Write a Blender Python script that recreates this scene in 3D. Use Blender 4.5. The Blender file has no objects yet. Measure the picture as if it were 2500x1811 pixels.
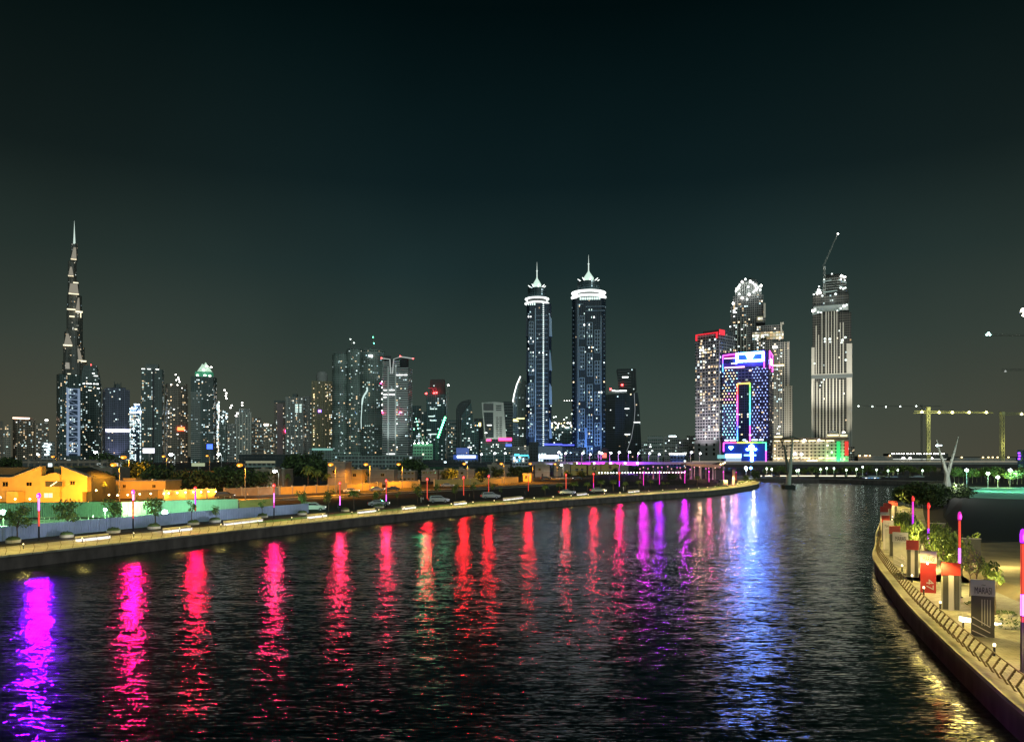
import bpy, bmesh, math, random
from math import sin, cos, pi, radians, atan2, sqrt, floor
from mathutils import Vector, Matrix
from mathutils.geometry import tessellate_polygon

SC = bpy.context.scene
# ------------------------------------------------------------------ camera, world, sun, exposure
# pixel constants of the 2500x1811 photograph, used to turn measurements into metres
H, F, CX, CH = 1112.0, 1880.0, 1250.0, 15.55
cam = bpy.data.objects.new('camera', bpy.data.cameras.new('camera'))
SC.collection.objects.link(cam)
cam.location = (0, 0, CH)
cam.rotation_euler = (radians(90), 0, 0)
cam.data.sensor_width = 36.0
cam.data.lens = F / 2500 * 36.0
cam.data.shift_y = (H - 905.5) / 2500
cam.data.clip_start = 0.5
cam.data.clip_end = 20000
SC.camera = cam
SC.view_settings.view_transform = 'Standard'
SC.view_settings.look = 'None'
SC.view_settings.exposure = 0
SC.view_settings.gamma = 1
SC.cycles.use_denoising = True
SC.cycles.max_bounces = 5
SC.cycles.diffuse_bounces = 2
SC.cycles.glossy_bounces = 3
SC.cycles.transmission_bounces = 2
SC.cycles.volume_bounces = 0
SC.cycles.sample_clamp_indirect = 6
SC.cycles.caustics_reflective = True
SC.cycles.use_light_tree = True

W = bpy.data.worlds.new('World'); SC.world = W; W.use_nodes = True
wn, wl = W.node_tree.nodes, W.node_tree.links
wn.clear()
def ramp(nodes, stops, interp='LINEAR'):
    r = nodes.new('ShaderNodeValToRGB'); cr = r.color_ramp; cr.interpolation = interp
    while len(cr.elements) < len(stops): cr.elements.new(0.5)
    for e, (p, c) in zip(cr.elements, stops): e.position = p; e.color = (*c, 1)
    return r
tc = wn.new('ShaderNodeTexCoord'); sx = wn.new('ShaderNodeSeparateXYZ'); wl.new(tc.outputs['Generated'], sx.inputs[0])
mx = wn.new('ShaderNodeMath'); mx.operation = 'MAXIMUM'; mx.inputs[1].default_value = 0; wl.new(sx.outputs['Z'], mx.inputs[0])
# city glow low over the skyline fading up into the night
rA = ramp(wn, [(0, (.080, .074, .050)), (.06, (.066, .070, .050)), (.14, (.041, .054, .043)), (.23, (.021, .034, .029)), (.33, (.0078, .0150, .0140)), (.5, (.0010, .0046, .0046)), (.62, (.0006, .003, .0034))])
rB = ramp(wn, [(0, (.060, .080, .062)), (.06, (.048, .072, .059)), (.14, (.029, .051, .045)), (.23, (.0135, .0310, .0320)), (.33, (.0046, .0138, .0160)), (.5, (.0005, .0042, .0048)), (.62, (.0004, .003, .0034))])
for r in (rA, rB): wl.new(mx.outputs[0], r.inputs[0])
ab = wn.new('ShaderNodeMath'); ab.operation = 'SUBTRACT'; wl.new(sx.outputs['X'], ab.inputs[0]); ab.inputs[1].default_value = 0.05
a2 = wn.new('ShaderNodeMath'); a2.operation = 'ABSOLUTE'; wl.new(ab.outputs[0], a2.inputs[0])
mr = wn.new('ShaderNodeMapRange'); wl.new(a2.outputs[0], mr.inputs[0]); mr.inputs[1].default_value = 0.1; mr.inputs[2].default_value = 0.62; mr.interpolation_type = 'SMOOTHSTEP'
mixc = wn.new('ShaderNodeMix'); mixc.data_type = 'RGBA'
wl.new(mr.outputs[0], mixc.inputs[0]); wl.new(rB.outputs[0], mixc.inputs[6]); wl.new(rA.outputs[0], mixc.inputs[7])
cn = wn.new('ShaderNodeTexNoise'); cn.inputs['Scale'].default_value = 2.2; cn.inputs['Detail'].default_value = 3; wl.new(tc.outputs['Generated'], cn.inputs['Vector'])
cm_ = wn.new('ShaderNodeMapRange'); wl.new(cn.outputs[0], cm_.inputs[0]); cm_.inputs[1].default_value = .3; cm_.inputs[2].default_value = .7; cm_.inputs[3].default_value = .80; cm_.inputs[4].default_value = 1.12
vs_ = wn.new('ShaderNodeVectorMath'); vs_.operation = 'SCALE'; wl.new(mixc.outputs[2], vs_.inputs[0]); wl.new(cm_.outputs[0], vs_.inputs['Scale'])
bg = wn.new('ShaderNodeBackground'); wl.new(vs_.outputs[0], bg.inputs[0]); bg.inputs[1].default_value = 0.95
wo = wn.new('ShaderNodeOutputWorld'); wl.new(bg.outputs[0], wo.inputs[0])

# one faint, very soft directional light: the glow of the city behind the camera
sun = bpy.data.objects.new('city_glow', bpy.data.lights.new('city_glow', 'SUN'))
SC.collection.objects.link(sun)
sun.data.energy = 0.85; sun.data.angle = radians(60); sun.data.color = (.78, 1, .93)
sun.rotation_euler = (radians(72), 0, radians(20))

# ------------------------------------------------------------------ helpers
C = SC.collection
RND = random.Random(7)
def gp(px, py, z=0.0):
    Y = F * (CH - z) / (py - H); return Vector(((px - CX) * Y / F, Y, z))
def wx(px, Y): return (px - CX) * Y / F
def wz(py, Y): return CH - (py - H) * Y / F

MATS = {}
def base(name):
    m = bpy.data.materials.new(name); m.use_nodes = True; MATS[name] = m
    n, l = m.node_tree.nodes, m.node_tree.links
    return m, n, l, n['Principled BSDF']
def mat(name, col, rough=.7, metal=0.0, var=.18, scale=1.5, bump=0.0, bscale=20, stretch=(1, 1, 1)):
    if name in MATS: return MATS[name]
    m, n, l, p = base(name)
    p.inputs['Roughness'].default_value = rough; p.inputs['Metallic'].default_value = metal
    t = n.new('ShaderNodeTexCoord'); mp = n.new('ShaderNodeMapping'); mp.inputs['Scale'].default_value = stretch
    l.new(t.outputs['Object'], mp.inputs[0])
    no = n.new('ShaderNodeTexNoise'); no.inputs['Scale'].default_value = scale; no.inputs['Detail'].default_value = 5; l.new(mp.outputs[0], no.inputs['Vector'])
    r = ramp(n, [(.25, tuple(c * (1 - var) for c in col)), (.75, tuple(min(1, c * (1 + var)) for c in col))]); l.new(no.outputs[0], r.inputs[0])
    l.new(r.outputs[0], p.inputs['Base Color'])
    if bump:
        nb = n.new('ShaderNodeTexNoise'); nb.inputs['Scale'].default_value = bscale; nb.inputs['Detail'].default_value = 4; l.new(mp.outputs[0], nb.inputs['Vector'])
        b = n.new('ShaderNodeBump'); b.inputs['Strength'].default_value = bump; l.new(nb.outputs[0], b.inputs['Height']); l.new(b.outputs[0], p.inputs['Normal'])
    return m
def em(name, col, s, sample=False):
    if name in MATS: return MATS[name]
    m, n, l, p = base(name)
    p.inputs['Base Color'].default_value = (*[c * .3 for c in col], 1)
    p.inputs['Emission Color'].default_value = (*col, 1); p.inputs['Emission Strength'].default_value = s
    p.inputs['Roughness'].default_value = .4
    if not sample: m.cycles.emission_sampling = 'NONE'
    return m
def M_(n, op, a, b=None):
    m = n.new('ShaderNodeMath'); m.operation = op
    return m
def facade(name, wall, glass=(.012, .02, .022), bw=3.2, fh=3.6, wx_=(.18, .82), wz_=(.3, .85), p=.12, E=1.6, warm=.5, seed=0.0, wallvar=.15, gem=0.0):
    """wall with a grid of recessed-looking dark panes, some of them lit from inside"""
    if name in MATS: return MATS[name]
    m, n, l, bs = base(name)
    def math_(op, a, b=None, c=None):
        q = n.new('ShaderNodeMath'); q.operation = op
        for i, v in enumerate((a, b, c)):
            if v is None: continue
            if isinstance(v, (int, float)): q.inputs[i].default_value = v
            else: l.new(v, q.inputs[i])
        return q.outputs[0]
    t = n.new('ShaderNodeTexCoord'); s = n.new('ShaderNodeSeparateXYZ'); l.new(t.outputs['Object'], s.inputs[0])
    sn = n.new('ShaderNodeSeparateXYZ'); l.new(t.outputs['Normal'], sn.inputs[0])
    side = math_('GREATER_THAN', math_('ABSOLUTE', sn.outputs[0]), .7)
    flat = math_('LESS_THAN', math_('ABSOLUTE', sn.outputs[2]), .5)
    u = math_('ADD', math_('MULTIPLY', s.outputs[0], math_('SUBTRACT', 1, side)), math_('MULTIPLY', s.outputs[1], side))
    uu = math_('DIVIDE', math_('ADD', u, 500.3), bw); vv = math_('DIVIDE', math_('ADD', s.outputs[2], 30.1), fh)
    fu, fv = math_('FRACT', uu), math_('FRACT', vv)
    def band(f, lo, hi): return math_('MULTIPLY', math_('GREATER_THAN', f, lo), math_('LESS_THAN', f, hi))
    mask = math_('MULTIPLY', math_('MULTIPLY', band(fu, *wx_), band(fv, *wz_)), flat)
    cv = n.new('ShaderNodeCombineXYZ'); l.new(math_('FLOOR', uu), cv.inputs[0]); l.new(math_('FLOOR', vv), cv.inputs[1])
    l.new(math_('ADD', math_('MULTIPLY', side, 17.0), seed), cv.inputs[2])
    wn_ = n.new('ShaderNodeTexWhiteNoise'); l.new(cv.outputs[0], wn_.inputs['Vector'])
    c2 = n.new('ShaderNodeCombineXYZ'); l.new(math_('FLOOR', uu), c2.inputs[0]); c2.inputs[1].default_value = seed + .5; l.new(side, c2.inputs[2])
    wc = n.new('ShaderNodeTexWhiteNoise'); l.new(c2.outputs[0], wc.inputs['Vector'])
    c3 = n.new('ShaderNodeCombineXYZ'); l.new(math_('FLOOR', vv), c3.inputs[1]); c3.inputs[0].default_value = seed + 7.5
    wr_ = n.new('ShaderNodeTexWhiteNoise'); l.new(c3.outputs[0], wr_.inputs['Vector'])
    coh = math_('ADD', math_('MULTIPLY', math_('POWER', wc.outputs['Value'], 3.0), 3.2), math_('ADD', math_('MULTIPLY', math_('POWER', wr_.outputs['Value'], 9.0), 3.0), .15))
    cl = n.new('ShaderNodeTexNoise'); cl.inputs['Scale'].default_value = .13; cl.inputs['Detail'].default_value = 1; l.new(cv.outputs[0], cl.inputs['Vector'])
    pp = math_('MULTIPLY', math_('MAXIMUM', math_('SUBTRACT', cl.outputs[0], .3), .03), p * (3.0 if p < .4 else 5))
    pp = math_('MULTIPLY', pp, coh)
    lit = math_('LESS_THAN', wn_.outputs['Value'], pp)
    sc = n.new('ShaderNodeSeparateColor'); l.new(wn_.outputs['Color'], sc.inputs[0])
    cr = ramp(n, [(0, (1, .62, .28)), (warm * .6 + .01, (1, .83, .58)), (min(.98, warm + .05), (.85, 1, .97)), (1, (.6, .9, 1))]); l.new(sc.outputs[1], cr.inputs[0])
    st = math_('MULTIPLY', math_('MULTIPLY', mask, lit), math_('MULTIPLY_ADD', math_('POWER', sc.outputs[2], 2.0), E * 1.6, E * .25))
    if gem: st = math_('ADD', st, math_('MULTIPLY', mask, gem))
    no = n.new('ShaderNodeTexNoise'); no.inputs['Scale'].default_value = .05; no.inputs['Detail'].default_value = 6; l.new(t.outputs['Object'], no.inputs['Vector'])
    wr = ramp(n, [(.3, tuple(c * (1 - wallvar) for c in wall)), (.7, tuple(c * (1 + wallvar) for c in wall))]); l.new(no.outputs[0], wr.inputs[0])
    # pale slab edges and a proud pier every fourth bay
    trim = math_('MAXIMUM', band(fv, -1, .16), math_('LESS_THAN', math_('FRACT', math_('DIVIDE', uu, 4.0)), .10))
    sc2 = n.new('ShaderNodeVectorMath'); sc2.operation = 'SCALE'; l.new(wr.outputs[0], sc2.inputs[0]); l.new(math_('MULTIPLY_ADD', trim, .75, .8), sc2.inputs['Scale'])
    mx_ = n.new('ShaderNodeMix'); mx_.data_type = 'RGBA'; l.new(mask, mx_.inputs[0]); l.new(sc2.outputs[0], mx_.inputs[6]); mx_.inputs[7].default_value = (*glass, 1)
    l.new(mx_.outputs[2], bs.inputs['Base Color'])
    l.new(math_('MULTIPLY_ADD', mask, -.55, .75), bs.inputs['Roughness'])
    l.new(cr.outputs[0], bs.inputs['Emission Color']); l.new(st, bs.inputs['Emission Strength'])
    m.cycles.emission_sampling = 'NONE'
    return m

def blocks(name, col, w, h, rough):
    m, n, l, p = base(name); p.inputs['Roughness'].default_value = rough
    t = n.new('ShaderNodeTexCoord'); b = n.new('ShaderNodeTexBrick'); l.new(t.outputs['Object'], b.inputs['Vector']); b.inputs['Scale'].default_value = 1
    b.inputs['Brick Width'].default_value = w; b.inputs['Row Height'].default_value = h; b.inputs['Mortar Size'].default_value = .02
    b.inputs['Color1'].default_value = (*[c * .88 for c in col], 1); b.inputs['Color2'].default_value = (*[c * 1.1 for c in col], 1); b.inputs['Mortar'].default_value = (*[c * .45 for c in col], 1)
    no = n.new('ShaderNodeTexNoise'); no.inputs['Scale'].default_value = .35; no.inputs['Detail'].default_value = 7; l.new(t.outputs['Object'], no.inputs['Vector'])
    r = ramp(n, [(.32, (.55, .52, .48)), (.55, (1, 1, 1))]); l.new(no.outputs[0], r.inputs[0])
    x = n.new('ShaderNodeMix'); x.data_type = 'RGBA'; x.blend_type = 'MULTIPLY'; x.inputs[0].default_value = .8; l.new(b.outputs[0], x.inputs[6]); l.new(r.outputs[0], x.inputs[7]); l.new(x.outputs[2], p.inputs['Base Color'])
    return m
def tag(o, label=None, cat=None, group=None, kind=None):
    if label: o['label'] = label
    if cat: o['category'] = cat
    if group: o['group'] = group
    if kind: o['kind'] = kind
    return o
def root(name, label, cat, loc, rz=0, group=None):
    o = bpy.data.objects.new(name, None); C.objects.link(o); o.location = loc; o.rotation_euler = (0, 0, rz)
    o.empty_display_size = .5
    return tag(o, label, cat, group)
class MB:
    def __init__(s, origin=(0, 0, 0)): s.v = []; s.f = []; s.m = []; s.o = Vector(origin); s.sm = []
    def add(s, vs, fs, mi=0, smooth=False):
        b = len(s.v); s.v += [Vector(v) - s.o for v in vs]
        for f in fs: s.f.append([b + i for i in f]); s.m.append(mi); s.sm.append(smooth)
    def box(s, x0, x1, y0, y1, z0, z1, mi=0):
        s.add([(x0, y0, z0), (x1, y0, z0), (x1, y1, z0), (x0, y1, z0), (x0, y0, z1), (x1, y0, z1), (x1, y1, z1), (x0, y1, z1)],
              [(0, 3, 2, 1), (4, 5, 6, 7), (0, 1, 5, 4), (1, 2, 6, 5), (2, 3, 7, 6), (3, 0, 4, 7)], mi)
    def tube(s, pts, r, n=8, mi=0, caps=True, smooth=True):
        pts = [Vector(p) for p in pts]; rs = r if isinstance(r, (list, tuple)) else [r] * len(pts)
        vs = []; k = len(pts)
        for i, p in enumerate(pts):
            d = (pts[min(i + 1, k - 1)] - pts[max(i - 1, 0)]).normalized()
            a = d.cross(Vector((0, 0, 1)) if abs(d.z) < .9 else Vector((1, 0, 0))).normalized(); b = d.cross(a)
            for j in range(n):
                t = 2 * pi * j / n; vs.append(p + (a * cos(t) + b * sin(t)) * rs[i])
        fs = [(i * n + j, i * n + (j + 1) % n, (i + 1) * n + (j + 1) % n, (i + 1) * n + j) for i in range(k - 1) for j in range(n)]
        s.add(vs, fs, mi, smooth)
        if caps: s.add(vs[:n], [tuple(range(n))], mi); s.add(vs[-n:], [tuple(range(n - 1, -1, -1))], mi)
    def lathe(s, c, prof, n=16, mi=0, smooth=True, a0=0, sx=1, sy=1):
        vs = [(c[0] + r * sx * cos(a0 + 2 * pi * j / n), c[1] + r * sy * sin(a0 + 2 * pi * j / n), c[2] + z) for r, z in prof for j in range(n)]
        fs = [(i * n + j, i * n + (j + 1) % n, (i + 1) * n + (j + 1) % n, (i + 1) * n + j) for i in range(len(prof) - 1) for j in range(n)]
        s.add(vs, fs, mi, smooth)
        s.add(vs[:n], [tuple(range(n - 1, -1, -1))], mi); s.add(vs[-n:], [tuple(range(n))], mi)
    def prism(s, poly, z0, z1, mi=0, mtop=None):
        n = len(poly); tri = tessellate_polygon([[Vector((p[0], p[1], 0)) for p in poly]])
        vs = [(p[0], p[1], z0) for p in poly] + [(p[0], p[1], z1) for p in poly]
        s.add(vs, [(i, (i + 1) % n, n + (i + 1) % n, n + i) for i in range(n)], mi)
        s.add(vs, [tuple(n + i for i in t) for t in tri], mi if mtop is None else mtop)
    def ext(s, pts, y0, y1, mi=0):
        """polygon in the x-z plane extruded along y"""
        n = len(pts); tri = tessellate_polygon([[Vector((p[0], p[1], 0)) for p in pts]])
        vs = [(p[0], y0, p[1]) for p in pts] + [(p[0], y1, p[1]) for p in pts]
        s.add(vs, [(i, (i + 1) % n, n + (i + 1) % n, n + i) for i in range(n)], mi)
        s.add(vs, [tuple(t) for t in tri] + [tuple(n + i for i in t) for t in tri], mi)
    def mesh(s, name, mats):
        me = bpy.data.meshes.new(name); me.from_pydata([tuple(v) for v in s.v], [], s.f)
        for m in (mats if isinstance(mats, (list, tuple)) else [mats]): me.materials.append(m)
        me.polygons.foreach_set('material_index', s.m); me.polygons.foreach_set('use_smooth', s.sm)
        bm = bmesh.new(); bm.from_mesh(me); bmesh.ops.recalc_face_normals(bm, faces=bm.faces); bm.to_mesh(me); bm.free()
        me.update(); return me
    def build(s, name, mats, parent=None, loc=None):
        o = bpy.data.objects.new(name, s.mesh(name, mats)); C.objects.link(o)
        if parent: o.parent = parent
        if loc is not None: o.location = loc
        elif not parent: o.location = s.o
        return o
def copy_tree(o, parent=None):
    c = o.copy(); C.objects.link(c); c.parent = parent
    for ch in list(o.children): copy_tree(ch, c)
    return c
def light(name, typ, loc, energy, col, parent=None, r=.3, spot=None, aim=None, blend=.6):
    d = bpy.data.lights.new(name, typ); d.energy = energy; d.color = col; d.shadow_soft_size = r
    o = bpy.data.objects.new(name, d); C.objects.link(o); o.location = loc
    if parent: o.parent = parent
    if typ == 'SPOT':
        d.spot_size = radians(spot or 60); d.spot_blend = blend
        o.rotation_euler = (Vector(aim) - Vector(loc)).to_track_quat('-Z', 'Y').to_euler()
    return o
def text_mesh(txt, size, ext=.01):
    cu = bpy.data.curves.new('t', 'FONT'); cu.body = txt; cu.size = size; cu.extrude = ext; cu.align_x = 'CENTER'; cu.align_y = 'CENTER'
    o = bpy.data.objects.new('t', cu); C.objects.link(o)
    me = bpy.data.meshes.new_from_object(o.evaluated_get(bpy.context.evaluated_depsgraph_get()))
    bpy.data.objects.remove(o); return me

# ------------------------------------------------------------------ materials
M = dict(
    paving=blocks('paving', (.40, .36, .29), .9, .45, .75),
    quay=mat('quay_wall', (.12, .09, .09), .85, var=.45, scale=.7, bump=.5, bscale=3, stretch=(1, 1, .35)),
    coping=blocks('coping', (.46, .42, .34), 1.4, 3.0, .7),
    sand=mat('sand', (.03, .023, .018), .95, var=.35, scale=.08, bump=.4, bscale=1.2),
    asphalt=mat('asphalt', (.05, .05, .052), .8, var=.25, scale=.3, bump=.2, bscale=8),
    dark=mat('dark_metal', (.035, .035, .04), .45, .6),
    grey=mat('grey_metal', (.28, .28, .28), .5, .3),
    white=mat('white_paint', (.75, .75, .72), .5),
    beige=mat('villa_wall', (.58, .40, .13), .85, var=.12, scale=.5, bump=.15, bscale=5),
    beige2=mat('villa_wall_plain', (.30, .25, .20), .85, var=.15, scale=.5),
    roofd=mat('roof_dark', (.05, .055, .05), .8),
    rust=mat('rail_bronze', (.17, .125, .065), .5, .5),
    hoard=mat('corrugated_hoarding', (.34, .40, .55), .55, .0, var=.12, scale=.6),
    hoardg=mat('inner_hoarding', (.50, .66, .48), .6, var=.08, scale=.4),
    leaf=mat('leaf', (.09, .14, .04), .7, var=.5, scale=1.2),
    leafd=mat('leaf_dark', (.028, .045, .022), .8, var=.5, scale=1.0),
    leafb=mat('leaf_bright', (.20, .26, .05), .7, var=.5, scale=2.0),
    bark=mat('bark', (.14, .10, .07), .9, var=.3, scale=4),
    concrete=mat('concrete', (.30, .29, .27), .85, var=.2, scale=.3, bump=.2, bscale=4),
    lawn=mat('lawn', (.07, .15, .06), .9, var=.3, scale=.5, bump=.5, bscale=8),
    panelw=mat('panel_white', (.44, .38, .40), .5, var=.04),
    panelr=mat('panel_red', (.34, .02, .018), .5, var=.1, scale=.8),
    paneld=mat('panel_dark', (.05, .045, .045), .35, var=.3, scale=.7),
    panelg=mat('panel_grey', (.33, .30, .28), .5),
    ink=mat('ink', (.03, .02, .02), .5),
    tyre=mat('tyre', (.02, .02, .02), .8), carglass=mat('car_glass', (.01, .012, .014), .1),
    skin=mat('skin', (.45, .28, .2), .6),
)
E = dict(
    amber=em('amber_halo', (1, .33, .02), 1.6),
    white=em('light_white', (1, .96, .88), 14), cool=em('light_cool', (.75, .95, 1), 12),
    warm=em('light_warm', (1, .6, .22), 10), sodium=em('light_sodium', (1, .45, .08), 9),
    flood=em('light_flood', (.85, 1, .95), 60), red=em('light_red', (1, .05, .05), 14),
    green=em('light_green', (.08, 1, .35), 10), bluew=em('light_blue_white', (.55, .75, 1), 9),
    win_w=em('window_warm', (1, .74, .42), 1.5), win_c=em('window_cool', (.75, 1, .92), 1.4), win_h=em('window_bright', (.95, 1, .95), 3.4),
    bench=em('bench_glow', (.92, .90, 1), 1.2),
    gold=em('light_gold', (1, .78, .35), 5),
)
ORD = ['first', 'second', 'third', 'fourth', 'fifth', 'sixth', 'seventh', 'eighth', 'ninth', 'tenth', 'eleventh', 'twelfth', 'thirteenth', 'fourteenth', 'fifteenth', 'sixteenth', 'seventeenth', 'eighteenth', 'nineteenth', 'twentieth']
def NTH(i):
    if i < 20: return ORD[i]
    t = {2: 'twenty', 3: 'thirty', 4: 'forty'}[(i + 1) // 10]; r = (i + 1) % 10
    return ('twentieth', 'thirtieth', 'fortieth')[(i + 1) // 10 - 2] if r == 0 else t + '-' + ORD[r - 1]
# ------------------------------------------------------------------ water
def water_mat():
    m, n, l, p = base('water')
    p.inputs['Base Color'].default_value = (.003, .009, .010, 1); p.inputs['IOR'].default_value = 1.36
    p.inputs['Roughness'].default_value = .14
    g = n.new('ShaderNodeNewGeometry')
    acc = None
    for k, (sc, a, b, det, dst) in enumerate([((.18, .6, 1), .14, .14, 2, .3), ((.62, 3.4, 1), .34, .38, 2, 0), ((2.0, 11.0, 1), .34, .40, 1, 0)]):
        mp = n.new('ShaderNodeMapping'); mp.inputs['Scale'].default_value = sc; mp.inputs['Rotation'].default_value = (0, 0, radians((-9, 7, -4)[k])); l.new(g.outputs['Position'], mp.inputs[0])
        no = n.new('ShaderNodeTexNoise'); no.inputs['Scale'].default_value = 1; no.inputs['Detail'].default_value = det; no.inputs['Distortion'].default_value = dst; l.new(mp.outputs[0], no.inputs['Vector'])
        su = n.new('ShaderNodeVectorMath'); su.operation = 'SUBTRACT'; l.new(no.outputs['Color'], su.inputs[0]); su.inputs[1].default_value = (.5, .5, .5)
        mu = n.new('ShaderNodeVectorMath'); mu.operation = 'MULTIPLY'; l.new(su.outputs[0], mu.inputs[0]); mu.inputs[1].default_value = (a, b, 0)
        if acc is None: acc = mu
        else:
            ad = n.new('ShaderNodeVectorMath'); l.new(acc.outputs[0], ad.inputs[0]); l.new(mu.outputs[0], ad.inputs[1]); acc = ad
    # calmer and rougher patches drifting over the canal
    mp = n.new('ShaderNodeMapping'); mp.inputs['Scale'].default_value = (.012, .04, 1); l.new(g.outputs['Position'], mp.inputs[0])
    no = n.new('ShaderNodeTexNoise'); no.inputs['Scale'].default_value = 1; no.inputs['Detail'].default_value = 4; l.new(mp.outputs[0], no.inputs['Vector'])
    mr = n.new('ShaderNodeMapRange'); l.new(no.outputs[0], mr.inputs[0]); mr.inputs[1].default_value = .3; mr.inputs[2].default_value = .7; mr.inputs[3].default_value = .5; mr.inputs[4].default_value = 1.4
    sc_ = n.new('ShaderNodeVectorMath'); sc_.operation = 'SCALE'; l.new(acc.outputs[0], sc_.inputs[0]); l.new(mr.outputs[0], sc_.inputs['Scale'])
    ad = n.new('ShaderNodeVectorMath'); l.new(sc_.outputs[0], ad.inputs[0]); ad.inputs[1].default_value = (0, 0, 1)
    nm = n.new('ShaderNodeVectorMath'); nm.operation = 'NORMALIZE'; l.new(ad.outputs[0], nm.inputs[0])
    l.new(nm.outputs[0], p.inputs['Normal'])
    return m
mb = MB(); mb.add([(-400, -150, 0), (900, -150, 0), (900, 640, 0), (-400, 640, 0)], [(0, 1, 2, 3)])
tag(mb.build('water', water_mat()), kind='structure')

# ------------------------------------------------------------------ land, quays, promenades
ZP = 2.0
def xy(lst, z=ZP): return [tuple(gp(a, b, z)[:2]) for a, b in lst]
L_EDGE = [(-222, -200), (-122, 0)] + xy([(0, 1356), (230, 1331), (460, 1305.5), (660, 1284), (860, 1263), (1060, 1244), (1260, 1227.5), (1460, 1214), (1660, 1201), (1720, 1197.5), (1770, 1193), (1810, 1188), (1838, 1183.5), (1851, 1179.5), (1854, 1176), (1850, 1173)])
R_EDGE = [(24, -200), (24, 15), (25.4, 32), (27.4, 41), (29.8, 49.2), (32, 56.6), (36.8, 71.6), (41, 83), (45.0, 94), (49.3, 105), (56.0, 118), (63, 133), (72.6, 151.6), (96.9, 199), (138, 274), (213, 386)]
def resample(path, step):
    out = []; P = [Vector((a[0], a[1])) for a in path]; acc = 0
    for a, b in zip(P, P[1:]):
        d = (b - a).length
        while acc < d: out.append((a + (b - a) * (acc / d), (b - a).normalized())); acc += step
        acc -= d
    return out
def smooth(path, it=2):
    for _ in range(it):
        q = [path[0]]
        for a, b in zip(path, path[1:]): q += [(a[0] * .75 + b[0] * .25, a[1] * .75 + b[1] * .25), (a[0] * .25 + b[0] * .75, a[1] * .25 + b[1] * .75)]
        path = q + [path[-1]]
    return path
L_EDGE = smooth(L_EDGE); R_EDGE = smooth(R_EDGE)
def offset(path, d):
    """to the left of the travelling direction for d > 0"""
    out = []
    for i, p in enumerate(path):
        a = Vector(path[max(i - 1, 0)]); b = Vector(path[min(i + 1, len(path) - 1)]); t = (b - a).normalized()
        out.append((p[0] - t.y * d, p[1] + t.x * d))
    return out
FAR = xy([(1840, 1170), (1850, 1167.5), (2000, 1169), (2120, 1172), (2300, 1176)])
def sheet(name, poly, z, m, kind='structure'):
    tri = tessellate_polygon([[Vector((p[0], p[1], 0)) for p in poly]])
    b = MB(); b.add([(p[0], p[1], z) for p in poly], [tuple(t) for t in tri]); return tag(b.build(name, m), kind=kind)
BIG = 9000
sheet('ground', [(-BIG, -200)] + L_EDGE + FAR + [(213, 386)] + R_EDGE[::-1] + [(BIG, -200), (BIG, BIG), (-BIG, BIG)], ZP - .02, M['sand'])
def strip(name, path, d0, d1, z, m, thick=None):
    a, b_ = offset(path, d0), offset(path, d1); b = MB(); n = len(path)
    if thick is None:
        b.add([(p[0], p[1], z) for p in a] + [(p[0], p[1], z) for p in b_], [(i, i + 1, n + i + 1, n + i) for i in range(n - 1)])
    else:
        vs = [(p[0], p[1], z) for p in a] + [(p[0], p[1], z) for p in b_] + [(p[0], p[1], z - thick) for p in a] + [(p[0], p[1], z - thick) for p in b_]
        b.add(vs, [q for i in range(n - 1) for q in ((i, i + 1, n + i + 1, n + i), (i, i + 1, 2 * n + i + 1, 2 * n + i), (n + i, n + i + 1, 3 * n + i + 1, 3 * n + i), (2 * n + i, 2 * n + i + 1, 3 * n + i + 1, 3 * n + i))])
    return b.build(name, m)
sL, sR = 1, -1
tag(strip('promenade', L_EDGE, .5, 10.5, ZP - .008, M['paving']), kind='structure')
tag(strip('promenade', [p for p in R_EDGE if p[1] < 90], -.5, -17, ZP - .008, M['paving']), kind='structure'); tag(strip('promenade', [p for p in R_EDGE if p[1] > 84], -.5, -8, ZP - .008, M['paving']), kind='structure')
tag(strip('grass_verge', [p for p in L_EDGE if 150 < p[1] < 345], 6.5, 10.4, ZP + .03, M['lawn']), kind='structure')
# quay walls: a sloped face with a pale coping
for nm, pth, s in (('quay_wall', L_EDGE, 1), ('quay_wall', R_EDGE, -1)):
    q = strip(nm, pth, -.05 * s, .6 * s, ZP - .25, M['quay'], 5); tag(q, kind='structure')
    c = strip('coping', pth, -.30 * s, .7 * s, ZP + .0, M['coping'], .25); c.parent = q
    if s < 0: l_ = strip('edge_light', [p for p in pth if 30 < p[1] < 125], .07, .03, ZP - .28, em('edge_led', (1, .76, .32), 16), .03); l_.parent = q
far_q = strip('quay_wall', FAR, -.05, .6, ZP, M['quay'], 5); tag(far_q, kind='structure')
tag(strip('promenade', FAR, .6, 14, ZP + .006, M['paving']), kind='structure')
# road behind the sand strip on the left, wall of the villas behind it
ROAD = xy([(-300, 1262), (0, 1246), (330, 1232), (560, 1221), (760, 1212), (950, 1201), (1150, 1191), (1400, 1178), (1560, 1170)], 2.45)
tag(strip('road', ROAD, -4.5, 4.5, ZP + .012, M['asphalt']), kind='structure')
kb = strip('pavement', ROAD, 4.5, 8.0, ZP + .12, M['paving'], .14); tag(kb, kind='structure')
tag(strip('road_kerb', ROAD, -5.0, -4.5, ZP + .12, M['coping'], .14), kind='structure')

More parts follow.
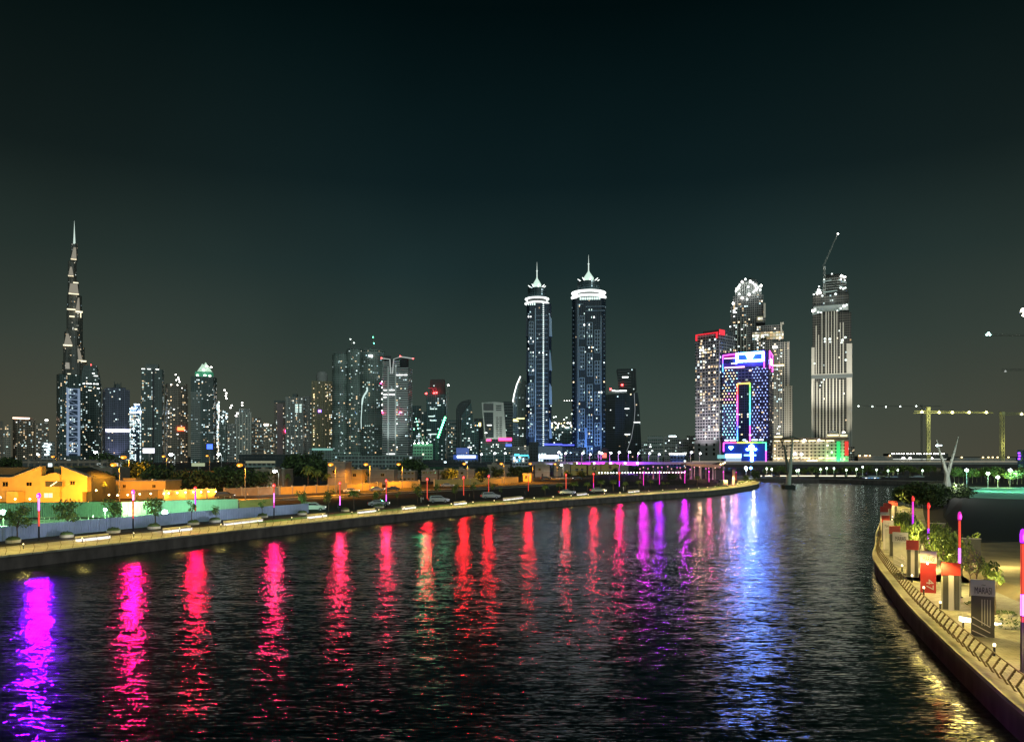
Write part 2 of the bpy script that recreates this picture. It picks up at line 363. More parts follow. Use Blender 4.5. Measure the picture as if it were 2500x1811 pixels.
# ------------------------------------------------------------------ railings along both quays
def railing(label, path, step, inset, sgn, n_from, n_to, extra):
    p0 = path[0]; r = root('railing', label, 'railing', (0, 0, ZP))
    pts = resample(path, step); b = MB()
    prof = [(.04, .02), (.20, .30), (.40, .62), (.22, .92), (0, 1.28)]
    wd_ = .06 if extra else .022; b.ext([(u - wd_, z) for u, z in prof] + [(u + wd_, z) for u, z in prof[::-1]], -wd_, wd_)
    b.box(-.05, .05, -.03, .03, 0, .04)
    pm = b.mesh('post', M['rust']); rest = MB(); k = 0
    tops = []; mids = [[], [], [], [], []]
    for i, (p, t) in enumerate(pts):
        nrm = Vector((-t.y, t.x)) * sgn      # inland
        q = p + nrm * inset; tops.append((q.x, q.y, 1.28))
        for j, (u, z) in enumerate(((.10, .2), (.22, .42), (.34, .62), (.25, .83), (.12, 1.05))): mids[j].append((q.x - nrm.x * u, q.y - nrm.y * u, z))
        ang = atan2(-nrm.y, -nrm.x)
        if n_from <= i < n_to:
            o = bpy.data.objects.new('post', pm); C.objects.link(o); o.parent = r; o.location = (q.x, q.y, 0); o.rotation_euler = (0, 0, ang)
        else:
            rest.tube([(q.x - nrm.x * u, q.y - nrm.y * u, z) for u, z in prof], .035, 4)
    o = rest.build('post', M['rust'], r); o['kind'] = 'stuff'
    b = MB(); b.tube(tops, .045, 6); b.build('handrail', M['rust'], r)
    if extra: pass
    b = MB()
    for m_ in mids: b.tube(m_, .02 if extra else .011, 4)
    b.build('cable_infill', mat('cable_steel', (.45, .42, .34), .4, .3), r)
    return r, pts
LV = L_EDGE[3:]
# start where the frame begins
lrail, lp = railing('long bronze railing with yellow glow along the left canal bank', [(-77, 88)] + [p for p in L_EDGE if p[1] > 95], 1.9, .55, 1, 0, 100, 0)
rrail, rp = railing('bronze chevron-post railing along the curved right promenade', [p for p in R_EDGE if p[1] > 30], 1.35, .6, -1, 0, 80, 16)

# ------------------------------------------------------------------ bollard lights which wash the paving yellow
YEL = (1, .78, .20)
def bollard_proto():
    t = root('bollard_light', '', 'bollard light', (0, 0, ZP), 0, 'bollard lights along the promenades')
    b = MB(); b.lathe((0, 0, 0), [(.07, 0), (.07, .62), (.06, .65)], 10); b.build('post', M['dark'], t)
    b = MB(); b.lathe((0, 0, .65), [(.085, 0), (.09, .16), (.06, .2)], 10); b.build('lamp_head', em('bollard_lamp', (1, .85, .5), 4.5), t)
    return t
bp = bollard_proto(); nb = 0
def bollard(x, y, e, hgt=2.6):
    global nb
    t = bp if nb == 0 else copy_tree(bp); nb += 1
    t.location = (x, y, ZP)
    light('lamp_light', 'SPOT', (0, 0, hgt), e, YEL, t, .3, 150, (0, 0, 0), .25)
    return t
def near_of(px):
    return ('beside the first planter' if px < 100 else 'in front of the grey hoarding' if px < 760 else 'beside the dark sand strip' if px < 1300 else 'near the green palms' if px < 1650 else 'near the canal tip')
seen = {}
for i, (p, t) in enumerate(resample([q for q in L_EDGE if q[1] > 70], 9)):
    n_ = Vector((-t.y, t.x)); q = p + n_ * 5.0
    if q.y < 78: continue
    b = bollard(q.x, q.y, 1000 + max(0, q.y - 150) * 3, 4.2)
    k = i + 1
    b['label'] = '%s short glowing bollard light along the left promenade, %s' % (NTH(i), near_of(CX + q.x * F / q.y))
for i, (p, t) in enumerate(resample([q for q in R_EDGE if 26 < q[1] < 215], 8.0)):
    n_ = Vector((-t.y, t.x)) * -1; q = p + n_ * 1.9
    b = bollard(q.x, q.y, 290, 4.4)
    b['label'] = '%s short glowing bollard light along the right promenade behind the chevron railing' % NTH(i)

# ------------------------------------------------------------------ glowing light masts
COL = dict(V=(.50, .03, 1), P=(1, .04, .62), R=(1, .035, .035), O=(1, .09, .05), K=(.8, .14, 1))
def tubemat(c, s): return em('mast_tube_%s_%g' % (c, s), COL[c], s)
def light_mast(px, pyb, pyt, segs, head, label, energy, spot_col, hs=14, base_f=.28):
    p = gp(px, pyb, ZP); h = ZP and (wz(pyt, p.y) - ZP)
    t = root('light_mast', label, 'light mast', (p.x, p.y, ZP), 0, 'coloured light masts lining the canal')
    b = MB(); b.lathe((0, 0, 0), [(.30, 0), (.30, .08), (.14, .1), (.13, h * base_f)], 12); b.build('pole', M['dark'], t)
    hh = h * .10; top = h - hh
    z0 = h * base_f
    for f, c, s in segs:
        z1 = base_f * h + (top - base_f * h) * f
        b = MB(); b.lathe((0, 0, z0), [(.118, 0), (.118, z1 - z0 - .03)], 12); b.build('light_tube', tubemat(c, s), t)
        b = MB(); [b.tube([(.126 * cos(a_), .126 * sin(a_), z0), (.126 * cos(a_), .126 * sin(a_), z1)], .018, 4) for a_ in (.5, 2.07, 3.64, 5.2)]; b.build('tube_housing', M['dark'], t)
        b = MB(); b.lathe((0, 0, z1 - .045), [(.14, 0), (.14, .05)], 12); b.build('collar', M['dark'], t)
        z0 = z1
    R0 = .28 if hs > 5 and px < 2000 else .17; b = MB(); b.lathe((0, 0, top), [(.13, 0), (R0, .08), (R0, hh * .6), (R0 * .7, hh * .9), (.02, hh)], 14); hd = b.build('lamp_head', em('mast_head_%s_%g' % (head, hs > 5), COL[head], 1.5 if hs > 5 else .8), t)  # left heads enlarged and tinted to imitate a coloured halo
    b = MB(); b.lathe((0, -R0, top + hh * .15), [(.04, 0), (R0 * .55, .12), (R0 * .55, hh * .35), (.04, hh * .5)], 10); b.build('lamp_core', em('mast_core_%s_%g' % (head, hs), COL[head], hs * 1.2), hd)
    if energy:
        aim = Vector((-p.x, -p.y, p.length * .13))
        L = light('floodlight', 'SPOT', (0, -.1, h + .25), energy * .85, spot_col, t, .42, 54, Vector((0, -.1, h + .25)) + aim, .25)  # added spot, aimed towards the camera to draw the mast's water streak
    return t
mag, red_, vio, pnk = (1, .02, .75), (1, .02, .04), (.42, .0, 1), (1, .02, .30)
D = [(.33, 'R', 1.0), (.62, 'V', 4), (1, 'R', 1.2)]
left_masts = [
    (95, 1319, 1203, [(.55, 'O', 1.3), (1, 'K', 5)], 'V', 'first light mast from the left, violet head over a white and coral tube', 120000, (.20, 0, 1), 22),
    (325, 1295, 1195, [(.5, 'O', 1.2), (.75, 'O', 1.3), (1, 'K', 9)], 'P', 'hot pink mast with white flare between leafy trees at the hoarding', 26000, (1, .0, .16), 26),
    (477, 1272, 1187, [(.30, 'O', 1.2), (.75, 'V', 2.6), (1, 'P', 2)], 'R', 'third mast from the left, scarlet head over violet tube', 17000, (1, .0, .06), 14),
    (669, 1264, 1180, [(.25, 'P', 1.2), (.7, 'K', 4), (1, 'O', 1.0)], 'R', 'fourth mast from the left, red head, violet-white middle, at the hoarding end', 13000, (1, .005, .12), 14),
    (830, 1249, 1175, [(.45, 'K', 3.5), (1, 'O', 1.0)], 'R', 'fifth mast from the left with red head beside a small palm', 11000, (1, .02, .10), 14),
    (943, 1238, 1169, [(.35, 'K', 2.5), (1, 'O', 1.1)], 'R', 'sixth mast from the left, red with a short violet foot', 9000, (1, .01, .08), 14),
    (1043, 1231, 1166, [(1, 'O', 1.1)], 'R', 'seventh mast from the left, all red, left of the silver estate car', 8000, (1, .008, .03), 14),
    (1132, 1222, 1162, [(1, 'O', 1.0)], 'R', 'eighth mast from the left, thin and red behind the railing', 9000, (1, .01, .02), 14),
    (1193, 1216, 1159, [(1, 'O', 1.0)], 'R', 'ninth mast from the left, thin and red above the jeep', 9000, (1, .004, .02), 14),
    (1290, 1210, 1157, [(1, 'O', 1.1)], 'R', 'tenth mast from the left, thin and red where the orange wall ends', 9000, (1, .005, .03), 14),
    (1382, 1205, 1156, [(1, 'O', 1.4)], 'R', 'eleventh mast from the left, red, just left of the first green palm', 7000, (1, .02, .06), 14),
    (1449, 1201, 1154, [(.4, 'P', 1.6), (1, 'R', 1.6)], 'R', 'twelfth mast from the left, red and pink between two bright palms', 7000, (1, .01, .05), 14),
    (1512, 1197, 1152, [(.45, 'V', 2.6), (1, 'R', 1.8)], 'R', 'thirteenth mast from the left, red above and violet below', 9000, (1, .0, .16), 14),
    (1571, 1194, 1151, [(1, 'P', 1.6)], 'P', 'fourteenth mast from the left, magenta, between round palms', 11000, (.8, .0, .8), 18),
    (1610, 1191, 1150, [(1, 'P', 1.6)], 'V', 'fifteenth mast from the left with strong violet head', 11000, (.4, .0, 1), 22),
    (1672, 1188, 1149, [(1, 'P', 2.0)], 'P', 'sixteenth mast from the left, magenta over black sand', 11000, (.6, .0, .9), 22),
    (1731, 1184, 1149, [(1, 'P', 1.6)], 'P', 'seventeenth mast from the left, pale pink near the pavilion', 5000, (1, .05, .3), 6),
    (1766, 1181, 1150, [(1, 'P', 1.6)], 'P', 'eighteenth mast from the left, pink, behind the white van', 4000, (1, .3, .5), 6),
    (1797, 1179, 1151, [(1, 'O', 1.2)], 'P', 'last mast from the left, coral, close to the tip', 4000, (1, .3, .6), 4),
]
for a in left_masts:
    light_mast(*a[:4], a[4], a[5], a[6] * .35, a[7], a[8], .3 if a[0] < 700 else .22)
light_mast(2229, 1342, 1210, [(.5, 'V', 2.2), (1, 'P', 1.6)], 'R', 'farthest mast on the right bank, pink over violet, above bright shrubs', 0, mag, 3, .42)
light_mast(2267, 1378, 1226, [(.2, 'K', 1.6), (.45, 'V', 2.2), (1, 'O', 1.0)], 'R', 'second mast of the right bank, red head and violet lower tube', 0, mag, 3, .33)
light_mast(2343, 1458, 1248, [(.36, 'K', 3.4), (1, 'O', 1.0)], 'P', 'third mast of the right bank beside the red-topped striped panel', 0, mag, 3.5, .40)
light_mast(2497, 1640, 1290, [(.08, 'O', .5), (.36, 'K', 4.5), (1, 'O', 1.0)], 'V', 'nearest mast at the right frame edge with violet head', 0, vio, 10, .35)
for px, pyb, c in ((2343, 1458, (1, .2, .9)), (2497, 1640, (.9, .15, 1))):
    p = gp(px, pyb, ZP); o = light('mast_glow', 'POINT', (p.x - .9, p.y - 1.0, ZP + 3.2), 90, c, None, .2)

# ------------------------------------------------------------------ foliage
def leaf_blob(b, c, r, n, s, rnd, squash=.8, mi=(0, 1)):
    for _ in range(n):
        while True:
            v = Vector((rnd.uniform(-1, 1), rnd.uniform(-1, 1), rnd.uniform(-1, 1)))
            if .25 < v.length < 1: break
        v.z *= squash; p = Vector(c) + v * r
        a = Vector((rnd.gauss(0, 1), rnd.gauss(0, 1), rnd.gauss(0, .7))).normalized(); u = a.orthogonal().normalized(); w = a.cross(u)
        k = s * rnd.uniform(.6, 1.4)
        b.add([p - u * k - w * k * .45, p + u * k - w * k * .45, p + u * k * 1.1 + w * k * .5, p - u * k * .6 + w * k * .5], [(0, 1, 2, 3)], rnd.choice(mi))
def make_broadleaf(name, mats, seed, h=5.5, cr=1.7, n=9, leaves=55, ls=.16, trunk=.4, wide=1.0):
    rnd = random.Random(seed); t = root(name, '', 'tree', (0, 0, 0))
    b = MB(); b.tube([(0, 0, -.1), (.05, 0, h * trunk * .5), (0, .05, h * trunk)], [.12, .09, .07], 7)
    cr_ = MB(); th = h * trunk
    for i in range(n):
        a = rnd.uniform(0, 2 * pi); rr = cr * rnd.uniform(.15, .8) * wide; z = th + (h - th) * rnd.uniform(.12, .88)
        c = (cos(a) * rr, sin(a) * rr, z)
        b.tube([(0, 0, th * rnd.uniform(.8, 1)), (c[0] * .5, c[1] * .5, (th + z) / 2), c], [.05, .035, .015], 5)
        leaf_blob(cr_, c, cr * rnd.uniform(.35, .6), leaves, ls, rnd)
    b.build('trunk', M['bark'], t); cr_.build('crown', mats, t); return t
def make_palm(name, mats, seed, h=4.2, fr=1.9, nf=40, drop=.5):
    rnd = random.Random(seed); t = root(name, '', 'palm tree', (0, 0, 0))
    b = MB(); b.tube([(0, 0, -.1), (.06, 0, h * .4), (0, 0, h * .8)], [.17, .13, .12], 8); b.build('trunk', M['bark'], t)
    c = MB(); z0 = h * .8
    for i in range(nf):
        a = rnd.uniform(0, 2 * pi); up = rnd.uniform(-.1, 1.1); L = fr * rnd.uniform(.75, 1.1); prev = None
        d = Vector((cos(a), sin(a), 0)); sd = Vector((-sin(a), cos(a), 0)); pts = []
        for k in range(6):
            f = k / 5; pts.append(Vector((0, 0, z0)) + d * L * f * cos(up * .9) + Vector((0, 0, L * (f * sin(up) * 1.0 - drop * f * f))))
        for k in range(5):
            w0 = .2 * fr * sin(pi * (k / 5 * .85 + .12)); w1 = .2 * fr * sin(pi * ((k + 1) / 5 * .85 + .12))
            for sg in (-1, 1):
                nr = rnd.uniform(.02, .1)
                c.add([pts[k], pts[k + 1], pts[k + 1] + sd * sg * w1 - Vector((0, 0, w1 * .4 + nr)), pts[k] + (pts[k + 1] - pts[k]) * .3 + sd * sg * w0 - Vector((0, 0, w0 * .4))], [(0, 1, 2, 3)], rnd.choice((0, 1)))
    c.build('crown', mats, t); return t
LM, LD, LB = [M['leaf'], M['leafb']], [M['leafd'], M['leaf']], [M['leafb'], M['leaf']]
PRO = dict(
    a=make_broadleaf('street_tree', LM, 3), b=make_broadleaf('street_tree', LM, 5, cr=2.0, n=11), c=make_broadleaf('young_tree', LM, 8, cr=1.3, n=6, leaves=40, trunk=.5),
    d=make_broadleaf('dark_tree', LD, 11, 7.5, 3.4, 20, 60, .3, .2), e=make_broadleaf('dark_tree', LD, 13, 7.0, 3.8, 22, 60, .3, .2, 1.1),
    s=make_broadleaf('shrub', LB, 17, 2.0, 1.1, 10, 60, .09, .1), p=make_palm('palm_tree', LB, 19), q=make_palm('palm_tree', LM, 23, 4.6, 1.9, 34, .75), g=make_palm('date_palm', LM, 29, 9, 3.2, 44, .8))
used = set()
def plant(k, x, y, z, h, label, group, sxy=None, rz=None):
    src = PRO[k]; H0 = dict(a=5.5, b=5.5, c=5.5, d=7.5, e=7.0, s=2.0, p=4.2, q=4.6, g=9)[k]
    t = copy_tree(src) if k in used else src; used.add(k)
    s = h / H0; t.location = (x, y, z); w = s if sxy is None else s * sxy; t.scale = (w, w, s)
    t.rotation_euler = (0, 0, RND.uniform(0, 6) if rz is None else rz); tag(t, label, None, group); return t
def plant_px(k, px, pyb, pyt, label, group, sxy=None, z=ZP):
    p = gp(px, pyb, z); return plant(k, p.x, p.y, z, wz(pyt, p.y) - z, label, group, sxy)
big4 = [(42, 1318, 1231, 'b', 'thick low-hanging leafy tree left of the violet mast'), (165, 1304, 1216, 'b', 'tall dark leafy tree between the first two masts'), (277, 1291, 1214, 'a', 'leafy tree close left of the hot pink mast'), (379, 1284, 1212, 'b', 'wide tree standing in front of a round white floodlight')]
for px, b_, t_, k, lb in big4: plant_px(k, px, b_, t_, lb, 'trees along the left promenade', 1.0)
row = [(468, 1276, 1222, 'c', 'slender sapling hugging the scarlet and violet mast'), (527, 1272, 1232, 'a', 'spreading bushy tree in front of the grey hoarding'), (640, 1262, 1220, 'c', 'thin tree in round hedge left of the fourth mast'), (738, 1250, 1196, 'a', 'tree behind the end of the grey hoarding'), (802, 1247, 1193, 'a', 'olive tree right of the white car at the hoarding end'), (864, 1242, 1194, 'p', 'bushy palm just right of the fifth mast'), (919, 1236, 1196, 'a', 'compact tree left of the sixth mast'), (971, 1233, 1200, 'c', 'sparse tree right of the sixth mast'), (1020, 1229, 1178, 'a', 'dense tree beside a walking person'), (1066, 1220, 1180, 'c', 'thin tree above the silver estate car'), (1112, 1218, 1180, 'a', 'dark tree left of the eighth mast'), (1157, 1218, 1176, 'c', 'pale trunk tree right of the eighth mast'), (1200, 1214, 1176, 'c', 'tree crown rising above the jeep'), (1222, 1213, 1190, 'c', 'low tree right of the jeep')]
for px, b_, t_, k, lb in row: plant_px(k, px, b_, t_, lb, 'trees along the left promenade', .9)
palms = [(1331, 1208, 1181), (1366, 1205, 1178), (1401, 1204, 1174), (1434, 1201, 1174), (1467, 1199, 1170), (1497, 1198, 1170), (1527, 1196, 1173), (1560, 1194, 1171), (1589, 1192, 1170), (1618, 1191, 1174), (1702, 1187, 1160), (1630, 1190, 1176)]
for i, (px, b_, t_) in enumerate(palms):
    plant_px('p' if i % 3 else 'q', px, b_, t_, '%s lit green palm from the left in the row before the black sand' % ORD[i], 'lit palms on the left promenade', 1.0)

for px, py in ((1345, 1212), (1385, 1209), (1418, 1207), (1450, 1204), (1482, 1202), (1512, 1200), (1543, 1199), (1575, 1197), (1605, 1196), (1700, 1191)):
    p = gp(px, py, ZP); light('palm_light', 'SPOT', (p.x, p.y - 3.5, ZP + .4), 1500, (1, .9, .35), None, .2, 80, (p.x, p.y + 1, ZP + 3.5))
# planters with clipped hedges, glowing benches
def hedge_planter(px, pyb, wpx, label):
    p = gp(px, pyb, ZP); r = wpx * p.y / F / 2
    t = root('planter', label, 'planter', (p.x, p.y, ZP), RND.uniform(0, 3), 'round hedge planters on the left promenade')
    b = MB(); b.lathe((0, 0, 0), [(r * .9, 0), (r * .95, .42), (r * .85, .45)], 18); b.build('planter_ring', M['coping'], t)
    b = MB(); b.lathe((0, 0, .40), [(r * .82, 0), (r * .85, .25), (r * .6, .42), (.05, .45)], 16); rnd = random.Random(px); leaf_blob(b, (0, 0, .6), r * .8, 260, .09, rnd, .45, (0,)); b.build('hedge', M['leaf'], t)
for i, (px, py, w_) in enumerate([(32, 1324, 36), (163, 1311, 34), (277, 1300, 34), (376, 1290, 34), (472, 1280, 30), (525, 1274, 30), (641, 1263, 27), (738, 1256, 26), (843, 1248, 22), (925, 1239, 28)]):
    hedge_planter(px, py, w_, '%s clipped round hedge planter from the left beside the railing' % ORD[i])
def bench(xa, xb, py, label):
    a, b_ = gp(xa, py + (xb - xa) * .055, ZP), gp(xb, py - (xb - xa) * .055, ZP); c = (a + b_) / 2; L = (b_ - a).length
    t = root('bench', label, 'bench', (c.x, c.y, ZP), atan2(b_.y - a.y, b_.x - a.x), 'glowing benches on the left promenade')
    b = MB(); b.box(-L / 2, L / 2, -.32, .32, .42, .50); b.box(-L / 2, L / 2, .25, .33, .505, .85); b.build('seat', M['coping'], t)
    b = MB(); b.box(-L / 2 + .1, L / 2 - .1, -.26, .26, .02, .415); b.build('light_base', E['bench'], t)
    light('inland_fill', 'SPOT', (0, 1, .9), 1100 if xa < 760 else 200, (.72, .8, 1), t, .3, 140, (0, 6, 1.4))  # spot added behind the bench to brighten the hoarding
bl = [(186, 268, 1318), (400, 468, 1297), (548, 640, 1277), (752, 797, 1263), (874, 917, 1251), (983, 1014, 1242), (1110, 1138, 1231), (1230, 1276, 1219), (1410, 1432, 1208), (1535, 1560, 1201)]
for i, (a, b_, y) in enumerate(bl): bench(a, b_, y, '%s long glowing bench from the left near the water rail' % ORD[i])
# ------------------------------------------------------------------ construction hoarding on the left
def hoarding(label, pts, h0, h1, m, name='hoarding', posts=True):
    """corrugated sheet fence through px points (on the ground z=ZP)"""
    P = [gp(a, b, ZP) for a, b in pts]; t = root(name, label, 'hoarding', P[0])
    b = MB(P[0]); q = resample([(p.x, p.y) for p in P], .22); n = len(q); vs = []
    for i, (p, tt) in enumerate(q):
        off = .05 * (1 if i % 2 else -1); nr = Vector((-tt.y, tt.x)); f = i / n; h = h0 + (h1 - h0) * f
        vs += [(p.x + nr.x * off, p.y + nr.y * off, ZP), (p.x + nr.x * off, p.y + nr.y * off, ZP + h)]
    b.add(vs, [(2 * i, 2 * i + 2, 2 * i + 3, 2 * i + 1) for i in range(n - 1)]); b.build('sheet', m, t)
    b = MB(P[0])
    for p, tt in q[::11]:
        nr = Vector((-tt.y, tt.x)); b.box(p.x + nr.x * .2 - .04, p.x + nr.x * .2 + .04, p.y + nr.y * .2 - .04, p.y + nr.y * .2 + .04, ZP, ZP + h0 * .95)
    b.build('fence_post', M['grey'], t)
    return t
hoarding('long blue grey corrugated hoarding behind the left promenade', [(-60, 1329), (0, 1321), (230, 1298), (460, 1276), (620, 1262), (755, 1251)], 2.3, 2.2, M['hoard'])
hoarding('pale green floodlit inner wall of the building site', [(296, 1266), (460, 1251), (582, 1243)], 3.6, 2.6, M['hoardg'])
hoarding('cream site wall between the green wall and the fourth mast', [(584, 1243), (668, 1236)], 2.2, 2.1, M['beige'])
hoarding('greenish panelled site wall left of the leafy tree', [(-60, 1266), (60, 1263), (190, 1261), (296, 1263)], 3.2, 3.4, mat('green_panel', (.16, .24, .18), .6))
site = [gp(-60, 1320, ZP), gp(460, 1272, ZP), gp(590, 1262, ZP), gp(584, 1244, ZP), gp(296, 1266, ZP), gp(-60, 1268, ZP)]
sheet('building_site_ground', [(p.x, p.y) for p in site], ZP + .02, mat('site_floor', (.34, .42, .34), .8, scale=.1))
# stacked pipes and a low rail inside the site
for i, (px, py) in enumerate([(95, 1282), (215, 1274)]):
    p = gp(px, py, ZP); t = root('scaffold_rack', 'low %s scaffold rack inside the green lit site' % ('left' if i == 0 else 'right hand'), 'rack', p)
    b = MB()
    for k in range(9): b.box(k * 1.0, k * 1.0 + .07, 0, .07, 0, 1.5)
    for z in (.5, 1.0, 1.45): b.box(0, 8.1, .07, .13, z, z + .06)
    b.build('frame', M['grey'], t)
def floodlight(px, py, zp, label, e, col, aimpx, mt, rr=.35):
    """py: ground point; zp pixel height of lamp"""
    p = gp(px, py, ZP); h = wz(zp, p.y) - ZP
    t = root('site_floodlight', label, 'floodlight', p, 0, 'site floodlights')
    b = MB(); b.lathe((0, 0, 0), [(.06, 0), (.05, h)], 8); b.build('pole', M['grey'], t)
    b = MB(); b.lathe((0, 0, h - rr), [(.02, 0), (rr * .8, rr * .25), (rr, rr), (rr * .8, rr * 1.75), (.02, rr * 2)], 14); b.build('lamp_head', mt, t)
    light('lamp_light', 'POINT', (0, -.6, h + .2), e, col, t, .3)
teal = (.38, 1, .36)
floodlight(8, 1285, 1250, 'teal site floodlight at the left frame edge', 14000, teal, None, em('teal_lamp', (.5, 1, .85), 22), .5)
floodlight(257, 1272, 1244, 'small teal floodlight peeking from behind the leafy tree', 13000, teal, None, em('teal_lamp', (.5, 1, .85), 22), .32)
floodlight(402, 1266, 1251, 'round white green floodlight above the hoarding', 24000, (.48, 1, .32), None, em('white_green_lamp', (.75, 1, .85), 22), .6)
floodlight(560, 1258, 1246, 'dim floodlight low by the green wall end', 9000, (.35, 1, .6), None, em('dim_green_lamp', (.4, 1, .6), 3), .15)

# ------------------------------------------------------------------ street lamps of the villa district
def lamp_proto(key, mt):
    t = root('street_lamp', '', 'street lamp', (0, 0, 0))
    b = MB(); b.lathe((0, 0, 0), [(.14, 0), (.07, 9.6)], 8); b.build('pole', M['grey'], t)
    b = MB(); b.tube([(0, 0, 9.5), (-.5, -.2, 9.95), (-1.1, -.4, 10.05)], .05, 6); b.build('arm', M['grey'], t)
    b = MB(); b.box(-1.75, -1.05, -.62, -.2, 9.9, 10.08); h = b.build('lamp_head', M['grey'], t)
    b = MB(); b.lathe((-1.4, -.41, 9.2), [(.12, 0), (.75, .25), (.85, .6), (.5, .9)], 12); b.build('halo_globe', E['amber'] if key == 'o' else mt, h); b = MB(); b.lathe((-1.4, -1.0, 9.35), [(.05, 0), (.28, .12), (.28, .3), (.05, .42)], 8); b.build('bulb', mt, h)  # oversized glowing globe imitates the halo around the lamp
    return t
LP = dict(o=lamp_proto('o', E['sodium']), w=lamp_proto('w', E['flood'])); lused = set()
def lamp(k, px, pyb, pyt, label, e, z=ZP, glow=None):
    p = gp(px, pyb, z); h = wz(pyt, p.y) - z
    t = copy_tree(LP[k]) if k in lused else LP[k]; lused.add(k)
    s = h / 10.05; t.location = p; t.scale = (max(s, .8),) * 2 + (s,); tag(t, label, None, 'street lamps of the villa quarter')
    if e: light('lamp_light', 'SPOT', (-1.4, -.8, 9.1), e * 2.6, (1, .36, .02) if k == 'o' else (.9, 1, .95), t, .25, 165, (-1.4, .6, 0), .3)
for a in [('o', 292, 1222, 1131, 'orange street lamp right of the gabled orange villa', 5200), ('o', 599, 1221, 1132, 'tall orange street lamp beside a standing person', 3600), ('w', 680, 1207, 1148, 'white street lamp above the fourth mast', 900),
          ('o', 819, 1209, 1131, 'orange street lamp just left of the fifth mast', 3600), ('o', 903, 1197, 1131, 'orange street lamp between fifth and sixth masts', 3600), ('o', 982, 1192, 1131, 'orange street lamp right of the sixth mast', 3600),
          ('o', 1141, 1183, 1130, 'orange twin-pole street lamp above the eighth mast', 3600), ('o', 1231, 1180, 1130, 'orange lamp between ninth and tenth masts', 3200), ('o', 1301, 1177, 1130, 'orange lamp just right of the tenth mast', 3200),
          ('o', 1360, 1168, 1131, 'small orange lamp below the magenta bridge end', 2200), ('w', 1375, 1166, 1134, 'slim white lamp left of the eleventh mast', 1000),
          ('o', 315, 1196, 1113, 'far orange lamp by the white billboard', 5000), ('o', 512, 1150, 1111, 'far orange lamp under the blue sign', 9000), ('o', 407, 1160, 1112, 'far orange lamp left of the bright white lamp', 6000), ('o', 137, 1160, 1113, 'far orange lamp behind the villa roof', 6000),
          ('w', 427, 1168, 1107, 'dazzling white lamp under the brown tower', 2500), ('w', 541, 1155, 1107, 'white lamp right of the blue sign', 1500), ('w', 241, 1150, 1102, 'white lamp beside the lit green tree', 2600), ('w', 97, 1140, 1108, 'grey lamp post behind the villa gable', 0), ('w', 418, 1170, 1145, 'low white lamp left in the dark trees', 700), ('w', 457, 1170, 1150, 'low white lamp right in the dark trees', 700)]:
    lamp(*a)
lights_row = [(1, 1214), (37, 1218), (73, 1218), (266, 1208), (287, 1209), (312, 1208), (341, 1206), (368, 1205), (235, 1197), (400, 1205), (412, 1204), (433, 1203), (453, 1202), (472, 1201), (491, 1201), (509, 1200), (527, 1200)]

# ------------------------------------------------------------------ villas and garden walls
def PX(px, py, Y): return (wx(px, Y), wz(py, Y))
class House:
    def __init__(s, name, label, cat, px, Y, group=None):
        s.Y = Y; s.r = root(name, label, cat, (wx(px, Y), Y, ZP), 0, group); s.o = Vector((wx(px, Y), 0, ZP))
    def ext(s, nm, pts, y0, y1, m, parent=None, mb=None):
        b = mb or MB(); q = [PX(a, c, s.Y) for a, c in pts]; b.ext([(x - s.o.x, z - ZP) for x, z in q], y0, y1)
        return b if mb else b.build(nm, m, parent or s.r)
    def win(s, x0, x1, y0, y1, yy, lit=None):
        Y = s.Y; X0, Z1 = PX(x0, y0, Y); X1, Z0 = PX(x1, y1, Y); X0 -= s.o.x; X1 -= s.o.x; Z0 -= ZP; Z1 -= ZP
        b = MB(); f = .12
        b.box(X0 - f, X1 + f, yy - .1, yy - .003, Z1, Z1 + f); b.box(X0 - f, X1 + f, yy - .16, yy - .003, Z0 - f, Z0); b.box(X0 - f, X0, yy - .1, yy - .003, Z0, Z1); b.box(X1, X1 + f, yy - .1, yy - .003, Z0, Z1)
        xm = (X0 + X1) / 2; b.box(xm - .04, xm + .04, yy - .07, yy - .003, Z0, Z1)
        w = b.build('window', M['beige'], s.r); b = MB(); b.box(X0, X1, yy - .04, yy - .004, Z0, Z1); b.build('pane', lit or M['carglass'], w); return w
v = House('villa', 'large orange lit villa with broken gable roof at far left', 'villa', 100, 222)
v.ext('wall', [(-60, 1225), (-60, 1167), (31, 1166), (101, 1138.5), (101, 1225)], 0, 2.2, M['beige'])
v.ext('wall', [(150, 1225), (150, 1138.5), (213, 1163), (213, 1200), (201, 1200.5), (201, 1225)], 0, 2.2, M['beige'])
v.ext('wall', [(101.3, 1225), (101.3, 1161), (112, 1160.5), (127, 1155), (140, 1153), (149.7, 1157.5), (149.7, 1225)], -.8, 1.5, M['beige'])
v.ext('wall', [(35, 1225), (35, 1198), (62, 1198), (62, 1225)], -3.5, -.1, M['beige'])
v.ext('roof', [(-60, 1166.5), (-60, 1164.8), (31, 1164.3), (101, 1137.2), (101.2, 1139), (31, 1166)], -.5, 2.4, M['coping'])
v.ext('roof', [(149.8, 1138.5), (150, 1137), (216, 1162.6), (216, 1164.6)], -.5, 2.4, M['coping'])
v.ext('roof', [(101.3, 1160), (101.3, 1139), (149.7, 1139), (149.7, 1160)], 6, 15, mat('roof_green', (.13, .16, .10), .8))
v.ext('rear_block', [(-60, 1225), (-60, 1141), (84, 1141), (101, 1141), (101, 1225)], 2.5, 16, M['roofd']); v.ext('rear_block', [(150, 1225), (150, 1142), (170, 1150), (213, 1167), (213, 1225)], 2.5, 16, M['roofd'])
for a in [(7, 20, 1176, 1187, 0), (65, 78, 1177, 1186, 0), (172, 183, 1174, 1183, 0)]: v.win(*a)
v.win(115, 157, 1174, 1187, -.8, M['roofd'])
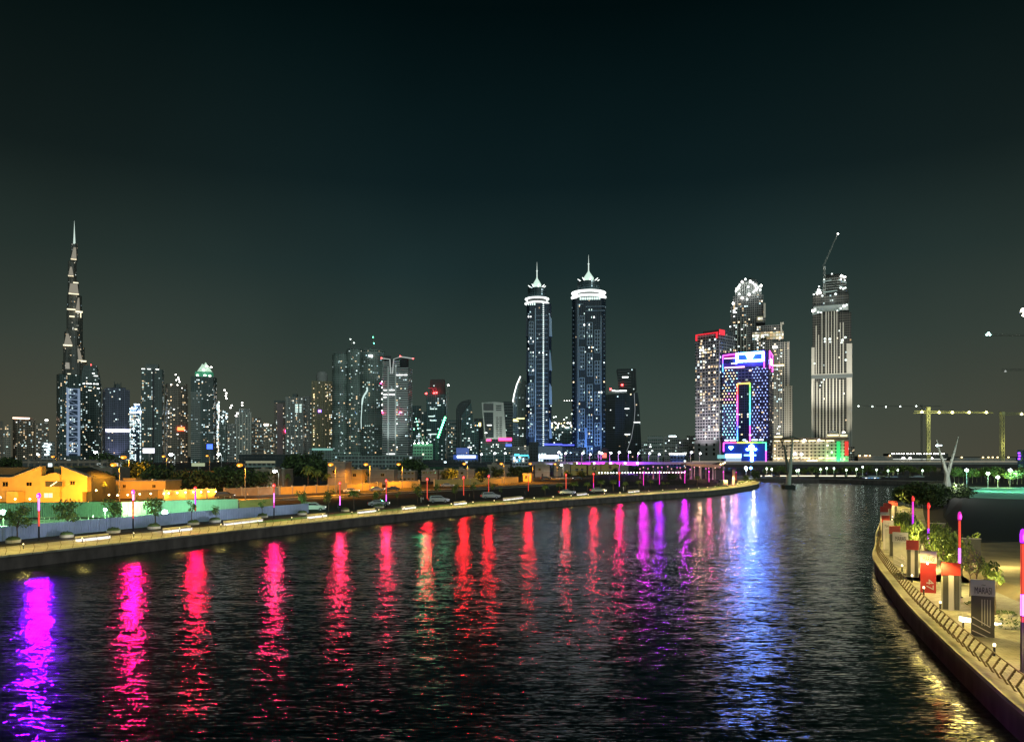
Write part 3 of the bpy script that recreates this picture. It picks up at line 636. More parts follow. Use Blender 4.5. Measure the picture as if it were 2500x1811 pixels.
v.win(112, 133, 1203, 1214, -.8, em('lit_pane', (1, .85, .5), 1.4)); v.win(-30, -18, 1176, 1187, 0)
b = MB(); b.tube([(wx(129, 222) - v.o.x, -1.2, wz(1186, 222) - ZP), (wx(145, 222) - v.o.x, -1.2, wz(1175, 222) - ZP)], .12, 6); b.build('roof_rail', em('rail_glow', (1, .85, .4), 3), v.r)
def simple_house(label, x0, x1, yt, yb, m=None, wins=(), name='villa', depth=12, par=True, Y=None, lit=(), group='villas of the quarter'):
    Y = Y or F * (CH - ZP) / (yb - H); h = House(name, label, 'villa' if name == 'villa' else 'building', (x0 + x1) / 2, Y, group)
    h.ext('wall', [(x0, yb + 1), (x0, yt), (x1, yt), (x1, yb + 1)], 0, depth, m or M['beige'])
    if par: h.ext('parapet', [(x0 - .6, yt + .6), (x0 - .6, yt - 1.2), (x1 + .6, yt - 1.2), (x1 + .6, yt + .6)], -.3, depth + .3, M['coping'])
    for a in wins: h.win(*a, 0)
    rq = random.Random(int(x0)); sp = x1 - x0; a_ = x0 + sp * rq.uniform(.1, .3); h.ext('roof_block', [(a_, yt - 1), (a_, yt - 6), (a_ + sp * .22, yt - 6), (a_ + sp * .22, yt - 1)], 4, 8, m or M['beige']); a_ = x0 + sp * rq.uniform(.55, .8); h.ext('water_tank', [(a_, yt - 1), (a_, yt - 4), (a_ + 4, yt - 4), (a_ + 4, yt - 1)], 3, 5, M['white']); h.ext('door', [(x0 + sp * .45, yb), (x0 + sp * .45, yb - 8), (x0 + sp * .45 + 4, yb - 8), (x0 + sp * .45 + 4, yb)], -.12, -.01, M['dark']); h.ext('string_course', [(x0 - .3, (yt + yb) / 2 + .5), (x0 - .3, (yt + yb) / 2 - .4), (x1 + .3, (yt + yb) / 2 - .4), (x1 + .3, (yt + yb) / 2 + .5)], -.25, -.01, M['coping'])
    for a in lit: h.win(*a, 0, E['win_w'])
    return h
simple_house('dim brown flat-roofed villa behind the date palm', 172, 275, 1142, 1214, M['beige2'], [(225, 232, 1160, 1168), (250, 258, 1160, 1168)], Y=262)
simple_house('low orange annex with flat roof right of the date palm', 262, 404, 1174, 1216, M['beige'], [(300, 307, 1183, 1190), (372, 380, 1183, 1190)], Y=245)
simple_house('small dark villa left of the white street lamp', 622, 668, 1146, 1200, M['beige2'], [(655, 668, 1156, 1160), (640, 650, 1160, 1170)])
simple_house('modern villa with lit slats behind the white street lamp', 652, 694, 1146, 1201, M['beige2'], [], lit=[(656, 668, 1157, 1160), (656, 672, 1162, 1165)], Y=300)
simple_house('brown villa with dark roof right of the tall palms', 800, 843, 1128, 1196, M['beige2'], [(812, 822, 1148, 1154)])
simple_house('orange house with balcony at the fifth mast', 836, 884, 1146, 1190, M['beige'], [(845, 852, 1156, 1163), (862, 869, 1156, 1163)], lit=[])
simple_house('dark boundary house below the grey podium', 884, 962, 1147, 1183, M['beige2'], [(895, 902, 1156, 1162), (930, 938, 1156, 1162)])
def row_win(x0, x1, y0, y1, n):
    w = (x1 - x0) / n; return [(x0 + w * i + w * .25, x0 + w * i + w * .75, y0, y1) for i in range(n)]
simple_house('long tan villa with a row of square windows, left block', 964, 1013, 1150, 1176, M['beige2'], row_win(965, 1012, 1153, 1156.5, 5) + row_win(965, 1012, 1167, 1170.5, 5))
simple_house('tan villa with a row of square windows, middle block', 1029, 1067, 1149, 1175, M['beige2'], row_win(1030, 1066, 1152, 1155.5, 4))
simple_house('tan villa with a row of square windows, right block', 1072, 1110, 1148, 1174, M['beige2'], row_win(1073, 1109, 1151, 1154.5, 4))
simple_house('plain brown villa left of the orange twin lamp', 1112, 1158, 1146, 1172, M['beige2'], [(1125, 1131, 1152, 1157)])
simple_house('brown block with flat roof above the eighth mast', 1190, 1245, 1135, 1166, M['beige2'], [(1200, 1206, 1145, 1150), (1224, 1230, 1145, 1150)])
simple_house('dark villa right of the orange lamp row', 1306, 1342, 1134, 1164, M['beige2'], [(1315, 1320, 1143, 1148)])
simple_house('brown villa beneath the left end of the magenta parapet', 1352, 1392, 1133, 1162, M['beige2'], [(1360, 1365, 1143, 1148)])
simple_house('orange villa with arched bays under the magenta parapet', 1394, 1432, 1134, 1160, M['beige'], [(1405, 1412, 1143, 1150), (1418, 1424, 1143, 1150)])
simple_house('tan villa block under the middle of the magenta parapet', 1436, 1466, 1135, 1159, M['beige'], [(1446, 1456, 1138, 1148)], lit=[(1449, 1453, 1140, 1144)])
simple_house('sandy villa with large dark doorway under the magenta parapet', 1468, 1511, 1133, 1158, M['beige'], [(1486, 1493, 1137, 1146)])
simple_house('small pink house left of the purple glow', 1512, 1534, 1137, 1157, M['beige2'])
def wall_run(label, pts, h, m=None, pil=6, posts=True):
    P = [gp(a, b_, ZP) for a, b_ in pts]; t = root('garden_wall', label, 'wall', P[0], 0, 'garden walls along the road')
    b = MB(P[0]); c = MB(P[0]); k = MB(P[0])
    path = [(p.x, p.y) for p in P]; L, R = offset(path, .12), offset(path, -.12); n = len(path)
    for mb_, a0, a1, z0, z1 in ((b, .12, -.12, ZP, ZP + h), (c, .18, -.18, ZP + h, ZP + h + .12)):
        A, B = offset(path, a0), offset(path, a1); vs = [(p[0], p[1], z0) for p in A] + [(p[0], p[1], z1) for p in A] + [(p[0], p[1], z0) for p in B] + [(p[0], p[1], z1) for p in B]
        mb_.add(vs, [f for i in range(n - 1) for f in ((i, i + 1, n + i + 1, n + i), (2 * n + i, 2 * n + i + 1, 3 * n + i + 1, 3 * n + i), (n + i, n + i + 1, 3 * n + i + 1, 3 * n + i))])
    b.build('wall_panel', m or M['beige'], t); c.build('coping', M['coping'], t)
    for i, (p, tt) in enumerate(resample(path, pil)):
        q = MB(); q.box(-.25, .25, -.25, .25, 0, h + .3); q.box(-.32, .32, -.32, .32, h + .303, h + .42)
        o = q.build('pier', M['coping'], t); o.location = (p.x - P[0].x, p.y - P[0].y, 0)
    return t
wall_run('low orange wall in front of the villa annex', [(330, 1221), (385, 1218)], 2.7, pil=9)
wall_run('orange garden wall topped by a row of small lamps', [(400, 1221), (528, 1215)], 2.9, pil=7)
wall_run('dim pinkish garden wall behind the red-lit car', [(548, 1212), (680, 1206.5)], 2.6, M['beige2'], 6)
wall_run('orange panelled wall with white piers left of the fifth mast', [(683, 1207), (822, 1201)], 2.6, pil=5)
wall_run('orange wall behind the parked cars', [(845, 1199), (932, 1194)], 2.7, pil=9)
wall_run('long smooth orange wall right of the sixth mast', [(945, 1192.5), (1026, 1189)], 2.8, pil=18)
wall_run('long sloping orange wall from seventh to ninth mast', [(1060, 1187.5), (1265, 1178)], 2.9, pil=24)
gh = House('gatehouse', 'small orange gatehouse behind the tenth mast', 'gatehouse', 1288, 400)
gh.ext('wall', [(1277, 1177), (1277, 1157), (1297, 1157), (1297, 1177)], 0, 5, M['beige']); gh.ext('roof', [(1276, 1157.5), (1276, 1155.5), (1298, 1155.5), (1298, 1157.5)], -.4, 5.4, M['coping']); gh.win(1282, 1287, 1161, 1168, 0)
# small wall lamps on the villas and walls
for i, (px, py) in enumerate(lights_row):
    Yv = (214 if px < 240 else 222 if px < 290 else F * 13.55 / (1221 - H - (px - 400) * .045) - .5)
    t = root('wall_lamp', '%s small warm globe lamp from the left along the villa walls' % (ORD[i]), 'wall lamp', (wx(px, Yv), Yv, wz(py, Yv)), 0, 'globe lamps on the villa walls')
    b = MB(); b.lathe((0, 0, -.2), [(.02, 0), (.2, .1), (.24, .25), (.15, .42), (.02, .48)], 10); b.build('globe', em('globe_lamp', (1, .80, .42), 12), t)
    b = MB(); b.box(-.08, .08, -.08, .35, -.3, -.2); b.build('bracket', M['dark'], t)
    if i % 2 == 0: light('lamp_light', 'POINT', (0, -.8, .1), 700, (1, .5, .08), t, .2)
for px, py, Yv, e in ((60, 1195, 205, 17000), (160, 1222, 206, 15000), (20, 1222, 208, 11000), (215, 1222, 222, 4000)):  # added fill lights that brighten the villa walls
    t = root('villa_fill_light', {60: 'added fill light under the left gable', 160: 'added fill light under the right gable', 20: 'added fill light at the left wing', 215: 'added fill light below the date palm'}[px], 'spotlight', (wx(px, Yv), Yv, ZP))
    b = MB(); b.lathe((0, 0, 0), [(.12, 0), (.16, .25)], 10); b.build('lamp_body', M['dark'], t); b = MB(); b.lathe((0, 0, .25), [(.14, 0), (.14, .03)], 10); b.build('lens', E['sodium'], t)
    light('lamp_light', 'POINT', (0, -4.5, 3.2), e, (1, .42, .03), t, .3)
# trees of the villa quarter
plant_px('g', 243, 1222, 1160, 'orange lit date palm beside the large villa', 'palms of the villa quarter', .9)
for i, (px, b_, t_) in enumerate([(752, 1200, 1128), (775, 1199, 1138), (800, 1196, 1150), (700, 1196, 1150)]): plant_px('g', px, b_, t_, '%s dark palm from the left behind the panelled orange wall' % ORD[[1, 2, 3, 0][i]], 'palms of the villa quarter', .8)
dk = [(20, 1150, 1116), (50, 1150, 1122), (300, 1190, 1130), (335, 1190, 1128), (365, 1195, 1126), (395, 1205, 1135), (430, 1210, 1152), (470, 1210, 1146), (505, 1208, 1152), (545, 1205, 1142), (575, 1203, 1138), (610, 1200, 1145), (590, 1190, 1148), (716, 1176, 1112), (738, 1170, 1108), (760, 1166, 1104), (780, 1180, 1122), (640, 1200, 1150), (1003, 1170, 1120), (1020, 1165, 1122), (1180, 1168, 1140), (1215, 1172, 1140), (1260, 1170, 1138), (1280, 1168, 1140), (1330, 1162, 1138), (1420, 1168, 1150), (1385, 1168, 1148), (1095, 1182, 1145), (1170, 1182, 1150), (880, 1188, 1152), (240, 1210, 1150), (1500, 1162, 1142), (1640, 1178, 1150), (1560, 1162, 1140)]
dk.sort()
for i, (px, b_, t_) in enumerate(dk):
    plant_px('d' if i % 2 else 'e', px, b_, t_, '%s dark tree of the villa quarter counted from the left' % NTH(i), 'dark trees between the villas', 1.15)
p = gp(262, 1160, ZP); t = plant_px('e', 262, 1165, 1108, 'bright green lamp-lit tree behind the villas at left', 'trees behind the villas', 1.2)
light('lamp_light', 'POINT', (-5, -9, 6), 5200, (.8, 1, .55), t, .3)
billb = [(363, 1100, 28, 12, 430, 'white blank billboard on a post under the dark tall tower', 'bill_white', (.9, .88, 1), 1.6), (512, 1090, 14, 12, 900, 'small bright blue sign at the tower foot', 'bill_blue', (.05, .12, 1), 3.2), (484, 1134, 32, 8, 380, 'pale lit awning sign among the dark trees', 'bill_pale', (.7, .8, .5), .5)]
for px, py, w_, h_, Yb, lb, nm, c_, s_ in billb:
    X, Z = wx(px, Yb), wz(py, Yb); k = Yb / F; t = root('billboard', lb, 'billboard', (X, Yb, ZP))
    b = MB(); b.box(-w_ * k / 2, w_ * k / 2, -.15, .15, Z - ZP - h_ * k / 2, Z - ZP + h_ * k / 2); b.build('panel', em(nm, c_, s_), t)
    b = MB(); b.lathe((0, .5, 0), [(.35, 0), (.3, Z - ZP)], 8); b.build('post', M['grey'], t)

# ------------------------------------------------------------------ cars
def make_car(name, body, kind):
    t = root(name, '', 'car', (0, 0, 0)); W2 = .9
    pr = dict(suv=[(-2.35, .35), (-2.35, .95), (-2.2, 1.08), (-1.95, 1.68), (.55, 1.70), (1.25, 1.12), (2.2, .98), (2.38, .7), (2.35, .35)],
              sedan=[(-2.3, .35), (-2.3, .9), (-1.7, 1.0), (-1.0, 1.42), (.35, 1.44), (1.1, 1.0), (2.15, .88), (2.3, .6), (2.3, .35)],
              van=[(-2.5, .35), (-2.5, 2.1), (-2.4, 2.2), (1.3, 2.2), (1.9, 1.3), (2.5, 1.1), (2.55, .4), (2.5, .35)])[kind]
    b = MB(); n = len(pr)
    sect = [(W2 * .94, .0), (W2, .03), (W2, -.03)]
    vs = []
    for y, ins in ((-W2, .06), (-W2 * .93, 0), (W2 * .93, 0), (W2, .06)):
        for x, z in pr: vs.append((x * (1 - ins * .5), y * (.82 if z > 1.3 else 1), z - (ins * .5 if z > .5 else 0)))
    b.add(vs, [(i * n + j, i * n + (j + 1) % n, (i + 1) * n + (j + 1) % n, (i + 1) * n + j) for i in range(3) for j in range(n)], 0, True)
    b.add(vs[:n], [tuple(t_) for t_ in tessellate_polygon([[Vector((x, z, 0)) for x, z in pr]])]); b.add(vs[-n:], [tuple(t_) for t_ in tessellate_polygon([[Vector((x, z, 0)) for x, z in pr]])])
    b.build('body', body, t)
    g = dict(suv=(-1.75, .5, 1.15, 1.58, 1.15), sedan=(-1.05, .4, 1.02, 1.36, .95), van=(.2, 1.3, 1.35, 2.0, 1.7))[kind]
    for sg in (-1, 1):
        b = MB(); y = sg * (W2 * .86 + .03); y2 = sg * (W2 + .005); b.add([(g[0] - .25, y2, g[2]), (g[4], y2, g[2]), (g[1], y - .02 * sg, g[3]), (g[0], y - .02 * sg, g[3])], [(0, 1, 2, 3)]); b.build('side_window', M['carglass'], t)
    b = MB(); b.add([(g[4] + .12, -.75, g[2]), (g[4] + .12, .75, g[2]), (g[1] + .1, .66, g[3]), (g[1] + .1, -.66, g[3])], [(0, 1, 2, 3)]); b.build('windscreen', M['carglass'], t)
    wm = MB(); wm.tube([(0, -.11, 0), (0, .11, 0)], .34, 16); wme = wm.mesh('wheel', M['tyre']); rm = MB(); rm.tube([(0, -.125, 0), (0, .125, 0)], .19, 10); rme = rm.mesh('rim', M['grey'])
    for x in (-1.42, 1.45):
        for y in (-.8, .8):
            o = bpy.data.objects.new('wheel', wme); C.objects.link(o); o.parent = t; o.location = (x, y, .34); r = bpy.data.objects.new('rim', rme); C.objects.link(r); r.parent = o
    for y in (-.62, .62):
        b = MB(); b.box(pr[-2][0] - .12, pr[-2][0] + .0, y - .17, y + .17, .68, .82); b.build('headlight', em('car_head', (1, .95, .85), 3), t)
        b = MB(); b.box(pr[0][0] - .02, pr[0][0] + .1, y - .15, y + .15, .72, .88); b.build('taillight', em('car_tail', (1, .03, .03), 2.5), t)
    return t
cp_w = mat('car_paint_white', (.62, .62, .6), .3, var=.03); cp_s = mat('car_paint_silver', (.32, .32, .31), .3, .4, var=.03); cp_d = mat('car_paint_dark', (.04, .04, .045), .25, var=.03)
cars = [('suv', cp_w, 765, 1247, 8, 'white SUV parked at the right end of the grey hoarding'), ('suv', cp_d, 549, 1216, 10, 'dark car with red tail lights on the villa road'), ('suv', cp_s, 1071, 1227, 12, 'silver estate car parked between seventh and eighth mast'),
        ('suv', cp_s, 1197, 1217, 14, 'grey jeep parked under the ninth mast'), ('sedan', cp_s, 920, 1199, 12, 'silver saloon parked at the orange wall'), ('sedan', cp_d, 958, 1198, 190, 'dark saloon with headlights on right of the silver one'),
        ('sedan', cp_w, 858, 1203, 5, 'white car with headlights near the fifth mast'), ('suv', cp_w, 862, 1194, 5, 'second white car parked higher behind the fifth mast'), ('sedan', cp_s, 925, 1236, 8, 'low car parked behind the planter at the sixth mast'),
        ('sedan', cp_s, 1384, 1207, 8, 'olive car parked at the eleventh mast'), ('sedan', cp_s, 1460, 1202, 8, 'olive car parked at the twelfth mast'), ('sedan', cp_s, 1092, 1189, 10, 'car against the sloping orange wall'), ('van', cp_w, 1764, 1187, 100, 'small white kiosk van near the canal tip'),
        ('sedan', cp_w, 125, 1222, 178, 'white car parked beneath the orange villa'), ('sedan', cp_d, 1411, 1171, 185, 'approaching car with bright headlights left of the palms'), ('sedan', cp_d, 1333, 1170, 5, 'car on the far road right of the tenth mast')]
cpro = {}
for k, pm, px, py, rz, lb in cars:
    key = (k, pm.name)
    p = gp(px, py, ZP)
    if key in cpro: t = copy_tree(cpro[key])
    else: t = cpro[key] = make_car('parked_car' if k != 'van' else 'van', pm, k)
    t.location = (p.x, p.y, ZP + .02); t.rotation_euler = (0, 0, radians(rz)); t.scale = (1.25,) * 3; tag(t, lb, None, 'cars parked along the road')

# ------------------------------------------------------------------ people
def make_person(shirt, legs, pose=0):
    me = bpy.data.meshes.new('person'); s = .12 if pose else .05
    J = [(0, 0, .95), (0, 0, 1.18), (0, 0, 1.42), (0, 0, 1.52), (0, 0, 1.66), (0, .01, 1.78),
         (.10, 0, .92), (.11, s, .50), (.11, s * 1.4, .07), (.11, s * 1.4 - .14, .04), (-.10, 0, .92), (-.11, -s, .50), (-.11, -s * 1.2, .07), (-.11, -s * 1.2 - .14, .04),
         (.19, 0, 1.42), (.23, .04, 1.13), (.22, -.06, .88), (-.19, 0, 1.42), (-.23, -.02, 1.13), (-.22, -.12, .90)]
    Ed = [(0, 1), (1, 2), (2, 3), (3, 4), (4, 5), (0, 6), (6, 7), (7, 8), (8, 9), (0, 10), (10, 11), (11, 12), (12, 13), (2, 14), (14, 15), (15, 16), (2, 17), (17, 18), (18, 19)]
    R = [.14, .13, .13, .06, .10, .07, .09, .06, .045, .04, .09, .06, .045, .04, .06, .045, .035, .06, .045, .035]
    me.from_pydata(J, Ed, []); o = bpy.data.objects.new('person', me); C.objects.link(o)
    md = o.modifiers.new('skin', 'SKIN'); o.modifiers.new('sub', 'SUBSURF').levels = 1
    for v_, r in zip(me.skin_vertices[0].data, R): v_.radius = (r, r * .8)
    me.skin_vertices[0].data[0].use_root = True
    dg = bpy.context.evaluated_depsgraph_get(); m2 = bpy.data.meshes.new_from_object(o.evaluated_get(dg)); bpy.data.objects.remove(o)
    m2.name = 'person'; m2.materials.clear()
    for q in (shirt, legs, M['skin'], M['ink']): m2.materials.append(q)
    for pl in m2.polygons:
        c = pl.center; pl.material_index = (3 if c.z > 1.74 or (c.z > 1.6 and c.y > .05) else 2) if c.z > 1.5 else (1 if c.z < .95 and abs(c.x) < .2 else 2 if c.z < .95 or (abs(c.x) > .2 and c.z < 1.1) else 0); pl.use_smooth = True
    return m2
cw, cb, cg = mat('cloth_white', (.65, .63, .6), .8), mat('cloth_dark', (.04, .04, .06), .8), mat('cloth_olive', (.2, .2, .12), .8)
pm_ = [make_person(cw, cw), make_person(cw, cb, 1), make_person(cb, cb, 1), make_person(cg, cb)]
ppl = [(1028, 1226, 0, 'person in white walking beside the dense tree'), (1033, 1227, 1, 'person in white shirt and dark trousers by the seventh mast'), (1522, 1198, 0, 'person in long white clothes at the thirteenth mast'), (605, 1216, 1, 'person standing on the villa road beside the lamp post'),
       (826, 1247, 2, 'person in dark clothes at the foot of the fifth mast'), (1281, 1212, 2, 'dark dressed person left of the tenth mast'), (1146, 1219, 3, 'person in olive top right of the eighth mast')]
for px, py, k, lb in ppl:
    p = gp(px, py, ZP); o = bpy.data.objects.new('person', pm_[k]); C.objects.link(o); o.location = (p.x, p.y, ZP); o.rotation_euler = (0, 0, RND.uniform(0, 6)); tag(o, lb, 'person', 'people on the left bank')
# ------------------------------------------------------------------ skyline towers
QW = {}
def quad_mesh(m, w, h):
    k = (m.name, round(w, 1), round(h, 1))
    if k not in QW:
        b = MB(); b.box(-w / 2, w / 2, -.12, 0, -h / 2, h / 2); QW[k] = b.mesh('lit_window', m)
    return QW[k]
class T:
    def __init__(s, name, label, px0, px1, Y, yaw=0, r=.8, cat='tower', group=None, z0=ZP):
        pc = (px0 + px1) / 2; X = wx(pc, Y); az = atan2(X, Y); S = (px1 - px0) * Y / F * cos(az); th = radians(abs(yaw))
        s.w = S / (cos(th) + r * sin(th)); s.d = r * s.w; s.Y = Y; s.z0 = z0
        front = s.w * cos(th) / S * (px1 - px0)
        s.f0, s.f1 = (px0, px0 + front) if yaw <= 0 else (px1 - front, px1)
        s.p0, s.p1 = px0, px1; s.yaw = yaw
        s.r = root(name, label, cat, (X, Y, z0), -az + radians(yaw), group)
        s.yf = -s.d / 2
    def fx(s, px): return (px - s.f0) / (s.f1 - s.f0) * s.w - s.w / 2
    def zl(s, py): return wz(py, s.Y) - s.z0
    def box(s, mb, pa, pb, ya, yb, y0=None, y1=None, mi=0):
        """front face px range, py range (top, bottom); y0/y1 metres behind the front plane"""
        mb.box(s.fx(pa), s.fx(pb), s.yf + (y0 or 0), s.yf + (s.d if y1 is None else y1), max(0, s.zl(yb)), s.zl(ya), mi)
    def part(s, nm, m, pa, pb, ya, yb, y0=None, y1=None, parent=None):
        b = MB(); s.box(b, pa, pb, ya, yb, y0, y1); return b.build(nm, m, parent or s.r)
    def tier(s, nm, m, fa, fb, ya, yb=1140, dy=(0, 1)):
        """fractions of the full width / depth"""
        b = MB(); b.box(-s.w / 2 + s.w * fa, -s.w / 2 + s.w * fb, s.yf + s.d * dy[0], s.yf + s.d * dy[1], max(0, s.zl(yb)), s.zl(ya)); return b.build(nm, m, s.r)
    def slabs(s, m, pa, pb, ya, yb, n, th=.35, out=.6, nm='balcony_band', side=True):
        b = MB(); x0, x1 = s.fx(pa), s.fx(pb)
        for i in range(n):
            z = s.zl(yb) + (s.zl(ya) - s.zl(yb)) * (i + .5) / n; h = (s.zl(ya) - s.zl(yb)) / n * th / 2
            b.box(x0 - (out if side else 0), x1 + (out if side else 0), s.yf - out, s.yf + (s.d + out if side else .5), z - h, z + h)
        return b.build(nm, m, s.r)
    def fins(s, m, xs, ya, yb, wpx=1.2, out=1.2, nm='fin'):
        k = s.w / (s.f1 - s.f0)
        for i, x in enumerate(xs):
            y_ = ya[i] if isinstance(ya, (list, tuple)) else ya
            b = MB(); b.box(s.fx(x) - wpx * k / 2, s.fx(x) + wpx * k / 2, s.yf - out, s.yf + .4, max(.02, s.zl(yb)), s.zl(y_)); b.build(nm, m, s.r)
    def lit(s, n, pa, pb, ya, yb, mats, bw=3.2, fh=3.6, size=(2.0, 1.6), seed=1, out=.1, side=False, cap=60):
        rnd = random.Random(seed * 31 + int(s.p0)); k = s.w / (s.f1 - s.f0); cols = max(1, int((pb - pa) * k / bw)); rows = max(1, int((s.zl(ya) - s.zl(yb)) / fh)); cells = set(); rest = MB(); rm = mats[0]
        n = max(1, int(n * .55)); size = (size[0] * .85, size[1] * .85)
        pc_ = [rnd.randrange(cols) for _ in range(max(2, cols // 3))]; pr_ = [rnd.randrange(rows) for _ in range(max(2, rows // 6))]
        for i in range(n): cells.add((rnd.choice(pc_) if rnd.random() < .6 else rnd.randrange(cols), rnd.choice(pr_) if rnd.random() < .35 else rnd.randrange(rows)))
        for i, (cx_, ry) in enumerate(sorted(cells, key=lambda _: rnd.random())):
            x = s.fx(pa) + (cx_ + .5) * bw; z = s.zl(yb) + (ry + .5) * fh; wd = size[0] * rnd.choice((1, 1, 1, 1.8)); m = rnd.choice(mats)
            if i < cap:
                o = bpy.data.objects.new('lit_window', quad_mesh(m, wd, size[1])); C.objects.link(o); o.parent = s.r; o.location = (x, s.yf - out, z)
            else: rest.box(x - wd / 2, x + wd / 2, s.yf - out - .12, s.yf - out, z - size[1] / 2, z + size[1] / 2)
        if rest.v: q = rest.build('lit_window', rm, s.r); q['kind'] = 'stuff'
    def uplight(s, px, dist, e, col=(1, .95, .85), ztop=None, spot=28, side=0):
        x = s.fx(px); zt = s.zl(ztop) if ztop else s.zl(1000)
        return light('facade_floodlight', 'SPOT', (x, s.yf - dist, 1.5), e, col, s.r, .5, spot, (x + side, s.yf, zt))
F_ = {}
def fac(key, seed):
    P_ = dict(
        dark=dict(wall=(.10, .14, .135), p=.13, E=1.3, warm=.35), green=dict(wall=(.20, .26, .24), p=.07, E=1.0, warm=.2, bw=3.0), brown=dict(wall=(.24, .19, .15), p=.14, E=1.2, warm=.75),
        grey=dict(wall=(.30, .31, .30), p=.16, E=1.2, warm=.55), tan=dict(wall=(.36, .31, .25), p=.16, E=1.2, warm=.7), teal=dict(wall=(.06, .13, .14), p=.12, E=1.4, warm=.1),
        blue=dict(wall=(.06, .10, .20), p=.12, E=1.4, warm=.1), black=dict(wall=(.02, .03, .035), p=.04, E=1.6, warm=.2), violet=dict(wall=(.12, .13, .20), p=.04, E=1.4, warm=.2),
        bright=dict(wall=(.3, .33, .30), p=.7, E=3.6, warm=.35, wx_=(.08, .92), wz_=(.2, .85)), gold=dict(wall=(.30, .25, .14), p=.22, E=1.5, warm=.85), bluelit=dict(wall=(.12, .2, .34), p=.5, E=2.6, warm=.05))
    d = P_[key]; return facade('facade_%s_%d' % (key, seed), seed=float(seed), **d)
W2, C2, H2 = E['win_w'], E['win_c'], E['win_h']
stone = mat('stone_trim', (.34, .34, .33), .7); stoned = mat('dark_trim', (.10, .12, .12), .6); pale = mat('pale_trim', (.55, .53, .48), .6)
def simple(name, label, px0, px1, yt, Y, key, yaw=0, r=.8, tiers=(), cap=None, lit=0, mats=(W2, C2), litrange=None, slab=0, fin=0, finm=None, mast=None, cat='tower', group=None, seed=None, sz=(2.0, 1.7)):
    seed = seed if seed is not None else int(px0) % 97
    t = T(name, label, px0, px1, Y, yaw, r, cat, group); m = fac(key, seed)
    t.tier('shaft', m, 0, 1, yt)
    for fa, fb, ya in tiers: t.tier('upper_tier', m, fa, fb, ya, yt - .02, (.12, .88))
    if cap: t.tier('roof_cap', stoned, cap[0], cap[1], cap[2], yt + .02, (.2, .8))
    if slab: t.slabs(stone if key not in ('black', 'dark') else stoned, t.f0, t.f1, yt, 1118, slab)
    if fin:
        xs = [t.f0 + (t.f1 - t.f0) * i / fin for i in range(fin + 1)]; t.fins(finm or stone, xs, yt, 1138, (t.f1 - t.f0) * .08)
    if lit:
        a = litrange or (t.f0 + 1, t.f1 - 1, yt + 3, 1108); t.lit(lit, *a, list(mats), seed=seed + 3, size=(sz[0] * Y / 1500, sz[1] * Y / 1500), bw=3.2 * Y / 1500, fh=4 * Y / 1500)
    if mast: b = MB(); b.tube([(t.fx(mast[0]), 0, t.zl(yt)), (t.fx(mast[0]), 0, t.zl(mast[1]))], .5, 6); b.build('antenna', M['grey'], t.r)
    return t
# --- the super-tall spire
t = T('supertall_tower', 'needle-shaped stepped supertall with lit setbacks and bright white spire at far left', 155, 208, 2650, 0, .9)
fm = facade('facade_supertall', (.15, .145, .13), p=.05, E=1.4, warm=.8, bw=2.5, fh=4.5, seed=3.)
prof = [(0.50, 539, 0.6), (.50, 566, 1.0), (.50, 596, 2.2), (.50, 608, 3.0)]
c = 181
b = MB(); zz = lambda y: t.zl(y)
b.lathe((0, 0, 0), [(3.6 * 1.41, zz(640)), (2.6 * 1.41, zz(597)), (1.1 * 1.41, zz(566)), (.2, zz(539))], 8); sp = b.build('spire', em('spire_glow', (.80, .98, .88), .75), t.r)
k = 2650 / F
segs = [(174, 188, 597, 639), (168, 186, 640, 700), (168, 191, 694, 722), (166, 197, 722, 762), (165, 199, 762, 812), (160, 199, 812, 848), (158, 203, 848, 884), (156, 208, 884, 1130)]
for i, (a, b_, y0, y1) in enumerate(segs):
    mb = MB(); cx_, rr = ((a + b_) / 2 - 181.5) * k, (b_ - a) / 2 * k
    mb.lathe((cx_, 0, t.zl(y1)), [(rr, 0), (rr, t.zl(y0) - t.zl(y1))], 14, smooth=False, sy=.9)
    for aa in (.3, 1.5, 2.7, 3.9, 5.1): mb.tube([(cx_ + cos(aa) * rr * .92, sin(aa) * rr * .83, t.zl(y1)), (cx_ + cos(aa) * rr * .92, sin(aa) * rr * .83, t.zl(y0) + 2)], rr * .17, 6)
    mb.build('stepped_tier', fm, t.r)
gl = em('setback_glow', (1, .84, .66), .19); gb = em('setback_edge', (1, .90, .62), 1.5); gd = em('setback_dim', (1, .88, .74), .24)  # glowing faces stand in for floodlit setback walls
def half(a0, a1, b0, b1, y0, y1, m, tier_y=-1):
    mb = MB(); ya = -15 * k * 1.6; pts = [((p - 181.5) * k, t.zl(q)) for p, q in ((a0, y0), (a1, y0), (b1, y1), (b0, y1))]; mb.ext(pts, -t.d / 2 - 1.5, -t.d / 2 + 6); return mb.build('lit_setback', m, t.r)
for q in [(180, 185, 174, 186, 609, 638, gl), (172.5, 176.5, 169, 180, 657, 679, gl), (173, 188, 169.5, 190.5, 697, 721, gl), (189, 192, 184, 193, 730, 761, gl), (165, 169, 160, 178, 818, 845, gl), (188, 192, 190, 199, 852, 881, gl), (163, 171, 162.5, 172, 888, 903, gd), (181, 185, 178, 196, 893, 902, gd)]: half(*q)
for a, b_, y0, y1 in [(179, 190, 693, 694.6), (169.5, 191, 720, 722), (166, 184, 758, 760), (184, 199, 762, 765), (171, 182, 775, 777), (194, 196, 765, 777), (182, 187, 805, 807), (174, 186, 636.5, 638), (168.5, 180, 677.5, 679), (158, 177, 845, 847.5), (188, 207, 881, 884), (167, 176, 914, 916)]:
    half(a, b_, a, b_, y0, y1, gb)
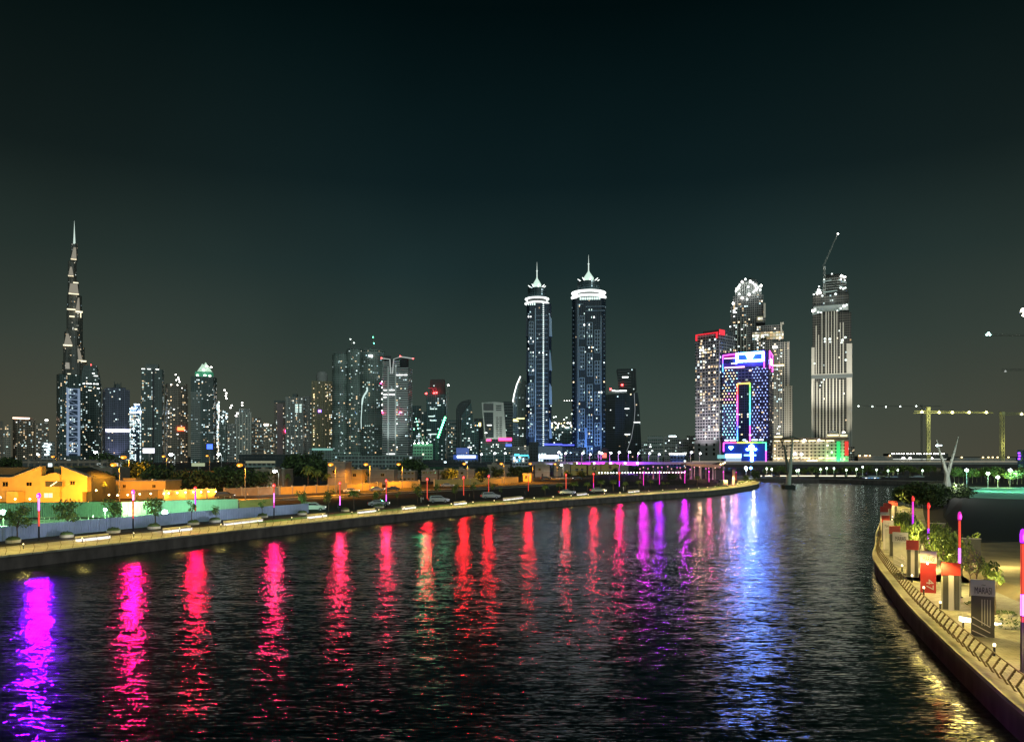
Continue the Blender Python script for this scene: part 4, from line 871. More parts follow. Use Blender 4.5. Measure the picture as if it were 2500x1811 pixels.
# --- left cluster
simple('apartment_tower', 'low brown block cut by the left edge of the photo', -22, 8, 1028, 1500, 'brown', 0, lit=10)
simple('apartment_tower', 'narrow brown block second from the left edge', 9, 27, 1038, 1500, 'tan', 0, lit=8)
o = simple('apartment_tower', 'brown apartment tower with orange lit roof edge at far left', 31, 86, 1024, 1550, 'brown', 12, lit=16, tiers=((.1, .9, 1019.5),))
o.part('roof_light', em('roof_orange', (1, .60, .42), 5), 32, 72, 1020, 1023, -1, 2)
simple('apartment_tower', 'brown tower with one white roof lamp left of the blue framed tower', 88, 119, 1034, 1550, 'brown', 0, lit=6, cap=(.6, .9, 1030)).part('roof_light', E['white'], 110, 117, 1024.5, 1027, -1, 2)
o = simple('office_building', 'low white zigzag lit building at the foot of the blue framed tower', 100, 134, 1078, 900, 'grey', 0, lit=0)
for i, (x, y) in enumerate([(112, 1082), (117, 1089), (112, 1096), (117, 1102), (122, 1084), (108, 1088), (120, 1095), (112, 1109)]): o.part('lit_balcony', E['cool'], x - 3, x + 3, y, y + 1.6, -.6, .2)
# blue framed tower
t = simple('skyscraper', 'dark tower with a pale blue ladder-like lattice front', 138, 197, 915, 1500, 'dark', 14, .6, lit=14, litrange=(150, 165, 930, 1100))
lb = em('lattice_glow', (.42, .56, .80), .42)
b = MB(); b2 = t
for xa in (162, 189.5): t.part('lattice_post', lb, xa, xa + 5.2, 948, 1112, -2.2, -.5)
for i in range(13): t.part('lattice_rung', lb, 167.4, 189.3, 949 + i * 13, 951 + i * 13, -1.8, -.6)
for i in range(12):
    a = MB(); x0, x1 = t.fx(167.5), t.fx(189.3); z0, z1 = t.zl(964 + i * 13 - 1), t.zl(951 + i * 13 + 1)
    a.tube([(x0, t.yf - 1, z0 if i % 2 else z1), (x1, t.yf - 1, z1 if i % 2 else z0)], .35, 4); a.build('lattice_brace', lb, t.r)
t.part('lattice_back', facade('facade_lattice', (.08, .12, .2), p=.25, E=2, warm=.05, seed=2.), 167.2, 189.4, 949, 1112, -.45, .3)
# round topped dark tower
t = T('skyscraper', 'dark tower with a stepped rounded crown next to the blue framed tower', 197, 248, 1600, -10, .8); m = fac('dark', 41)
t.tier('shaft', m, 0, 1, 935)
for i in range(6):
    y = 935 - 7 * i; f = .02 + .012 * i * i * .5; t.tier('crown_step', m, .03 + f * .6, .97 - f, y - 7, y - .02, (f, 1 - f))
t.lit(26, 199, 244, 940, 1105, [W2, C2], seed=5, size=(2.4, 1.8))
for x in (205, 214, 221, 230, 238): t.part('lit_window', H2, x - 2.6, x + 2.6, 937, 939.2, -.3, .1)
for x, y in ((228, 912), (236, 918), (219, 953), (240, 948), (232, 918)): t.part('lit_window', H2, x - 3, x + 3, y, y + 1.5, -.3, .1)
t.part('beacon', E['red'], 218.6, 220.4, 890, 892, 10, 12)
t = simple('skyscraper', 'dark violet grey tower with rooftop spikes and a glowing white band', 250, 317, 952, 1500, 'violet', 10, .7, tiers=((.05, .35, 948), (.35, .85, 946)), lit=8, cap=(.45, .62, 938))
for x, y in ((283, 931), (291, 935), (296, 938), (299, 933)): b = MB(); b.tube([(t.fx(x), 0, t.zl(947)), (t.fx(x), 0, t.zl(y))], .7, 5); b.build('roof_spike', stoned, t.r)
t.part('glow_band', em('band_violet_white', (.80, .78, 1), 7), t.f0 + 1, t.f1 - 1, 1048.5, 1054, -1.5, .5)
t.uplight(284, 22, 5.0e4, (.7, .7, 1), 1060, 80)
t = simple('office_tower', 'small blue white lit tower behind the tall split tower', 316, 352, 1000, 1650, 'bluelit', 0, lit=40, mats=(C2, E['cool']), tiers=((.15, .8, 993), (.3, .7, 986)), litrange=(318, 346, 1014, 1085))
for x0, x1, y in ((329, 341, 987), (316, 332, 997.5), (316, 353, 1006), (336, 346, 1003)): t.part('roof_light', E['bluew'], x0, x1, y, y + 2.2, -1, 3)
# tall split tower
t = simple('skyscraper', 'tall twin-bay tower split by a dark vertical slot', 345, 401, 903, 1500, 'dark', -8, .7, cap=(.2, .78, 890), lit=44, litrange=(347, 371, 906, 1095))
t.part('slot', M['dark'], 372, 376.5, 903.5, 1136, -.5, .2); t.slabs(stoned, 377, t.f1, 905, 1110, 44, .4, .35, side=False); t.lit(12, 377, 396, 905, 1100, [W2, C2], seed=9)
for x in (350, 364, 384): t.part('roof_light', H2, x - 4, x + 4, 902, 903.6, -.8, .2)
t = simple('skyscraper', 'brown tower with horned roofline and a red sign', 403, 459, 950, 1550, 'brown', 8, .8, lit=50, mats=(W2, W2, H2))
t.tier('roof_wing', fac('brown', 88), .0, .30, 938, 949.9, (.1, .8)); b = MB(); b.ext([(t.fx(424), t.zl(950)), (t.fx(424), t.zl(936)), (t.fx(436), t.zl(943)), (t.fx(448), t.zl(943)), (t.fx(458.5), t.zl(936)), (t.fx(458.5), t.zl(950))], t.yf + 3, t.yf + 18); b.build('horned_crown', fac('brown', 88), t.r)
for x, y in ((429.5, 915), (436, 922), (437, 926), (439, 932), (419, 940), (434, 940), (445, 947), (431, 928)): t.part('crane_lamp', E['white'], x - 1.1, x + 1.1, y, y + 1.8, 3, 5)
t.part('red_sign', em('sign_red_o', (1, .12, .03), 6), 433, 450, 1043, 1051, -2, 0)
t = simple('skyscraper', 'tower with green parapet and glowing white pyramid crown', 466, 530, 921, 1500, 'dark', -12, .8, lit=16, mats=(W2, H2), litrange=(492, 520, 930, 1090))
gl_ = em('crown_green', (.06, .42, .22), .35); t.tier('crown_base', gl_, .18, .86, 908.5, 920.9, (.1, .9))
t.slabs(stone, t.f0, 490, 958, 1120, 34, .45, .5, side=False); t.slabs(stoned, 496, t.f1, 925, 1120, 40, .35, .4, side=False)
cm = em('crown_pyramid', (.68, .95, .74), .62)
for x0, x1, xt, y0, yt in ((480, 500, 493, 908.5, 890), (492, 508, 499, 904, 885.5), (498, 514, 507, 908.5, 897)):
    b = MB(); b.ext([(t.fx(x0), t.zl(y0)), (t.fx(xt), t.zl(yt)), (t.fx(x1), t.zl(y0))], t.yf + 4 + (x0 - 480) * .3, t.yf + 16); b.build('crown_pyramid', cm, t.r)
for x, y in ((482, 917), (500, 917), (512, 918), (515, 897), (497, 904), (505, 895)): t.part('crown_lamp', E['white'], x - 2, x + 2, y, y + 2, -.5, 2)
simple('office_building', 'white blazing office block right of the pyramid crowned tower', 526, 556, 1003, 1750, 'bright', 0, lit=26, mats=(E['cool'], H2), tiers=((.0, .35, 980),))
simple('office_building', 'dark green block before the white blazing office', 534, 556, 1030, 1600, 'green', 0, lit=4)
simple('apartment_tower', 'grey gridded block with many lit windows left of the white finned tower', 555, 584, 1034, 1600, 'grey', 0, lit=40, slab=12)
t = simple('apartment_tower', 'pale tower with white vertical fins and a crane lamp', 574, 612, 1006, 1600, 'grey', 8, .8, lit=20, fin=5, finm=pale, tiers=((.25, .95, 998),))
for x, y in ((591, 983), (591, 989), (566, 990), (563, 996), (580, 1009), (576, 1015), (553, 961), (552, 968), (554, 974), (549, 954)): t.part('crane_lamp', E['white'], x - 1.6, x + 1.6, y, y + 2, -2, 0)
simple('apartment_tower', 'brown gridded block right of the white finned tower', 613, 644, 1030, 1650, 'brown', 0, lit=30, slab=10, tiers=((.1, .8, 1020),))
simple('apartment_tower', 'low tan block with a lit roof line left of the slim frame tower', 644, 670, 1034, 1600, 'tan', 0, lit=26).part('roof_light', E['white'], 645, 655, 1036, 1038.5, -1, 1)
t = simple('apartment_tower', 'slim tower with dark frame and blank pinkish panel', 669, 697, 978, 1550, 'brown', 0, lit=6)
t.part('panel', mat('pink_panel', (.30, .22, .23), .7), 676, 691, 986, 1110, -1.2, -.1); t.part('panel_frame', stoned, 669, 697, 978, 984, -1.5, -.1); t.part('red_lamp', em('red_pink', (1, .05, .2), 16), 696, 700, 1049, 1056, -3, -1)
t = simple('apartment_tower', 'grey tower with a bright window patch and small mast left of the golden tower', 699, 744, 970, 1500, 'grey', -8, .8, lit=60, mats=(C2, C2, W2), cap=(.35, .62, 962), mast=(722, 948), fin=4)
for i in range(5): t.part('lit_floor', C2, 718, 736, 988 + i * 4.2, 990 + i * 4.2, -.6, .1)
simple('apartment_tower', 'narrow grey tower with pinkish lamps left of the golden tower', 743, 764, 968, 1520, 'grey', 0, lit=26, fin=3)
t = simple('apartment_tower', 'golden lit tower with domed grey cap', 763, 812, 932, 1480, 'gold', 0, lit=70, mats=(em('win_gold', (1, .85, .4), 3), W2), fin=5, finm=mat('gold_trim', (.32, .27, .16), .7))
b = MB(); k = t.w / 49; b.lathe((t.fx(786), 0, t.zl(932)), [(14 * k, 0), (14 * k, 14 * k), (13 * k, 20 * k), (9 * k, 25 * k), (.3, 26.5 * k)], 20); b.build('domed_cap', stone, t.r); t.part('violet_sign', em('sign_violet', (.3, .15, 1), 6), 777, 784, 1002, 1007, -2, -.5)
simple('apartment_tower', 'dim narrow tower right of the golden tower', 809, 822, 975, 1500, 'tan', 0, lit=26)
simple('office_building', 'teal lit podium at the golden tower foot', 755, 816, 1094, 1300, 'green', 0, cat='building').part('roof_light', em('teal_dim', (.35, .8, .7), .5), 762, 812, 1094.5, 1099, -.5, 1)
simple('office_building', 'dark blue podium with window strip behind the dark trees', 585, 765, 1109, 900, 'black', 0, .15, cat='building', lit=0)
t = simple('office_building', 'long pale flyover-like canopy behind the white street lamp', 600, 672, 1125, 520, 'green', 0, .1, cat='building'); t.part('canopy_edge', em('edge_cream', (.75, .72, .45), .28), 600, 672, 1125, 1130, -1, 0)
# three-lobed giant
for x0, x1, yt, lb_, sd, n_, rx in ((812, 853, 868, 'left lobe: rounded dark green tower of the close trio with dotted lights', 1, 26, (826, 838)), (846, 889, 857, 'middle dark green tower of the close trio', 2, 46, (852, 880)), (879, 939, 860, 'widest right hand dark green tower of the close trio with jagged light streak', 3, 70, (885, 932))):
    t = T('skyscraper', lb_, x0, x1, 1300, 0, 1.0); m = fac('green', 50 + sd); k = t.w / (x1 - x0)
    b = MB(); R_ = t.w / 2; b.lathe((0, 0, 0), [(R_ * 1.04, 0), (R_ * 1.04, t.zl(yt)), (R_ * .98, t.zl(yt - 3)), (R_ * .8, t.zl(yt - 4.5))], 28, sy=.8, smooth=False); b.build('shaft', m, t.r)
    b = MB(); nfl = 52
    for i in range(nfl): z = t.zl(1108) + (t.zl(yt) - t.zl(1108)) * i / nfl; b.lathe((0, 0, z), [(R_ * 1.06, 0), (R_ * 1.06, 1.1)], 28, sy=.82, smooth=False)
    b.build('balcony_ring', mat('green_trim', (.26, .32, .30), .7), t.r)
    t.tier('roof_frame', stoned, .15, .85, yt - 8, yt - 4.5, (.3, .7))
    t.yf = -R_ * .88; t.lit(n_, rx[0], rx[1], yt + 6, 1100, [C2, W2, C2], seed=sd + 3, size=(1.5, 1.4), cap=60)
    if sd == 3:
        t.part('roof_window', H2, 900, 910, 870, 874, -2, 0)
        pts = [(896, 948), (897, 955), (893, 962), (889, 968), (886, 975), (884, 990), (883.5, 1003), (882.5, 1018), (882, 1030), (882.5, 1048)]
        for (xa, ya), (xb, yb_) in zip(pts, pts[1:]):
            b = MB(); b.tube([(t.fx(xa), t.yf - 2, t.zl(ya)), (t.fx(xb), t.yf - 2, t.zl(yb_))], [1.5 if ya < 985 else .7, 1.2 if ya < 985 else .6], 5); b.build('reflection_streak', em('streak', (.75, .98, .92), .9), t.r)  # glowing tubes imitate a jagged reflection on the facade
def tower_crane(label, Y, px, pyb, pyt, jib, m, lamps=(), lampm=None, r=.9, name='tower_crane', group='construction cranes'):
    X = wx(px, Y); t = root(name, label, 'crane', (X, Y, wz(pyb, Y)), 0, group); k = Y / F; o = MB(); h = (pyb - pyt) * k
    for sx_ in (-r, r):
        for sy_ in (-r, r): o.tube([(sx_, sy_, 0), (sx_, sy_, h)], r * .2, 4)
    n = max(3, int(h / (r * 2.6)))
    for i in range(n): z0, z1 = h * i / n, h * (i + 1) / n; s_ = 1 if i % 2 else -1; o.tube([(-r * s_, -r, z0), (r * s_, -r, z1)], r * .13, 4); o.tube([(-r, r * s_, z0), (-r, -r * s_, z1)], r * .13, 4); o.tube([(r, r * s_, z0), (r, -r * s_, z1)], r * .13, 4)
    o.build('mast', m, t)
    o = MB(); (xa, ya), (xb, yb_) = jib; A = Vector(((xa - px) * k, 0, (pyb - ya) * k)); B = Vector(((xb - px) * k, 0, (pyb - yb_) * k)); L = (B - A).length; d = (B - A).normalized(); up = Vector((-d.z, 0, d.x)) * (r * 1.7) * (1 if d.x > 0 else -1)
    o.tube([A, B], r * .17, 4); o.tube([A + Vector((0, r * 1.2, 0)), B + Vector((0, r * 1.2, 0))], r * .17, 4); o.tube([A + up, B + up * .4], r * .2, 4)
    n = max(4, int(L / (r * 3)))
    for i in range(n): f0, f1, f2 = i / n, (i + .5) / n, (i + 1) / n; o.tube([A + (B - A) * f0, A + (B - A) * f1 + up * (1 - .6 * f1), A + (B - A) * f2], r * .11, 3)
    o.build('jib', m, t); o = MB(); o.box(-r * 1.3, r * 1.3, -r * 1.3, r * 1.3, h - r * .4, h + r * 2.2); o.build('cab', m, t)
    for x, y in lamps:
        o = MB(); rr = r * 1.15; o.lathe(((x - px) * k, -1.5, (pyb - y) * k - rr), [(rr * .2, 0), (rr, rr * .4), (rr * .6, rr * 1.2), (.05, rr * 1.9)], 8); o.build('work_lamp', lampm, t)
    return t
gm = mat('crane_paint', (.22, .22, .2), .6); ym = mat('crane_paint_yellow', (.38, .40, .20), .6)
tower_crane('roof crane with two white lamps on the middle tower of the trio', 1300, 858, 853, 838, ((864, 838), (855, 826)), gm, [(856, 828), (864.5, 837)], em('lamp_w_big', (.85, 1, .9), 10), .8)
tower_crane('roof crane with two green lamps on the right tower of the trio', 1300, 912, 853, 836, ((913.5, 838), (911, 819)), gm, [(911, 823), (913.5, 838)], em('lamp_g_big', (.12, 1, .45), 14), .8)
# striped tower with V-shaped fins
t = simple('skyscraper', 'dark slab with dots of light peeking behind the striped tower', 934, 955, 868, 1350, 'black', 0, lit=16, litrange=(934, 937, 925, 1100), mats=(H2,))
t = T('skyscraper', 'white banded tower with twin lit vertical fins forking into a V at the top', 935, 1006, 1200, -14, .7); wm_ = mat('white_band', (.60, .62, .62), .5)
t.tier('shaft', fac('black', 61), 0, 1, 899); t.tier('upper_shaft', fac('black', 61), .05, .86, 880, 898.9, (.05, .9)); t.part('lift_block', M['dark'], 980, t.f1 - 1, 878, 897, -.6, 8)
t.slabs(wm_, t.f0, t.f1, 899, 1112, 49, .38, .7); t.slabs(wm_, t.f0, 952, 884, 898, 3, .4, .6, side=False); t.slabs(wm_, 962, 976, 882, 898, 3, .4, .6, side=False)
gf = em('fin_glow', (.80, .88, .84), .42)
for xa in (947, 965): t.part('vertical_fin', wm_, xa, xa + 3.2, 898 if xa < 950 else 898, 1112, -2.4, -.8)
for pts in ([(955, 915), (953, 880), (932, 877)], [(959, 915), (962, 880), (978, 874), (1009, 879)]):
    b = MB(); b.tube([(t.fx(x), t.yf - 2.5, t.zl(y)) for x, y in pts], .9, 5); b.build('crown_fin', gf, t.r)
for x, y in ((933, 877), (978, 873), (1009, 879)): t.part('beacon', E['red'], x - 1.3, x + 1.3, y - 1, y + 1.2, -4, -2)
for x, y in ((936, 1009), (978, 1008), (932, 938)): t.part('red_lamp', em('red_pink', (1, .05, .2), 16), x - 1.3, x + 1.3, y - 1.3, y + 1.3, -5, -3)
t.lit(46, 967, t.f1 - 1, 915, 1100, [C2, C2, W2, H2], seed=4, out=.8, size=(2.2, 1.5))
for x0, x1, y in ((937, 945, 953), (951, 963, 953), (937, 964, 964), (937, 944, 970), (968, 984, 917), (986, 994, 917), (945, 967, 1107)): t.part('lit_floor', H2, x0, x1, y, y + 1.8, -1.4, 0)
for x in range(6): t.part('lit_window', H2, 932, 934.6, 932 + x * 14, 935 + x * 14, -1, 0)
t.uplight(957, 45, 1.6e5, (.85, 1, .95), 960, 60)
t = simple('office_tower', 'small dark tower with white edge lamps right of the white banded tower', 1006, 1029, 991, 1350, 'teal', 0, lit=10)
t.part('edge_line', stone, 1027.5, 1029, 993, 1060, -1, -.1)
simple('office_tower', 'dark sliver between small dark tower and red-lit tower', 1028, 1043, 1005, 1400, 'teal', 0, lit=5)
t = T('skyscraper', 'black tower with leaning slab top and red lights beside a construction hoist', 1041, 1091, 1300, -6, .7)
t.tier('shaft', fac('teal', 71), 0, 1, 963); b = MB(); b.ext([(t.fx(1048.5), t.zl(963)), (t.fx(1050), t.zl(930)), (t.fx(1052), t.zl(927.5)), (t.fx(1084), t.zl(927)), (t.fx(1086), t.zl(963))], t.yf + 2, t.yf + t.d * .7); b.build('leaning_slab', mat('slab_brown', (.09, .06, .06), .7), t.r)
for x0, x1, y in ((1050, 1060, 998), (1046, 1060, 1016), (1052, 1066, 1026), (1042, 1052, 1049), (1046, 1066, 1059), (1070, 1076, 989), (1062, 1067, 998), (1058, 1061, 942)): t.part('lit_floor', C2, x0, x1, y, y + 2, -.4, 0)
for x, y in ((1041, 962), (1060, 961), (1066, 960)): t.part('beacon', E['red'], x - 2, x + 2, y - 1.6, y + 1.6, -3, -1)
b = MB()
for (xa, ya), (xb, yb_) in (((1056, 952), (1062, 961)), ((1062, 961), (1058, 952)), ((1066, 952), (1060, 961)), ((1046, 949), (1066, 950))): b.tube([(t.fx(xa), t.yf - 2, t.zl(ya)), (t.fx(xb), t.yf - 2, t.zl(yb_))], .3, 4)
b.build('roof_truss', em('truss_red', (1, .06, .1), .7), t.r)
tower_crane('construction hoist mast with white top lamp beside the black tower', 1280, 1092, 1125, 941, ((1092, 945), (1096, 940)), mat('hoist_grey', (.42, .44, .42), .6), [(1095, 940)], E['white'], 1.3)
tower_crane('luffing crane with a string of green lamps leaning right', 1100, 1067, 1125, 1070, ((1068, 1070), (1087, 1017)), mat('crane_lit_green', (.15, .4, .25), .6), [(1070 + i * 2.1, 1066 - i * 5.9) for i in range(9)], em('crane_green', (.12, 1, .45), 14), 1.3)
tower_crane('small crane with green lamps left of the black tower', 1100, 1030, 1080, 1050, ((1022, 1048), (1014, 1016)), gm, [(1016, 1022), (1018, 1029), (1020, 1037), (1021, 1046), (1011, 1047)], em('crane_green2', (.25, 1, .6), 9), .8)
t = simple('site_building', 'white floodlit half-built block with beams under the green cranes', 1008, 1056, 1085, 950, 'grey', 0, .6, cat='building')
for x in (1012, 1022, 1032, 1043): t.part('work_lamp', E['flood'], x - .9, x + .9, 1081, 1083, -2, -1)
t.part('beam', pale, 1009, 1056, 1083.5, 1089, -2, 0); b = MB()
for (xa, ya), (xb, yb_) in (((1022, 1050), (1034, 1080)), ((1036, 1064), (1028, 1080)), ((1036, 1064), (1038, 1080)), ((1038, 1080), (1052, 1074))): b.tube([(t.fx(xa), t.yf, t.zl(ya)), (t.fx(xb), t.yf, t.zl(yb_))], .35, 4)
b.build('derrick', gm, t.r)
light('work_glow', 'POINT', (0, t.yf - 30, 40), 3e4, (.1, 1, .4), t.r, 2)
# curved top office
t = T('office_tower', 'dark office with curved fin roof and stepped lower wings', 1113, 1168, 1250, 0, .6); m = fac('teal', 81)
arc = [(1116, 1105)] + [(1114 + 36 * (1 - cos(a_ * pi / 2 / 8)) * 1.0, 1012 - 36 * sin(a_ * pi / 2 / 8)) for a_ in range(9)]
arc = [(1114, 1138), (1114, 1000), (1117, 991), (1123, 984), (1132, 979), (1141, 977), (1149, 976.5), (1149, 982), (1137, 998), (1126, 1016), (1124, 1138)]
b = MB(); b.ext([(t.fx(x), max(0, t.zl(y))) for x, y in arc], t.yf, t.yf + 24); b.build('curved_fin', fac('black', 82), t.r)
b = MB(); b.ext([(t.fx(x), max(0, t.zl(y))) for x, y in ((1124.2, 1138), (1126.2, 1016), (1137.2, 998), (1150, 984), (1154, 1008), (1154, 1138))], t.yf + 2, t.yf + 22); b.build('glass_wing', m, t.r)
b = MB(); b.ext([(t.fx(x), max(0, t.zl(y))) for x, y in ((1135, 1138), (1135, 1050), (1148, 1041), (1160, 1030), (1168, 1024), (1168, 1138))], t.yf - 3, t.yf + 12); b.build('lower_wing', fac('teal', 84), t.r)
b = MB()
for pts in ([(1124, 1100), (1124, 1028), (1140, 1018), (1154, 1008)], [(1135, 1090), (1135, 1050), (1150, 1042), (1162, 1030)]): b.tube([(t.fx(x), t.yf - 3.4, t.zl(y)) for x, y in pts], .5, 4)
b.build('edge_trim', stone, t.r); t.lit(30, 1128, 1166, 1030, 1100, [C2, H2], seed=2, out=3.2, size=(2.4, 1.4))
simple('office_building', 'dark block with lit column dots left of the curved roof office', 1092, 1114, 1026, 1350, 'teal', 0, lit=30, slab=10)
simple('office_building', 'narrow dark block between curved roof office and leaning white tower', 1158, 1180, 1022, 1350, 'black', 0, lit=4).part('lit_floor', em('win_yellow', (1, .85, .3), 4), 1169, 1174, 1032, 1041, -1, 0)
# leaning white tower
t = T('office_tower', 'leaning white frame tower with dark glass front and slotted flank', 1176, 1236, 1100, 0, .6, z0=ZP); fr = mat('frame_white', (.42, .44, .42), .6)
def pext(nm, pts, y0, y1, m): b = MB(); b.ext([(t.fx(x), max(0, t.zl(y))) for x, y in pts], t.yf + y0, t.yf + y1); return b.build(nm, m, t.r)
pext('frame', [(1184, 1072), (1176, 984), (1208, 982), (1229, 984), (1236, 1072)], 0, 20, fr)
pext('dark_glass', [(1186.5, 1068), (1181, 1008), (1204, 1008), (1205.5, 1068)], -.6, -.02, fac('black', 92)); pext('top_glass', [(1180.5, 1003), (1181, 986.5), (1204.5, 986.5), (1205, 1003)], -.6, -.02, M['carglass'])
for i in range(3): t.part('slot', M['dark'], 1211, 1224, 991 + i * 5, 993 + i * 5, -.4, -.02)
for i in range(11):
    t.part('slot', M['dark'], 1211, 1216 + (i % 2) * 1.5, 1019 + i * 4.6, 1020.6 + i * 4.6, -.4, -.02); t.part('slot', M['dark'], 1219, 1225.5, 1019 + i * 4.6, 1020.6 + i * 4.6, -.4, -.02)
t.lit(9, 1184, 1204, 1010, 1060, [H2], seed=3, out=.7, size=(4, 1.4)); t.uplight(1215, 40, 1.2e5, (.95, 1, .9), 1030, 50)
t = simple('office_building', 'banded low block with red signs below the leaning tower', 1173, 1250, 1072, 1000, 'teal', 0, .5, lit=26, mats=(C2, H2), cat='building'); t.slabs(stone, 1175, 1249, 1080, 1112, 6, .3, .5, side=False)
t.part('red_sign', em('sign_red', (1, .04, .16), 5), 1217, 1249, 1069, 1076, -2, -.8); t.part('red_sign', em('sign_red', (1, .04, .16), 5), 1188, 1199, 1072, 1077, -2, -.8); t.part('blue_sign', em('sign_blue_soft', (.12, .22, .9), 1.2), 1234, 1249, 1084, 1090, -2, -.8)
simple('office_tower', 'dark striped slab tucked behind the leaning white tower', 1229, 1252, 981, 1250, 'black', 0, slab=20, lit=4)
# sail tower
t = T('skyscraper', 'dark sail shaped tower whose left edge is one white light arc', 1247, 1300, 1420, 0, .5)
arc = [(1247, 1060), (1247.5, 1040), (1249, 1015), (1252, 990), (1257, 962), (1263, 940), (1272, 920)]
pext('shaft', [(1247, 1139)] + arc + [(1282, 930), (1296, 960), (1300, 1139)], 0, 25, fac('green', 93))
b = MB(); b.tube([(t.fx(x) - 1, t.yf - 1, t.zl(y)) for x, y in arc], 1.15, 6); b.build('light_arc', em('arc_white', (.95, 1, .95), 2.2), t.r)
b = MB(); b.tube([(t.fx(x) - 1, t.yf - 1, t.zl(y)) for x, y in ((1247, 1085), (1247, 1063))], .8, 6); b.build('light_arc', em('arc_white', (.95, 1, .95), 2.2), t.r)
t.lit(14, 1253, 1280, 970, 1100, [C2, H2], seed=6)
for x0, x1, y in ((1253, 1262, 1024), (1262, 1280, 1021), (1253, 1266, 1027)): t.part('lit_floor', em('win_yellow', (1, .85, .3), 4), x0, x1, y, y + 2, -.6, 0)
# ------------------------------------------------------------------ the twin hotel towers
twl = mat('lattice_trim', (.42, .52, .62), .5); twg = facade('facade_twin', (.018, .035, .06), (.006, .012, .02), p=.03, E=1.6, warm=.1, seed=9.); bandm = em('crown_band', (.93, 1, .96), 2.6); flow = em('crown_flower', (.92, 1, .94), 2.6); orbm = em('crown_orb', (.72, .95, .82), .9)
def twin(label, x0, x1, Y, yb, ytop, yfl, band, drum, cols, left):
    t = T('hotel_tower', label, x0, x1, Y, 0, .9, group='twin spired hotel towers'); cx = (x0 + x1) / 2; k = t.w / (x1 - x0)
    # body: octagonal plan, chamfered corners
    w2, d2 = t.w / 2, t.d / 2; ch = w2 * .22
    pl = [(-w2 + ch, -d2), (w2 - ch, -d2), (w2, -d2 + ch), (w2, d2 - ch), (w2 - ch, d2), (-w2 + ch, d2), (-w2, d2 - ch), (-w2, -d2 + ch)]
    b = MB(); b.prism(pl, 0, t.zl(yb)); b.build('shaft', twg, t.r)
    xc = t.fx(band[2])
    b = MB(); r = (drum[1] - drum[0]) / 2 * k; b.lathe((xc, 0, t.zl(yb) - .01), [(r * 1.05, 0), (r, t.zl(band[1]) - t.zl(yb)), (r, t.zl(yfl) - t.zl(yb))], 24, smooth=False); b.build('crown_drum', facade('facade_drum', (.03, .06, .07), p=.12, E=1.2, warm=.3, bw=3, fh=4, seed=8.), t.r)
    rb = (band[4] - band[3]) / 2 * k
    for j, y in enumerate((band[0], band[1])):
        b = MB(); b.lathe((xc, 0, t.zl(y) - 1.3), [(rb * (.98 + .02 * j) - 1, 0), (rb * (.98 + .02 * j), .3), (rb * (.98 + .02 * j), 1.5), (rb * .95, 1.8)], 32); b.build('light_ring', bandm, t.r)
    b = MB(); b.lathe((xc, 0, t.zl(band[1]) - 6), [(r * 1.02, 0), (r * 1.06, 3), (r * 1.06, 4.5 + (band[1] - band[0]) * k * .5), (r, 5 + (band[1] - band[0]) * k)], 24); b.build('ring_deck', mat('ring_deck', (.05, .05, .05), .6), t.r)
    for i in range(8):
        a = 2 * pi * i / 8 + .2; b = MB(); ro = r * 1.02; zf = t.zl(yfl)
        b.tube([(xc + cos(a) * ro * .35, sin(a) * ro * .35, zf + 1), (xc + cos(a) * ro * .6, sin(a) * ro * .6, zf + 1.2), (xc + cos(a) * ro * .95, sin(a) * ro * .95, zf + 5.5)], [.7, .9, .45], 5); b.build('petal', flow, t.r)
    zo = t.zl(yfl) + 1; ho = t.zl(ytop + 58 * .8) - zo
    H_ = t.zl(ytop) - zo
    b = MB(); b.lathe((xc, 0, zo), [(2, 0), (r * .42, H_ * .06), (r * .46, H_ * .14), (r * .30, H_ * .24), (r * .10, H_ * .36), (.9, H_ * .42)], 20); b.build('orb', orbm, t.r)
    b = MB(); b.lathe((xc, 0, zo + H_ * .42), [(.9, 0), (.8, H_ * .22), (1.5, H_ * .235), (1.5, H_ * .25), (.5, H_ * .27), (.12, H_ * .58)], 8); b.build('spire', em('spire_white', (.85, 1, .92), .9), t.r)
    # lattice bays on the front, staggered up the tower
    for ci, (xa, xb, starts) in enumerate(cols):
        for (ya, yb_) in starts:
            g = MB(); A, B = t.fx(xa), t.fx(xb); z0, z1 = max(1, t.zl(yb_)), t.zl(ya); yy = t.yf - 1.0; wd = .42
            for x in (A, (A + B) / 2, B): g.box(x - wd, x + wd, yy - .5, yy + .9, z0, z1)
            n = max(1, int((yb_ - ya) / 8.9))
            for i in range(n + 1): z = z1 - (z1 - z0) * i / n; g.box(A - wd, B + wd, yy - .55, yy + .5, z - .4, z + .4)
            g.build('lattice_bay', twl, t.r)
    return t
def bays(y0, h, gap, n): return [(y0 + i * (h + gap), min(1118, y0 + i * (h + gap) + h)) for i in range(n) if y0 + i * (h + gap) < 1110]
t = twin('right one of the twin towers with lit spire, wider and taller', 1397, 1478, 1320, 735, 622, 690, (715.5, 726, 1437, 1394, 1480), (1409, 1465), [(1416, 1427, bays(778, 54, 20, 5)), (1433.5, 1446, bays(794, 54, 20, 5)), (1452, 1464, bays(812, 54, 20, 5))], 0)
for i in range(46): y = 764 + i * 10.8; (y < 1115) and t.part('side_rib', twl, 1399, 1409, y, y + .9, -.4 + 3, 6)
for i in range(40): y = 764 + i * 10.8; (y < 1115) and t.part('side_rib', twl, 1467.5, 1476, y, y + .9, -.4 + 3, 6)
